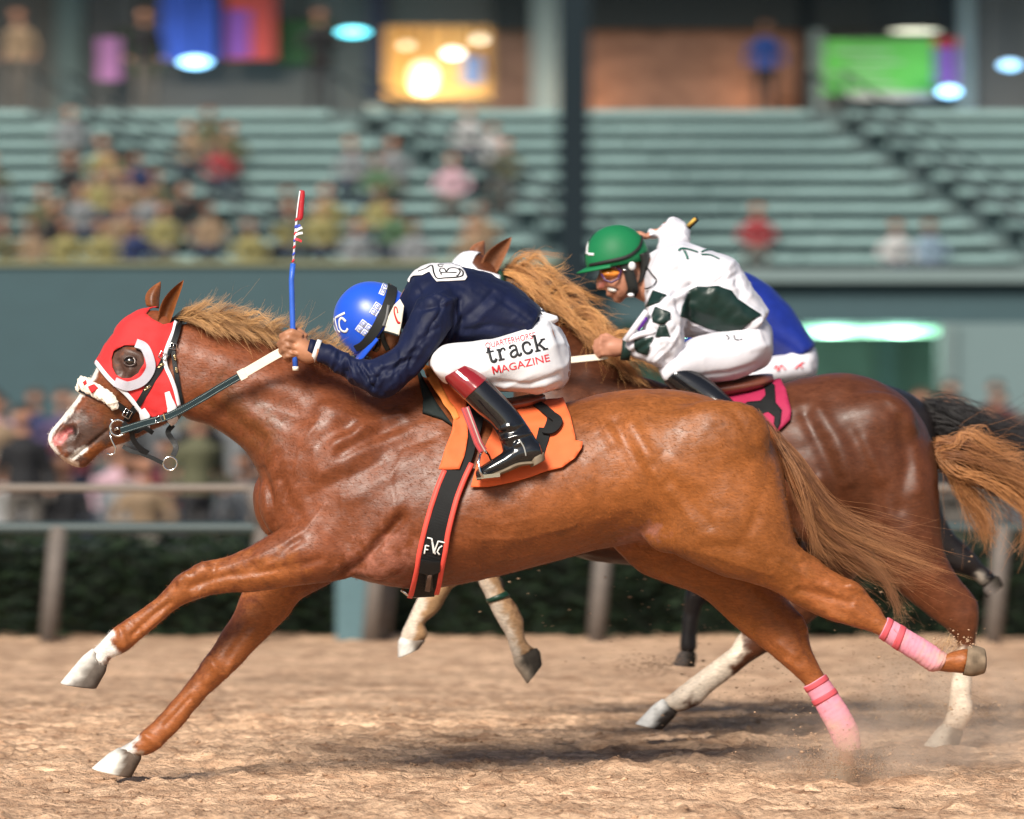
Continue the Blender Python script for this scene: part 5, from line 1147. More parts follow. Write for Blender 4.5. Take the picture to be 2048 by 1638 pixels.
wrinkle(jk2, .012, 26, 50, .4, 3); wrinkle(jk2, .006, 48, 20, .4, 6)
jacket2 = wrap('jacket', jk2, M_wsilk, J2); BJ2 = bvh_of(jacket2)
def dia(pts, st=5): return mobj('green_diamond', *patch(BJ2, pts, step=st, lift=.003, thick=.0015, Y=Y2, smooth=1), M_gsilk, jacket2)
dia([(1377,582),(1394,574),(1436,573),(1463,582),(1475,599),(1522,630),(1502,643),(1473,668),(1429,660),(1416,657),(1373,638),(1359,633),(1363,613)])
dia(z2([(600,170),(710,210),(650,270),(540,310)])); dia(z2([(620,300),(740,350),(740,400),(690,445),(600,430),(590,370)])); dia(z2([(650,450),(710,450),(740,550),(615,545)])); dia(z2([(450,580),(600,545),(555,695),(470,670),(445,630)]))
mk = MB()
for pl, w in (([(1357,503),(1362,498),(1375,499),(1395,505)], 5), ([(1368,502),(1373,512),(1375,519)], 6), ([(1402,510),(1420,511),(1438,519)], 4.5), ([(1402,505),(1412,501),(1424,500)], 3.5), ([(1430,504),(1440,506)], 4)): mk.add(*strap(BJ2, pl, w, .001, .003, Y=Y2, step=2, smooth=0))
mk.build('green_lettering', mat('green_print', (.01,.10,.07)), jacket2)
hs = MB()
for pl in ([(1296,535),(1306,548),(1315,562),(1306,576),(1293,577)],): hs.add(*strap(BJ2, pl, 3, .002, .006, Y=Y2, step=2))
hs.build('collar_cord', M_elastic, jacket2)
br2 = remesh([loft(PV2, Y2, 28), loft(TH2, Y2, 28), loft(TH2, Y2, 28, flipY=True)], .007, 9); vv = mverts(br2); nn = mnorms(br2); mset(br2, vv+nn*(fnoise(vv, 14, 6)*.004)[:, None])
sculpt(br2, [([(1400,752),(1460,745),(1510,730)], 5, -.006, -1), ([(1420,690),(1470,700)], 6, -.005, -1), ([(1500,700),(1535,690)], 6, .004, -1)], Y2)
wrinkle(br2, .006, 20, 15, .3, 5)
brq = wrap('breeches', br2, M_wsilk, J2); BB2 = bvh_of(brq)
mk = MB()
for pl in ([(1452,671),(1457,675),(1456,680)], [(1468,671),(1470,679),(1478,681)], [(1480,680),(1484,679)]): mk.add(*strap(BB2, pl, 2.5, .001, .002, Y=Y2, step=2, smooth=0))
mk.build('small_print', M_elastic, brq)
for fl_ in (False, True):
    bo = wrap('boot', remesh([loft(BO2, Y2, 24, flipY=fl_), loft(FT2, Y2, 20, flipY=fl_)], .006, 4), M_boot, J2)
for s in (1, -1):
    stp = thing('stirrup', 'steel stirrup under the second jockey\'s near boot' if s > 0 else 'steel stirrup on the far side of the second horse', 'stirrup', W(1415, 905, Y2-.315*s))
    mobj('stirrup_leather', *ribbon([W(1385,800,Y2-.29*s), W(1400,840,Y2-.33*s), W(1412,872,Y2-.35*s)], [Vector((0,-s,0))]*3, .022, .004), M_leather, stp, smooth=False)
    MB().add(*tube([W(1412,868,Y2-.315*s), W(1408,885,Y2-.35*s), W(1412,912,Y2-.36*s)], .0045, 8)).add(*tube([W(1412,868,Y2-.315*s), W(1420,885,Y2-.28*s), W(1424,912,Y2-.27*s)], .0045, 8)).build('iron', M_steel, stp)
    mobj('tread', *thicken([W(1404,910,Y2-.362*s), W(1436,908,Y2-.362*s), W(1438,914,Y2-.268*s), W(1406,916,Y2-.268*s)], [Vector((0,0,-1))]*4, [(0,1,2,3)], .012), M_steel, stp, smooth=False)
# helmet
o, f, yy, u = frame(1234, 514, 1160, 527, Y2)
hm = MB(); hm.add(*dome(.112, .100, .118, -.006)); n0 = len(hm.v)
hm.v += [L3(.112*math.cos(2*math.pi*j/40)*.98, .1*math.sin(2*math.pi*j/40)*.98, -.03) for j in range(40)]
for j in range(40): hm.f.append((n0-40+j, n0-40+(j+1) % 40, n0+(j+1) % 40, n0+j))
hm.f.append(tuple(n0+j for j in range(40))[::-1])
me = bpy.data.meshes.new('helmet'); me.from_pydata([tuple(p) for p in hm.v], [], hm.f); bm = bmesh.new(); bm.from_mesh(me); bmesh.ops.recalc_face_normals(bm, faces=bm.faces); bm.to_mesh(me); bm.free()
helm2 = wrap('helmet', me, M_gcap, J2); BH2 = bvh_of(helm2)
Vb = []; Fb = []
for i in range(15):
    t = R(-75+150*i/14)
    for r, dz in ((1.0, -.016), (1.36, -.03), (1.36, -.035), (1.0, -.026)):
        k = 1+(r-1)*math.cos(t); Vb.append(L3(.11*k*math.cos(t), .098*(1+(r-1)*.15)*math.sin(t), dz))
for i in range(14):
    for j in range(4): Fb.append((i*4+j, i*4+(j+1) % 4, i*4+4+(j+1) % 4, i*4+4+j))
mobj('brim', Vb, Fb, M_gcap, helm2)
mk = MB()
for pl, w in (([(1176,482),(1175,495),(1174,508)], 12), ([(1176,508),(1188,509)], 6)): mk.add(*strap(BH2, pl, w, .001, .0015, Y=Y2, step=2, smooth=0))
mk.build('cap_letter', M_print, helm2)
mobj('goggle_strap', *strap(BH2, [(1284,470),(1280,490),(1268,505),(1250,515),(1225,521),(1195,527),(1180,530)], [5,6,7,8,8,7,6], .003, .002, Y=Y2), M_elastic, helm2)
M_amber = mat('amber_lens', srgb(214,130,50), rough=.12, spec=.7)
gl = mobj('goggles', *loft([(1202,540,1206,556,0,.07),(1212,534,1214,560,0,.079),(1226,533,1228,562,0,.080),(1238,538,1238,556,0,.076)], Y2, 24, 4), M_amber, J2)
mobj('goggle_frame', *tube([W(1203,548,Y2-.073), W(1210,560,Y2-.079), W(1222,565,Y2-.081), W(1236,558,Y2-.080), W(1242,542,Y2-.078), W(1232,533,Y2-.081), W(1214,533,Y2-.08), W(1203,540,Y2-.073)], .004, 8), mat('purple_frame', (.06,.02,.08), rough=.3), gl)
har = mobj('chin_harness', *free_strap([lv2(1245,522,-.085), lv2(1256,540,-.085), lv2(1262,560,-.08), lv2(1266,578,-.07), lv2(1262,590,-.045)], .038, .004), M_elastic, helm2)
nb_ = mobj('neck_guard', *loft([(1270,512,1298,502,0,.085),(1276,530,1302,520,0,.08),(1276,550,1296,540,0,.075),(1272,570,1286,562,0,.068)], Y2, 20, 4), M_elastic, helm2)
mobj('ear_guard', *ball(W(1264,532,Y2-.09), (.013,.010,.016), 14, 10), mat('ear_guard_white', (.6,.6,.6)), helm2)
mobj('buckle', *ball(W(1249,540,Y2-.092), (.008,.006,.005), 10, 8), M_steel, helm2)
mobj('chin_cup', *ball(W(1262,590,Y2-.05), (.012,.02,.009), 12, 8), M_whitepipe, helm2)
cuff((1243,697),(1262,699),.040, M_gsilk, 'glove_cuff', jacket2, Y=Y2-.20)
wp2 = thing('whip', 'white and purple whip handle at the second jockey\'s wrist', 'whip', W(1270, 660, Y2-.26))
mobj('handle', *tube([W(1250,682,Y2-.26), W(1272,652,Y2-.265), W(1294,622,Y2-.27)], .011, 12), mat('white_tape', (.68,.66,.72), rough=.4), wp2)
mobj('purple_tape', *tube([W(1276,660,Y2-.262), W(1288,642,Y2-.266), W(1292,634,Y2-.268)], .0085, 10), mat('purple_tape', srgb(86,30,140), rough=.4), wp2)
mobj('tassel', *loft([(1252,676,1256,686,-.255,.012),(1275,664,1280,676,-.262,.014),(1300,658,1303,672,-.265,.013),(1310,660,1311,666,-.265,.008)], Y2, 12, 3), bpy.data.materials['white_tape'], wp2)
wp3 = thing('whip', 'black and yellow whip tip sticking out behind the second jockey\'s shoulder', 'whip', W(1380, 450, Y2+.22))
mobj('shaft', *tube([W(1285,470,Y2+.2), W(1340,470,Y2+.26), W(1376,456,Y2+.28), W(1394,438,Y2+.27)], [.006,.006,.008,.010], 10), M_elastic, wp3)
mobj('yellow_band', *tube([W(1376,452,Y2+.268), W(1391,437,Y2+.258)], .006, 8), mat('yellow_tape', srgb(200,160,70)), wp3)
# ================================================================== the third horse and rider, almost black, farthest from the lens
Y3 = 3.3
H3 = thing('racehorse', 'near-black racehorse mostly hidden behind the other two, blue-jacketed jockey on top', 'horse', W(1450, 1433, Y3))
T3 = [(1050,850,1050,960,0,.09),(1100,790,1090,1040,0,.17),(1200,770,1180,1075,0,.2,-.3),(1300,772,1290,1085,0,.23,-.4),(1400,795,1390,1075,0,.26,-.25),(1500,795,1490,1060,0,.27,-.15),(1600,775,1590,1045,0,.262),(1690,757,1690,1050,0,.268),(1770,768,1765,1055,0,.25),(1840,797,1838,1040,0,.2),(1876,850,1876,990,0,.12)]
N3 = [(1020,640,1010,740,0,.07),(1060,655,1035,780,0,.09,-.2),(1120,690,1050,850,0,.11,-.3),(1200,745,1070,920,0,.15,-.35),(1290,772,1120,960,0,.165,-.4)]
HD3 = [(1020,635,1030,720,0,.06),(985,630,1018,750,0,.085),(950,655,985,775,0,.085),(925,695,960,795,0,.066),(905,740,935,812,0,.052),(895,775,922,825,0,.05),(893,800,912,830,0,.03)]
F3N = [(1110,960,1180,1060,-.11,.08),(1040,1030,1100,1090,-.13,.06),(980,1060,1020,1110,-.13,.046),(940,1080,975,1120,-.13,.04),(930,1110,965,1130,-.13,.034),(945,1150,972,1142,-.13,.03),(965,1180,992,1170,-.13,.034),(975,1198,1005,1185,-.13,.033)]
F3F = [(1110,960,1180,1060,.11,.08),(1010,1010,1070,1080,.13,.06),(930,1040,970,1095,.13,.046),(870,1070,905,1115,.13,.036),(830,1095,862,1132,.13,.03),(800,1118,838,1150,.13,.034),(785,1135,822,1162,.13,.033)]
B3N = [(1700,880,1850,870,-.11,.1),(1730,970,1876,950,-.14,.11),(1770,1040,1885,1010,-.15,.085),(1820,1090,1905,1060,-.145,.06),(1870,1125,1935,1090,-.14,.046),(1910,1145,1955,1110,-.14,.04),(1940,1155,1968,1128,-.135,.031),(1960,1168,1985,1142,-.13,.035),(1968,1180,1996,1155,-.13,.034)]
B3F = [(1600,940,1760,930,.12,.11),(1560,1030,1680,1040,.14,.09),(1500,1090,1590,1110,.14,.065),(1440,1120,1510,1150,.14,.05),(1400,1145,1460,1175,.14,.044),(1372,1180,1420,1195,.13,.036),(1365,1220,1402,1225,.13,.029),(1360,1265,1395,1268,.13,.03),(1358,1290,1396,1292,.13,.035),(1358,1308,1390,1310,.13,.033)]
DK3 = np.array([.014,.011,.011])
body3 = horse_body(H3, Y3, [T3, N3, HD3, F3N, F3F, B3N, B3F], [(1730,870,120,80,-.16,.1,20),(1130,930,85,120,-.12,.08,25)], [([(1770,790),(1810,860),(1830,930)], 8, -.008), ([(1800,790),(1840,850)], 8, .006), ([(1820,800),(1850,850)], 6, -.006)], DK3, [((.35,.3,.25), [(1960,1160)], 12, 10)], M_coat2, [(1100,880),(1300,940),(1500,930),(1700,920),(1800,940)], .014)
for a in ((((968,1182),(1004,1156)), ((985,1192),(1010,1172)), -.13), (((1966,1182),(1998,1152)), ((1975,1196),(2006,1170)), -.13), (((1356,1306),(1394,1310)), ((1345,1330),(1390,1334)), .13), (((784,1132),(824,1164)), ((765,1150),(800,1172)), .13)): hoof(a[0], a[1], a[2], .037, .046, H3, Y3, light=(.12,.1,.09), dark=(.03,.025,.02))
ear((1045,585),(1008,636),(1040,645),-.05,-.07, M_coat2, H3, (.03,.02,.02), Y3); ear((1020,585),(990,632),(1015,640),.03,.05, M_coat2, H3, (.03,.02,.02), Y3)
rng = np.random.default_rng(41); tl = []
for i in range(80):
    yo = rng.normal()*.05
    tl.append(([W(1850+20*rng.random(), 815+30*rng.random(), Y3+yo*.4), W(1910+10*rng.normal(), 845+10*rng.normal(), Y3+yo), W(1985, 880+12*rng.normal(), Y3+yo), W(2060, 905+18*rng.normal(), Y3+yo), W(2130+20*rng.normal(), 960+25*rng.normal(), Y3+yo)], .04, 20))
strands('tail', tl, M_hair, H3, 44, segs=8, rad=.0018, colA=(.02,.016,.016), colB=(.008,.007,.007), loose=.05, spread=.05)
cl = []
crest3 = np.array(catmull([(1025,640),(1060,655),(1120,690),(1200,745)], 8))
for i in range(50):
    x, y = crest3[int(rng.random()*(len(crest3)-1))]; L = rng.uniform(40, 80); cl.append(([W(x, y, Y3), W(x+L*.4, y-8, Y3), W(x+L, y+14*rng.normal(), Y3+.05*rng.normal())], .024, 18))
strands('mane', cl, M_hair, H3, 45, segs=6, rad=.0018, colA=(.02,.016,.016), colB=(.008,.007,.007))
BV3 = bvh_of(body3)
sad3 = thing('saddle', 'dark saddle and cloth under the blue-jacketed third jockey', 'saddle', W(1500, 780, Y3))
C3 = [(1380,785),(1480,785),(1560,780),(1590,830),(1580,880),(1480,900),(1390,880)]
mobj('number_cloth', *patch(BV3, C3, step=12, lift=.012, Y=Y3), M_pad, sad3); mobj('number_cloth', *mirrorY(patch(BV3, C3, step=12, lift=.012, Y=Y3), Y3), M_pad, sad3)
mobj('seat', *loft([(1400,785,1405,805,0,.08),(1470,775,1475,815,0,.13),(1560,765,1565,800,0,.12),(1600,765,1602,780,0,.05)], Y3, 20, 4), M_leather, sad3)
J3 = thing('person', 'jockey in royal blue jacket bent low behind the white-silk jockey', 'person', W(1530, 780, Y3))
M_royal = mat('royal_blue_silk', srgb(26,44,128), rough=.45, spec=.4, var=.15, bump=.25, bscale=40)
TO3 = [(1385,560,1370,600,0,.06),(1420,545,1395,630,0,.14),(1470,540,1430,670,0,.185),(1525,562,1475,695,0,.185),(1568,598,1515,712,0,.18),(1604,645,1555,722,0,.17),(1632,690,1580,722,0,.165)]
SL3 = [(1460,575,1405,590,-.11,.065),(1462,620,1395,625,-.18,.075),(1450,670,1385,660,-.21,.07),(1420,715,1370,680,-.21,.064),(1380,720,1350,680,-.2,.05),(1345,712,1330,682,-.2,.04)]
TH3 = [(1610,705,1628,758,-.07,.09),(1570,708,1585,768,-.1,.105),(1510,718,1525,775,-.14,.1),(1460,735,1470,782,-.18,.08),(1430,752,1440,782,-.2,.055)]
PV3 = [(1600,660,1560,735,0,.15),(1628,690,1600,765,0,.155),(1636,715,1630,758,0,.1)]
BO3 = [(1430,785,1462,755,-.22,.054),(1470,812,1504,780,-.24,.055),(1520,845,1548,820,-.28,.046),(1530,868,1562,862,-.3,.04)]
FT3 = [(1558,850,1566,880,-.3,.03),(1530,855,1538,888,-.3,.038),(1490,872,1496,894,-.305,.038),(1470,884,1472,892,-.305,.018)]
hd3 = [(1330,560,1372,590,0,.06),(1330,585,1385,610,0,.072),(1335,610,1390,620,0,.068),(1348,630,1385,632,0,.045)]
sk = [loft(hd3, Y3), loft([(1375,560,1360,610,0,.055),(1420,560,1400,620,0,.06)], Y3), loft(slim(TO3, .14), Y3, 16, 3), loft(slim(PV3, .14), Y3, 16, 3)]
for fl_ in (False, True): sk += [loft(slim(TH3, .15), Y3, 12, 3, flipY=fl_), loft(slim(BO3, .15), Y3, 12, 3, flipY=fl_), loft(slim(SL3, .3), Y3, 12, 3, flipY=fl_), loft([(1345,684,1340,710,-.2,.03),(1322,682,1318,708,-.2,.032),(1306,688,1304,704,-.2,.02)], Y3, 12, 3, flipY=fl_)]
b3 = remesh(sk, .009, 2); vcolor(b3, np.tile(SK2*.8, (len(b3.vertices), 1))); wrap('body', b3, M_skin, J3)
jk3 = remesh([loft(TO3, Y3, 28), loft(SL3, Y3, 20), loft(SL3, Y3, 20, flipY=True)], .01, 6); vv = mverts(jk3); nn = mnorms(jk3); mset(jk3, vv+nn*(fnoise(vv, 14, 2)*.006)[:, None]); wrap('jacket', jk3, M_royal, J3)
br3 = remesh([loft(PV3, Y3, 24), loft(TH3, Y3, 20), loft(TH3, Y3, 20, flipY=True)], .01, 6); bq3 = wrap('breeches', br3, M_wsilk, J3); BB3 = bvh_of(bq3)
for pl in ([(1548,738),(1553,732),(1556,742),(1562,731),(1570,740)], [(1590,738),(1596,732),(1607,725)], [(1600,730),(1604,738)]): mobj('red_letter', *strap(BB3, pl, 3.5, .001, .003, Y=Y3, step=3, smooth=0), M_pr, bq3)
for fl_ in (False, True): wrap('boot', remesh([loft(BO3, Y3, 20, flipY=fl_), loft(FT3, Y3, 16, flipY=fl_)], .008, 3), M_boot, J3)
o, f, yy, u = frame(1358, 590, 1310, 615, Y3)
hm = MB(); hm.add(*dome(.112, .1, .12, -.006)); hm.f.append(tuple(len(hm.v)-40+j for j in range(40))[::-1])
hm.build('helmet', M_royal, J3)
# ================================================================== the place
def gz(Y): return -0.39*np.clip((Y-3.0)/13.0, 0, 1)
# track surface: raked sand, one sheet; fine near the horses
def soil_mat():
    m = bpy.data.materials.new('track_sand'); m.use_nodes = True; nt = m.node_tree; N = nt.nodes; L = nt.links; b = N['Principled BSDF']
    tc = N.new('ShaderNodeTexCoord')
    def nz(scale, stretch, detail=6, rough=.6):
        mp = N.new('ShaderNodeMapping'); mp.inputs['Scale'].default_value = stretch; L.new(tc.outputs['Object'], mp.inputs[0])
        n = N.new('ShaderNodeTexNoise'); n.inputs['Scale'].default_value = scale; n.inputs['Detail'].default_value = detail; n.inputs['Roughness'].default_value = rough; L.new(mp.outputs[0], n.inputs['Vector']); return n.outputs[0]
    a = nz(9, (.45, 1, 1)); c = nz(60, (.6, 1, 1), 4); d = nz(1.3, (.5, 1, 1), 3)
    r1 = N.new('ShaderNodeValToRGB'); r1.color_ramp.elements[0].position = .33; r1.color_ramp.elements[0].color = (.33,.19,.115,1); r1.color_ramp.elements[1].position = .62; r1.color_ramp.elements[1].color = (.74,.49,.32,1)
    L.new(a, r1.inputs[0])
    mx = N.new('ShaderNodeMix'); mx.data_type = 'RGBA'; mx.blend_type = 'MULTIPLY'; mx.inputs[0].default_value = 1
    mr = N.new('ShaderNodeMapRange'); mr.inputs['From Min'].default_value = .3; mr.inputs['From Max'].default_value = .7; mr.inputs['To Min'].default_value = .72; mr.inputs['To Max'].default_value = 1.25; L.new(c, mr.inputs[0])
    L.new(r1.outputs[0], mx.inputs[6]); L.new(mr.outputs[0], mx.inputs[7])
    m2 = N.new('ShaderNodeMix'); m2.data_type = 'RGBA'; m2.blend_type = 'MULTIPLY'; m2.inputs[0].default_value = 1
    mq = N.new('ShaderNodeMapRange'); mq.inputs['From Min'].default_value = .35; mq.inputs['From Max'].default_value = .65; mq.inputs['To Min'].default_value = .85; mq.inputs['To Max'].default_value = 1.15; L.new(d, mq.inputs[0])
    L.new(mx.outputs[2], m2.inputs[6]); L.new(mq.outputs[0], m2.inputs[7]); L.new(m2.outputs[2], b.inputs['Base Color'])
    b.inputs['Roughness'].default_value = .95; b.inputs['Specular IOR Level'].default_value = .15
    bu = N.new('ShaderNodeBump'); bu.inputs['Strength'].default_value = 1.0; bu.inputs['Distance'].default_value = .02; gr = nz(190, (.8, 1, 1), 3); ad = N.new('ShaderNodeMath'); ad.operation = 'MULTIPLY_ADD'; ad.inputs[1].default_value = .45; L.new(gr, ad.inputs[0]); L.new(c, ad.inputs[2]); L.new(ad.outputs[0], bu.inputs['Height']); L.new(bu.outputs[0], b.inputs['Normal'])
    return m
M_soil = soil_mat()
def height(X, Y):
    P = np.stack([X.ravel(), Y.ravel(), np.zeros(X.size)], 1)
    q = P*np.array([.55, 1, 1]); h = .012*fnoise(q, 4.0, 1)+.009*fnoise(q, 9.0, 2)+.009*fnoise(q, 21.0, 3)+.009*fnoise(q, 45.0, 5)+.007*fnoise(q, 80.0, 6)+.006*np.sin(P[:, 1]*48+2.5*fnoise(q, 1.5, 8))*np.clip(fnoise(q, 1.1, 9)+.4, 0, 1)
    h = np.where(h > 0, h, h*1.25)
    for (x, y, r, a) in PITS:
        ii = np.nonzero((np.abs(P[:, 0]-x) < r*4) & (np.abs(P[:, 1]-y) < r*4))[0]; d = np.hypot(P[ii, 0]-x, P[ii, 1]-y); h[ii] += a*np.exp(-(d/r)**2)-a*.35*np.exp(-((d-r*1.6)/(r*.6))**2)
    return (h-.005).reshape(X.shape)+gz(Y)
prng = random.Random(4)
PITS = [(prng.uniform(-2.4, 2.4), prng.uniform(-2.2, 3.5), prng.uniform(.045, .085), -prng.uniform(.02, .055)) for _ in range(130)]
PITS += [(W(1660,1560,.0).x, -.04, .08, .02), (W(1900,1490,Y2).x, Y2-.13, .12, -.03)]
def grid_sheet(xs, ys):
    X, Y = np.meshgrid(xs, ys); Z = height(X, Y); V = np.stack([X.ravel(), Y.ravel(), Z.ravel()], 1); nx, ny = len(xs), len(ys)
    i = np.arange(nx-1)[None, :]+np.arange(ny-1)[:, None]*nx; i = i.ravel()
    return V, np.stack([i, i+1, i+nx+1, i+nx], 1)
xs = np.concatenate([np.linspace(-60, -5.2, 14)[:-1], np.linspace(-5.2, -2.1, 90)[:-1], np.linspace(-2.1, 2.1, 520), np.linspace(2.1, 5.2, 90)[1:], np.linspace(5.2, 60, 14)[1:]])
ys = np.concatenate([np.linspace(-22, -3.2, 30)[:-1], np.linspace(-3.2, 4.2, 620), np.linspace(4.2, 17.6, 260)[1:]])
V, F = grid_sheet(xs, ys)
me = np_mesh('track', V, F)
tag(wrap('track', me, M_soil), kind='structure')
M_apron = mat('apron_asphalt', (.06,.06,.06), rough=.9, var=.2, scale=6)
tag(mobj('apron', [(-200,17.3,-.95),(200,17.3,-.95),(200,200,-.95),(-200,200,-.95)], [(0,1,2,3)], M_apron, smooth=False), kind='structure')
tag(mobj('infield', [(-200,-120,-.08),(200,-120,-.08),(200,-21.5,-.08),(-200,-21.5,-.08)], [(0,1,2,3)], mat('infield_grass', (.05,.09,.03), rough=.95, var=.3, scale=3), smooth=False), kind='structure')
# clods lying on the surface and thrown up behind the hooves
def clod(c, r, rg):
    V, F = ball((0, 0, 0), 1, 5, 3)
    return [Vector(c)+Vector((v.x*r*rg.uniform(.7, 1.5), v.y*r, v.z*r*.7))*rg.uniform(.75, 1.2) for v in V], F
rg = random.Random(12); mb = MB(); CP = []
for i in range(11000):
    x, y = rg.uniform(-2.3, 2.3), rg.uniform(-2.6, 5.5); r = rg.uniform(.002, .0062)*(2.2 if rg.random() < .05 else 1)
    CP.append((x, y, r))
CPa = np.array(CP); HZ = height(CPa[:, 0][None], CPa[:, 1][None])[0]
for (x, y, r), z in zip(CP, HZ): mb.add(*clod((x, y, z+r*.3), r, rg))
tag(mb.build('soil_clods', M_soil), 'small crumbs of brown soil lying over the raked track', 'soil', kind='stuff')
mb = MB()
for (cx, cy, Yc, n, sx, sy) in ((1700,1535,.13,150,55,20), (1640,1470,.2,70,70,44), (1880,1420,Y2-.1,170,80,36), (1800,1330,Y2,60,60,80), (1440,1230,Y2+.8,70,80,70), (1300,1330,Y3,110,44,10), (1280,1200,Y2+.6,40,160,70), (1000,1220,Y2+.5,24,160,60), (1500,1400,Y2,50,100,50), (1930,1130,Y2,40,90,120), (1920,1290,-.1,60,26,14)):
    for i in range(n):
        r = rg.uniform(.001, .0045)*(1 if rg.random() < .93 else 1.8); p = W(cx+rg.gauss(0, sx), cy+rg.gauss(0, sy)-abs(rg.gauss(0, 8)), Yc+rg.gauss(0, .12))
        if p.z > .005: mb.add(*clod(p, r, rg))
for (cx, cy, Yc, n, sx, sy) in ((1690,1540,.05,1500,60,16), (1620,1530,.1,500,60,30), (1890,1435,Y2-.1,1300,75,26), (1790,1340,Y2-.1,700,50,70), (1560,1420,Y2-.3,500,90,40), (1300,1338,Y3-.1,600,50,9)):
    for i in range(n):
        r = rg.uniform(.0008, .0024); p = W(cx+rg.gauss(0, sx), cy+rg.gauss(0, sy)-abs(rg.gauss(0, 10)), Yc+rg.gauss(0, .10))
        if p.z > .002: mb.add([p+Vector((r*2, 0, 0)), p+Vector((-r, r, r)), p+Vector((-r, -r, r)), p+Vector((0, 0, -r))], [(0,1,2),(0,3,1),(0,2,3),(1,3,2)])
tag(mb.build('flying_dirt', mat('dry_dirt', (.42,.27,.17), rough=.95, var=.3, scale=30)), 'spray of brown dirt thrown up behind the galloping hooves', 'dirt', kind='stuff')
# ------------------------------------------------------------------ rail, hedge
YR = 16.2
M_rail = mat('pale_rail', (.15,.122,.10), rough=.5, var=.1); M_post = mat('weathered_post', (.115,.096,.084), rough=.7, var=.2); M_raild = mat('green_grey_rail', (.026,.045,.047), rough=.5)
rail = thing('track_rail', 'pale two-bar outer rail on leaning posts in front of the hedge', 'rail', W(1024, 1285, YR))
for i, px_ in enumerate((-3900, -3000, -2200, -1500, -800, -330, 95, 505, 740, 1190, 1590, 1985, 2400, 2900, 3600, 4400, 5300, 6000)):
    b = W(px_, 1290, YR); t = W(px_+22, 1052, YR); mobj('post', *tube([b, (b+t)/2, t], .052 if px_ != 505 else .05, 12), M_post, rail)
    if px_ == 505: mobj('post_top', *tube([t, W(px_+4, 968, YR)], .055, 12), M_post, rail)
x0, x1 = -30.0, 30.0
for yy0, r_, m_ in ((976, .024, M_rail), (1056, .036, M_raild)):
    z = W(0, yy0, YR).z; mobj('rail_bar', *tube([(x0, YR, z), (0, YR, z), (x1, YR, z)], r_, 14), m_, rail)
def leaf_mass(x0, x1, y0, y1, z0, z1, n, size, rg, colA, colB):
    V = []; F = []; C = []
    for i in range(n):
        x = rg.uniform(x0, x1); t = rg.random(); y = y0+(y1-y0)*(t*t if rg.random() < .7 else t); z = z0+(z1-z0)*rg.random()**.8
        z += .08*noise.noise(Vector((x*2.2, 3, 0)))*(z-z0)/(z1-z0); y += .10*noise.noise(Vector((x*2.5, z*3, 7)))
        a = Vector((rg.gauss(0, 1), rg.gauss(0, 1), rg.gauss(0, 1))).normalized(); b = a.orthogonal().normalized(); s = size*rg.uniform(.6, 1.4); c = Vector((x, y, z)); n0 = len(V)
        V += [c-a*s, c+b*s*.45, c+a*s, c-b*s*.45]; F.append((n0, n0+1, n0+2, n0+3)); q = rg.random(); cl = [A*(1-q)+B*q for A, B in zip(colA, colB)]; C += [cl]*4
    return V, F, C
M_leaf = mat('hedge_leaf', (1,1,1), rough=.6, spec=.2, var=.2, attr='coat')
rg = random.Random(21); zt = W(0, 1066, 17).z
TODO = []
WRD = ['one','two','three','four','five','six','seven','eight','nine','ten','eleven','twelve','thirteen']
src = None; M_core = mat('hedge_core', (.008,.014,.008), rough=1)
for i in range(-9, 18):
    xa = -6.3+i*1.4
    lab = 'clipped dark green hedge shrub behind the rail, number %s from the left' % WRD[i-2] if 2 <= i <= 6 else 'hedge shrub out past the %s edge of the view, number %s outward' % (('left', WRD[1-i]) if i < 2 else ('right', WRD[i-7]))
    hd = thing('hedge_shrub', lab, 'shrub', (xa+.7, 17.3, -.5), 'clipped hedge behind the rail')
    if 1 <= i <= 7:
        V, F, C = leaf_mass(xa, xa+1.44, 16.75, 17.9, -.9, zt, 3400, .04, rg, (.004,.009,.005), (.018,.032,.014))
        o = mobj('foliage', V, F, M_leaf, hd, smooth=False); vcolor(o.data, np.array(C))
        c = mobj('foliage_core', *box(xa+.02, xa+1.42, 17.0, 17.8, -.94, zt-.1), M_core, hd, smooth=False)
        t = mobj('trunk', *tube([(xa+.7, 17.4, -.95), (xa+.7, 17.4, -.2)], .05, 8), M_post, hd)
        if i == 1: src = [(q, xa) for q in (o, c, t)]
    else: TODO.append((hd, xa))
for hd, xa in TODO:
    for q, x_ in src:
        k = q.copy(); COL.objects.link(k); k.parent = hd
brd = thing('notice_board', 'pale teal panel standing by the rail under the leading horse\'s chest', 'panel', W(718, 1285, 16.5))
mobj('panel', *box(W(672,0,16.45).x, W(762,0,16.45).x, 16.42, 16.47, W(0,1288,16.45).z, W(0,1120,16.45).z), mat('teal_panel', (.065,.13,.15), rough=.5), brd, smooth=False)
mobj('stake', *tube([W(770,1288,16.4), W(785,1120,16.4)], .03, 8), M_post, brd)
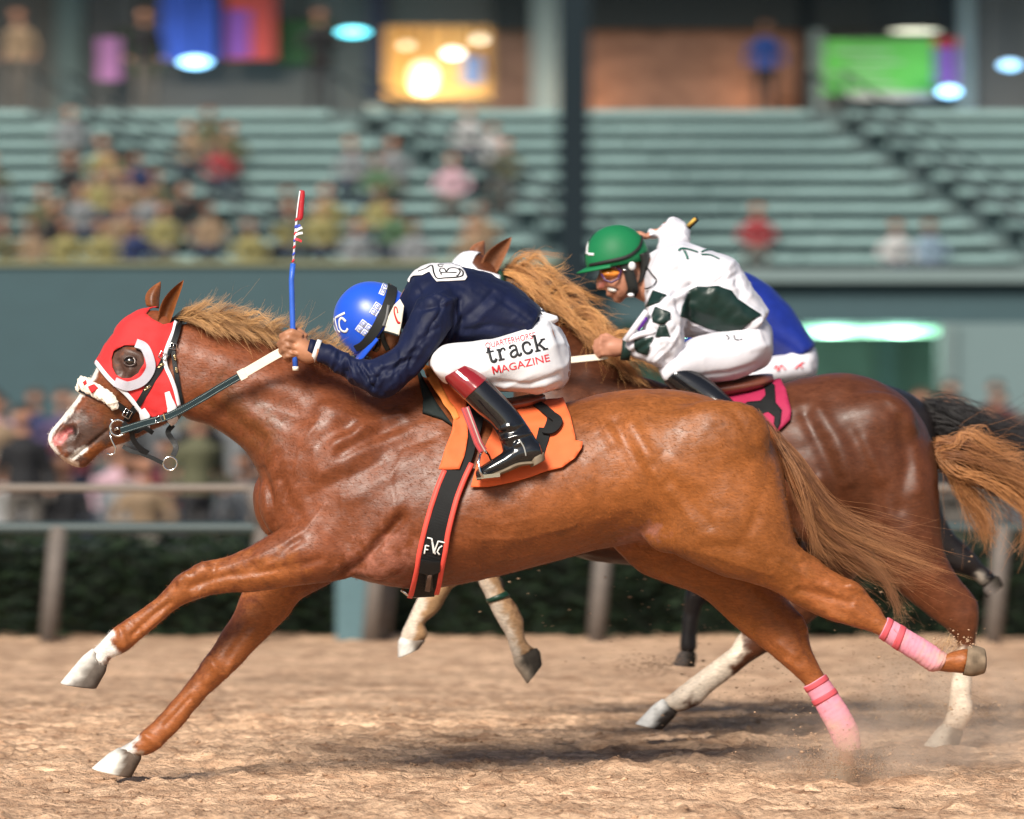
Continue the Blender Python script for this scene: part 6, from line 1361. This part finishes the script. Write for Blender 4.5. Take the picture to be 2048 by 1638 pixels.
# ------------------------------------------------------------------ grandstand
TEAL = (.085,.125,.125)
M_wall = mat('stand_wall', (.022,.055,.065), rough=.7, var=.08, scale=3); M_conc = mat('stand_concrete', (.10,.145,.145), rough=.8, var=.15, scale=2); M_bench = mat('bench_aluminium', (.19,.30,.295), rough=.45, var=.12, scale=3)
M_riser = mat('riser_dark_paint', (.07,.115,.12), rough=.8, var=.2, scale=4); M_dark = mat('dark_steel', (.006,.013,.018), rough=.7, spec=.15); M_lite = mat('light_column', (.34,.42,.41), rough=.6, var=.1)  # riser material: even dark teal, also on the room ceiling and room pillars
M_rail2 = mat('slate_handrail', (.03,.045,.05), rough=.6)
M_cope = mat('dull_coping', (.12,.165,.165), rough=.8, var=.1)
stand = thing('grandstand', 'teal grandstand with rows of metal bleachers, front wall and covered concourse', 'grandstand', (0, 62, -.6))
YF = 60.0; ztop = W(0, 531, YF).z; K = lambda Y: S*D0/(D0+Y)
X = lambda px, Y: (px-CX)/K(Y)
Z = lambda py, Y: HC-(py-HY)/K(Y)
zb = -.95
xL, xo0, xo1, xR = -48.0, X(1235, YF), X(1882, YF), 48.0
zo = Z(645, YF)                                 # lintel of the opening on the right
mobj('front_wall', *box(xL, xo0, YF, YF+.4, zb, ztop), M_wall, stand, smooth=False)
mobj('front_wall', *box(xo0, xR, YF+.003, YF+.4, zo, ztop-.22), M_wall, stand, smooth=False)
mobj('front_wall', *box(xo1, xR, YF+.006, YF+.4, zb, zo), mat('pale_wall', (.10,.15,.155), rough=.7, var=.1), stand, smooth=False)
mobj('coping', *box(X(1180, YF), xR, YF-.25, YF+.42, ztop-.215, ztop-.04), M_cope, stand, smooth=False)
mobj('coping', *box(xL, X(1178, YF), YF-.06, YF+.44, ztop+.003, ztop+.06), mat('ochre_coping', (.16,.16,.08), rough=.7), stand, smooth=False)
mobj('pillar', *box(X(1878,YF), X(1905,YF), YF-.15, YF+.2, zb, zo-.003), M_cope, stand, smooth=False)
# room behind the opening, lit by tubes
mobj('room_back', *box(xo0-1, xo1+.2, YF+3.2, YF+3.3, zb, zo+.3), mat('room_wall', (.14,.22,.19), rough=.7, var=.2, scale=2), stand, smooth=False)
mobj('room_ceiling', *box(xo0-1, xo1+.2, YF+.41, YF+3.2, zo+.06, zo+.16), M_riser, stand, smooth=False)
for k, (a, b) in enumerate(((1604,1720),(1728,1872),(1290,1400))):
    tl_ = thing('tube_light', ['left green-white fluorescent tube glowing behind the third jockey', 'right green-white fluorescent tube glowing under the stand', 'fluorescent tube hidden behind the second jockey'][k], 'lamp', (X((a+b)/2,YF+.7), YF+.7, zo), 'fluorescent tubes under the stand')
    zc = Z(663, YF+.7)
    mobj('tube', *tube([(X(a,YF+.7), YF+.7, zc), (X(b,YF+.7), YF+.7, zc)], .06, 10), mat('tube_glow', (.7,1,.8), emit=(.40,1.0,.62), estr=1.5), tl_)
    mobj('housing', *box(X(a-4,YF+.7), X(b+4,YF+.7), YF+.6, YF+.85, zc+.066, zc+.12), M_lite, tl_, smooth=False)
    ld = bpy.data.lights.new('tube_lamp', 'POINT'); ld.energy = 35; ld.color = (.6,1,.8); ld.shadow_soft_size = .2; lo_ = bpy.data.objects.new('tube_lamp', ld); COL.objects.link(lo_); lo_.location = (X((a+b)/2,YF+.7), YF+.55, zc-.15); adopt(lo_, tl_)
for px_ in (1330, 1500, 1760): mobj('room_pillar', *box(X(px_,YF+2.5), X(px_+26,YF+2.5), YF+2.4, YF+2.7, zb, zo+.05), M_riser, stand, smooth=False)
# terraces: eleven steps of bench, foot board and riser, cut by two aisles
NR = 11; RUN, RISE = .72, .235
def aisles(r):
    t = 1-r/10.0; y = YF+.9+r*RUN
    return [(X(c0+(c1-c0)*t, y)-.22, X(c0+(c1-c0)*t, y)+.22) for c0, c1 in ((95, 570), (690, 1190), (1650, 2110))]
for r in range(NR):
    y = YF+.9+r*RUN; z = ztop-.42+r*RISE
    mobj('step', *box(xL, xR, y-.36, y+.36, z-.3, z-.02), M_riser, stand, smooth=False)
    ais = aisles(r); cuts = [xL]+[c for a in ais for c in a]+[xR]
    for (a, b) in ais: mobj('aisle_step', *box(a+.03, b-.03, y-.40, y+.1, z-.02, z+.10), M_conc, stand, smooth=False)
    for k in range(0, len(cuts)-1, 2):
        a, b = cuts[k], cuts[k+1]; n = max(1, round((b-a)/(3.3 if b-a < 14 else 8.0))); w = (b-a)/n
        for q in range(n):
            mobj('bench_plank', *box(a+q*w+.02, a+(q+1)*w-.02, y-.02, y+.24, z+.25, z+.345), M_bench, stand, smooth=False)
            mobj('bench_leg', *box(a+q*w+w*.33, a+q*w+w*.33+.06, y+.05, y+.2, z-.02, z+.248), M_conc, stand, smooth=False)
yc = YF+.9+NR*RUN; zc = ztop-.42+NR*RISE
mobj('concourse_floor', *box(xL, xR, yc-.36, yc+9, zc-.3, zc-.02), M_conc, stand, smooth=False)
mobj('concourse_kerb', *box(xL, xR, yc-.34, yc-.28, zc-.02, zc+.10), M_conc, stand, smooth=False)
YB = yc+5.2
for k in range(3):
    p0, p1 = aisles(0)[k], aisles(10)[k]
    for e in (0, 1):
        pts = [(p0[e], YF+.8, ztop+.5), (p1[e], YF+.9+10*RUN, ztop-.42+10*RISE+.9)]
        rl = thing('aisle_handrail', 'dark handrail sloping down to the right along the %s aisle, %s rail' % (['left-hand','middle','right-hand'][k], ['near','far'][e]), 'handrail', pts[0], 'handrails of the aisles')
        mobj('bar', *tube(pts, .03, 8), M_rail2, rl)
        for t in (0.02, .25, .5, .75, .98): q = Vector(pts[0]).lerp(Vector(pts[1]), t); mobj('post', *tube([q, q-Vector((0,0,.9))], .028, 8), M_rail2, rl)
zr = 11.0
mobj('roof', *box(xL, xR, YF+5.5, YB+2, zr, zr+.25), mat('roof_soffit', (.05,.07,.075), rough=.8, var=.1), stand, smooth=False)
for k in range(4):
    yk = YF+5.6+k*2.7; mobj('roof_beam', *box(xL, xR, yk, yk+.18, zr-.22, zr-.003), M_dark, stand, smooth=False)
colm = thing('roof_column', 'dark steel roof column rising between the two bleacher blocks', 'column', (X(1148,YF-.6), YF-.6, zb))
xw = .20; mobj('flange', *box(X(1148,YF-.6)-xw, X(1148,YF-.6)+xw, YF-.72, YF-.68, zb, zr+2), M_dark, colm, smooth=False); mobj('flange', *box(X(1148,YF-.6)-xw, X(1148,YF-.6)+xw, YF-.42, YF-.38, zb, zr+2), M_dark, colm, smooth=False); mobj('web', *box(X(1148,YF-.6)-xw+.03, X(1148,YF-.6)+xw-.03, YF-.677, YF-.423, zb, zr+2), M_dark, colm, smooth=False)
# concourse back wall bays
def bay(name, a, b, y0, y1, m_, dy=0.0, th=.1): return mobj(name, *box(X(a,YB+dy), X(b,YB+dy), YB+dy, YB+dy+th, Z(y1,YB+dy), Z(y0,YB+dy)), m_, stand, smooth=False)
M_brick = mat('brown_brick', (.27,.145,.10), rough=.85, var=.35, scale=5); M_grey = mat('concourse_grey', (.13,.125,.115), rough=.8, var=.2)
zf = 240
bay('back_wall', -6000, 736, -700, zf, M_grey, .25); bay('back_wall', 736, 985, -700, 50, M_grey, .25); bay('back_wall', 1920, 8000, -700, zf, M_grey, .25); bay('back_wall', 985, 1920, -700, 58, mat('dark_lintel', (.02,.028,.03), rough=.7), .05)
bay('brick_wall', 985, 1064, 58, zf, M_brick, .25); bay('brick_wall', 1170, 1600, 58, zf, M_brick, .25); bay('back_wall', 1620, 1920, 58, zf, M_grey, .25)
bay('light_column', 1064, 1122, -700, zf, M_lite, 0, .3); bay('dark_column', 1600, 1622, -700, zf, M_dark, 0, .3); bay('pale_column', 1622, 1644, 58, zf, M_lite, .02, .2); bay('dark_column', 735, 770, -700, 205, mat('purple_column', (.025,.022,.05), rough=.6), 0, .3); bay('light_column', 110, 165, -700, zf, mat('teal_column', (.13,.18,.17), rough=.7), 0, .3)
bay('column', 1920, 1945, -700, zf, M_lite, 0, .3)
def flat(name, label, cat, a, b, y0, y1, col, dy=-.3, group='banners and boards of the concourse', extra=()):
    t = thing(name, label, cat, (X((a+b)/2, YB+dy), YB+dy, Z(y1, YB+dy)), group)
    mobj('cloth' if cat == 'banner' else 'board', *box(X(a,YB+dy), X(b,YB+dy), YB+dy, YB+dy+.03, Z(y1,YB+dy), Z(y0,YB+dy)), mat(name, col, rough=.7, var=.15, scale=2), t, smooth=False)
    for (n2, a2, b2, y2, y3, c2) in extra: mobj(n2, *box(X(a2,YB+dy), X(b2,YB+dy), YB+dy-.02, YB+dy-.003, Z(y3,YB+dy), Z(y2,YB+dy)), mat(n2, c2, rough=.7), t, smooth=False)
    mobj('hanger', *box(X((a+b)/2,YB+dy)-.02, X((a+b)/2,YB+dy)+.02, YB+dy+.031, YB+dy+.05, Z(y0,YB+dy), zr-.003), M_dark, t, smooth=False)
    return t
flat('pink_banner', 'narrow pink banner hanging at the left end of the concourse', 'banner', 196, 240, 74, 162, (.6,.24,.5))
flat('green_board', 'dark green board between the pink and the blue banner', 'board', 242, 320, 60, 150, (.03,.08,.025), .1)
flat('blue_banner', 'wide royal blue banner hanging beside the red one', 'banner', 322, 432, -30, 122, (.06,.14,.65))
flat('red_banner', 'red banner with violet left edge hanging in the concourse', 'banner', 452, 550, -30, 120, (.75,.09,.07), extra=(('violet_edge', 452, 500, 20, 115, (.34,.1,.45)),))
flat('menu_board', 'long dark green menu board left of the lit shop', 'board', 552, 660, 40, 130, (.03,.09,.025), .1)
flat('scoreboard', 'bright green board with pale lines, right of the brick wall', 'board', 1648, 1868, 78, 190, (.13,.55,.09), -.6, extra=tuple(('pale_line', 1655+q, 1770+q*.8, 100+22*k, 106+22*k, (.40,.58,.38)) for k, q in enumerate((10, 40, 0, 30)))+(('white_base', 1700, 1868, 183, 200, (.5,.5,.46)),))
flat('tall_banner', 'tall violet banner with a red top beside the green board', 'banner', 1868, 1914, 74, 170, (.36,.16,.62), extra=(('red_top', 1868, 1914, 74, 95, (.6,.05,.06)),))
# shop
M_warm = mat('warm_wall', (.55,.36,.16), rough=.7, var=.2, scale=2)
bay('shop_back', 770, 985, 50, zf, M_warm, 2.2); bay('shop_side', 766, 772, 50, zf, M_warm, .56, 1.6); bay('shop_side', 980, 986, 50, zf, M_warm, .56, 1.6); bay('shop_counter', 772, 984, 196, zf, mat('counter', (.35,.22,.12), rough=.5), .36, .3)
def lamp(label, px_, py_, Y, rx, rz, col, e, w, shape='disc', group='lit lamps of the concourse'):
    t = thing('ceiling_lamp', label, 'lamp', (X(px_,Y), Y, Z(py_,Y)), group); c = (X(px_,Y), Y, Z(py_,Y))
    mobj('shade', *ball(c, (rx*.72, rx*.72, rz*.75), 18, 10), mat('lamp_glow', (.8,.8,.8), emit=col, estr=e*.8), t); mobj('stem', *tube([(c[0], Y, c[2]+rz), (c[0], Y, zr-.003)], .02, 6), M_dark, t)
    if w:
        ld = bpy.data.lights.new('lamp', 'POINT'); ld.energy = w; ld.color = col; ld.shadow_soft_size = .3; l = bpy.data.objects.new('lamp', ld); COL.objects.link(l); l.location = (c[0], Y-.3, c[2]-rz-.35); adopt(l, t)
    return t
CY = (.25,.62,1.0)
lm0 = lamp('bright blue-white lamp under the blue banner', 390, 124, YB-1.2, .29, .11, CY, 6, 12); lamp('cyan lamp at the roof edge left of the shop', 706, 64, YB-1.2, .29, .09, (.1,.75,.9), 5, 12)
lamp('blue-white lamp below the tall violet banner', 1898, 183, YB-1.2, .18, .11, CY, 6, 12); lamp('blue-white lamp at the far right of the concourse', 2020, 130, YB-1.2, .17, .10, CY, 4, 12)
lamp('large round warm lamp glowing inside the shop', 846, 155, YB+1.6, .26, .36, (1,.80,.45), 1.9, 90); lamp('small round white lamp inside the shop', 906, 106, YB+1.2, .17, .11, (1,.95,.8), 3.5, 40); lamp('small warm lamp at the shop ceiling, left', 812, 90, YB+1.6, .10, .09, (1,.8,.5), 1.4, 0); lamp('small warm lamp at the shop ceiling, right', 960, 78, YB+1.6, .12, .10, (1,.85,.6), 1.4, 0)
lamp('pale strip lamp under the roof at upper right', 1830, 62, YB-2.0, .5, .04, (1,1,.7), 1.5, 0)
po = flat('blue_poster', 'blue poster on the back wall of the lit shop', 'poster', 925, 962, 112, 168, (.08,.18,.5), 2.0, group='shop')
for px_ in (1185, 1500):
    wl_ = thing('wall_washer', 'warm wall lamp on the %s of the brick wall' % ('left end' if px_ < 1300 else 'right half'), 'lamp', (X(px_,YB-.1), YB, Z(215,YB)), 'warm wall lamps')
    mobj('fitting', *box(X(px_,YB)-.08, X(px_,YB)+.08, YB+.02, YB+.14, Z(232,YB), Z(222,YB)), mat('warm_fitting', (.5,.3,.1), emit=(1,.6,.25), estr=1.5), wl_, smooth=False)
    ld = bpy.data.lights.new('wash', 'POINT'); ld.energy = 10; ld.color = (1,.55,.25); ld.shadow_soft_size = .2; l = bpy.data.objects.new('wash', ld); COL.objects.link(l); l.location = (X(px_,YB), YB-.35, Z(200,YB)); adopt(l, wl_)

def dust(name, label, px_, py_, Y, rx, ry, rz, dens, seed):
    m = bpy.data.materials.new('dust'); m.use_nodes = True; N = m.node_tree.nodes; L = m.node_tree.links; N.remove(N['Principled BSDF'])
    pv = N.new('ShaderNodeVolumePrincipled'); pv.inputs['Color'].default_value = (.99,.86,.72,1); pv.inputs['Anisotropy'].default_value = .2; L.new(pv.outputs[0], N['Material Output'].inputs['Volume'])
    tc = N.new('ShaderNodeTexCoord'); nz = N.new('ShaderNodeTexNoise'); nz.inputs['Scale'].default_value = 9; nz.inputs['Detail'].default_value = 4; mp = N.new('ShaderNodeMapping'); mp.inputs['Location'].default_value = (seed, 0, 0); L.new(tc.outputs['Object'], mp.inputs[0]); L.new(mp.outputs[0], nz.inputs['Vector'])
    vl = N.new('ShaderNodeVectorMath'); vl.operation = 'DIVIDE'; vl.inputs[1].default_value = (rx, ry, rz); L.new(tc.outputs['Object'], vl.inputs[0]); ln = N.new('ShaderNodeVectorMath'); ln.operation = 'LENGTH'; L.new(vl.outputs[0], ln.inputs[0])
    fo = N.new('ShaderNodeMapRange'); fo.inputs['From Min'].default_value = 1.0; fo.inputs['From Max'].default_value = .1; L.new(ln.outputs['Value'], fo.inputs[0])
    nr_ = N.new('ShaderNodeMapRange'); nr_.inputs['From Min'].default_value = .38; nr_.inputs['From Max'].default_value = .7; nr_.inputs['To Max'].default_value = dens; L.new(nz.outputs[0], nr_.inputs[0])
    mu = N.new('ShaderNodeMath'); mu.operation = 'MULTIPLY'; L.new(fo.outputs[0], mu.inputs[0]); L.new(nr_.outputs[0], mu.inputs[1]); L.new(mu.outputs[0], pv.inputs['Density'])
    V, F = ball((0,0,0), (rx, ry, rz), 20, 12); o = mobj(name, V, F, m); c = W(px_, py_, Y); o.location = c
    tag(o, label, 'dust', kind='stuff')
dust('dust_puff', 'soft tan dust kicked up round the bandaged far hind hoof', 1720, 1500, .05, .42, .25, .16, 8, 1)
dust('dust_puff', 'soft tan dust hanging behind the second horse\'s hind hoof', 1870, 1410, Y2-.1, .45, .28, .22, 7, 5)
dust('dust_puff', 'thin tan dust drifting at the right edge behind the bandaged hooves', 1980, 1500, .7, .35, .25, .14, 6, 9)
# ================================================================== spectators
def crowd_mat():
    m = bpy.data.materials.new('spectator'); m.use_nodes = True; nt = m.node_tree; N = nt.nodes; L = nt.links; b = N['Principled BSDF']
    at = N.new('ShaderNodeAttribute'); at.attribute_name = 'coat'; ms = N.new('ShaderNodeAttribute'); ms.attribute_name = 'shirt'; oi = N.new('ShaderNodeObjectInfo')
    mx = N.new('ShaderNodeMix'); mx.data_type = 'RGBA'; L.new(ms.outputs['Fac'], mx.inputs[0]); L.new(at.outputs['Color'], mx.inputs[6]); L.new(oi.outputs['Color'], mx.inputs[7]); L.new(mx.outputs[2], b.inputs['Base Color'])
    b.inputs['Roughness'].default_value = .75; b.inputs['Specular IOR Level'].default_value = .2
    return m
M_crowd = crowd_mat()
def figure(pose, seed):
    rg = random.Random(seed); j = lambda s=.02: rg.uniform(-s, s)
    if pose == 'sit': hip = .45; hipy = 0.0
    else: hip = .88; hipy = 0.0
    sh = hip+.50; hd = sh+.25; ly = -.06+j(.05)
    T = []
    el = lambda a, b, r0, r1, n=10: T.append(tube([a, (Vector(a)+Vector(b))/2, b], [r0, (r0+r1)/2, r1], n))
    T.append(tube([(0,hipy,hip-.08),(0,hipy,hip+.02),(0,hipy+ly*.4,hip+.25),(0,hipy+ly,sh-.06),(0,hipy+ly,sh+.01)], [.11,.165,.15,.18,.08], 14))
    for s in (-1, 1):
        if pose == 'sit':
            el((s*.09,hipy,hip), (s*(.12+j(.04)),hipy-.42,hip+.03), .085, .06); el((s*.12,hipy-.42,hip+.03), (s*.12,hipy-.40,.08), .06, .045); el((s*.12,hipy-.38,.05), (s*.12,hipy-.56,.03), .045, .035)
            e = (s*(.25+j()),hipy-.10,sh-.28); el((s*.18,hipy+ly,sh-.06), e, .052, .042); el(e, (s*(.12+j(.06)),hipy-.32+j(.06),hip+.12+j(.05)), .042, .036)
        else:
            el((s*.09,hipy,hip), (s*.10,hipy-.02,.48), .085, .06); el((s*.10,hipy-.02,.48), (s*.11,hipy+.02,.08), .058, .045); el((s*.11,hipy+.03,.05), (s*.12,hipy-.13,.03), .045, .035)
            if pose == 'lean': e = (s*.27,hipy-.16,sh-.26); w = (s*.14,hipy-.40,sh-.26)
            elif pose == 'wave' and s > 0: e = (s*.30,hipy,sh+.12); w = (s*.26,hipy-.05,sh+.42)
            else: e = (s*.26,hipy+.02,sh-.30); w = (s*.24,hipy-.10,sh-.55)
            el((s*.18,hipy+ly,sh-.06), e, .052, .042); el(e, w, .042, .034)
    T.append(tube([(0,hipy+ly,sh-.04),(0,hipy+ly-.01,sh+.10)], [.06,.052], 10)); c = (j(),hipy+ly-.025,hd-.04)
    T.append(ball(c, (.078,.095,.115), 14, 10))
    T.append(ball((c[0], c[1]-.095, c[2]-.015), (.014,.02,.018), 8, 6))
    me = remesh([(list(map(Vector, v_)), f_) for v_, f_ in T], .022, 2); v_ = mverts(me)
    skin = np.array([.34,.17,.11])*rg.uniform(.55, 1.1); hair = np.array(rg.choice([(.02,.015,.012), (.05,.03,.02), (.02,.015,.012), (.3,.25,.2)])); tr = np.array(rg.choice([(.02,.025,.045), (.025,.025,.028), (.10,.09,.08), (.03,.04,.07)]))
    cols = np.tile(skin, (len(v_), 1)); lower = v_[:, 2] < hip+.03
    if pose == 'sit': lower = (v_[:, 2] < hip+.12) & ((v_[:, 1] < hipy-.12) | (v_[:, 2] < hip+.0))
    cols[lower] = tr; hm_ = (v_[:, 2] > c[2]+.045) | ((v_[:, 2] > c[2]-.05) & (v_[:, 1] > c[1]+.035)); hm_ &= v_[:, 2] > sh+.06; cols[hm_] = hair
    shirt = ((~lower) & (v_[:, 2] < sh+.035)).astype(float)
    if pose in ('stand', 'lean', 'wave'): shirt[(np.abs(v_[:, 0]) > .2) & (v_[:, 2] < sh-.42)] = 0
    vcolor(me, cols); a = me.attributes.new('shirt', 'FLOAT', 'POINT'); a.data.foreach_set('value', shirt.astype(np.float32)); me.materials.append(M_crowd); me.polygons.foreach_set('use_smooth', [True]*len(me.polygons))
    return me
POSES = {p: [figure(p, 100+17*k+len(p)) for k in range(4)] for p in ('sit', 'stand', 'lean', 'wave')}
SH = {'white': (.36,.36,.36), 'grey': (.16,.17,.18), 'black': (.018,.018,.02), 'navy': (.02,.03,.08), 'red': (.22,.035,.04), 'yellow': (.20,.18,.075), 'blue': (.03,.07,.26), 'green': (.06,.11,.06), 'pink': (.40,.26,.30), 'maroon': (.11,.025,.035), 'tan': (.20,.14,.09), 'pale blue': (.15,.21,.27), 'olive': (.085,.085,.05), 'purple': (.07,.05,.10)}
def person(pose, k, loc, rz, colour, label, group, sc=1.0):
    o = bpy.data.objects.new('person', POSES[pose][k % 4]); COL.objects.link(o); o.location = loc; o.rotation_euler = (0, 0, rz); o.color = (*SH[colour], 1); o.scale = (sc, sc, sc)
    return tag(o, label, 'person', group)
ORD = ['first','second','third','fourth','fifth','sixth','seventh','eighth','ninth','tenth','eleventh','twelfth','thirteenth','fourteenth','fifteenth','sixteenth','seventeenth','eighteenth','nineteenth','twentieth','twenty-first','twenty-second','twenty-third','twenty-fourth','twenty-fifth','twenty-sixth']
rg = random.Random(77)
# crowd on the apron, in three lines behind the hedge
for line, (Y, n, nm) in enumerate(((35.0, 26, 'front'), (41.0, 26, 'middle'), (47.0, 26, 'back'))):
    xs_ = [-60+(i+.5)/n*2170+rg.uniform(-28, 28) for i in range(n)]
    for i, px_ in enumerate(sorted(xs_)):
        if 620 < px_ < 1480: continue
        cname = rg.choice(['grey','black','navy','white','maroon','pale blue','tan','purple','grey','black','pink','olive']); pose = rg.choice(['stand','stand','lean','sit','sit'])
        if line == 2 and pose == 'sit': pose = 'stand'
        if line == 0 and px_ < 620 and pose != 'sit' and rg.random() < .5: pose = 'sit'
        person(pose, rg.randrange(4), (X(px_, Y), Y+rg.uniform(-.6, .6), -.95), rg.uniform(-.5, .5), cname, 'spectator in a %s top, %s from the left in %s line behind hedge' % (cname, ORD[i], nm), 'spectators on the apron')
# spectators on the terraces
spots = []
def row_of(r): return YF+.9+r*RUN, ztop-.42+r*RISE
LEFT = ['yellow','tan','olive','olive','grey','black','olive','yellow','green','navy','tan','black','yellow','green']
for r in range(NR):
    n = {0: 19, 1: 16, 2: 13, 3: 10, 4: 7, 5: 5, 6: 3, 7: 2, 8: 0, 9: 0, 10: 0}[r]
    for i in range(n):
        px_ = rg.uniform(-40, 560) if rg.random() < .72 else rg.uniform(560, 1110)
        
        spots.append([r, px_, rg.choice(LEFT)])
spots += [[5, 440, 'red'], [5, 385, 'white'], [4, 345, 'yellow'], [3, 330, 'red'], [6, 415, 'tan'], [6, 950, 'pink'], [6, 990, 'white'], [5, 915, 'pink'], [5, 960, 'pink'], [4, 905, 'pink'], [5, 1020, 'white'], [7, 935, 'white'], [2, 760, 'yellow'], [1, 1515, 'red'], [0, 1790, 'white'], [0, 1860, 'pale blue']]
spots.sort(key=lambda s: (s[0], s[1])); keep = []
for s in spots:
    if keep and keep[-1][0] == s[0] and s[1]-keep[-1][1] < 52: continue
    if any(a-.2 < X(s[1], row_of(s[0])[0]) < b+.2 for a, b in aisles(s[0])): continue
    keep.append(s)
cnt = {}
NUM = ['one','two','three','four','five','six','seven','eight','nine','ten','eleven']
for r, px_, c in keep:
    y, z = row_of(r); i = cnt.get(r, 0); cnt[r] = i+1
    person('sit', rg.randrange(4), (X(px_, y), y+.10, z-.02), rg.uniform(-.35, .35), c, 'spectator in a %s top, %s from the left on bleacher row %s' % (c, ORD[i], NUM[r]), 'spectators on the bleachers', .86)
zcf = zc-.02
for px_, Y_, c, pose, lab in ((1530, yc+4.2, 'blue', 'stand', 'person in a bright blue shirt standing before the brick wall'), (290, yc+1.0, 'black', 'stand', 'dark-clad person standing beside the pink banner'), (640, yc+1.0, 'black', 'lean', 'dark-clad person at the counter left of the violet column'), (40, yc+.8, 'tan', 'stand', 'person in a tan top at the far left of the concourse'), ):
    person(pose, rg.randrange(4), (X(px_, Y_), Y_, zcf), rg.uniform(-.6, .6), c, lab, 'people on the concourse')
for px_, c, pose, lab in ((1990, 'maroon', 'stand', 'tall spectator in a maroon top standing by the pale wall at right'), (2040, 'white', 'sit', 'spectator in a white top beside the maroon one at right edge'), (1900, 'black', 'stand', 'dark-clad spectator standing at the pillar under the stand'), (1740, 'pink', 'stand', 'spectator in pink inside the tube-lit room')):
    person(pose, rg.randrange(4), (X(px_, YF-3), YF-3 if px_ != 1740 else YF+1.5, -.95), rg.uniform(-.4, .4), c, lab, 'people near the opening')
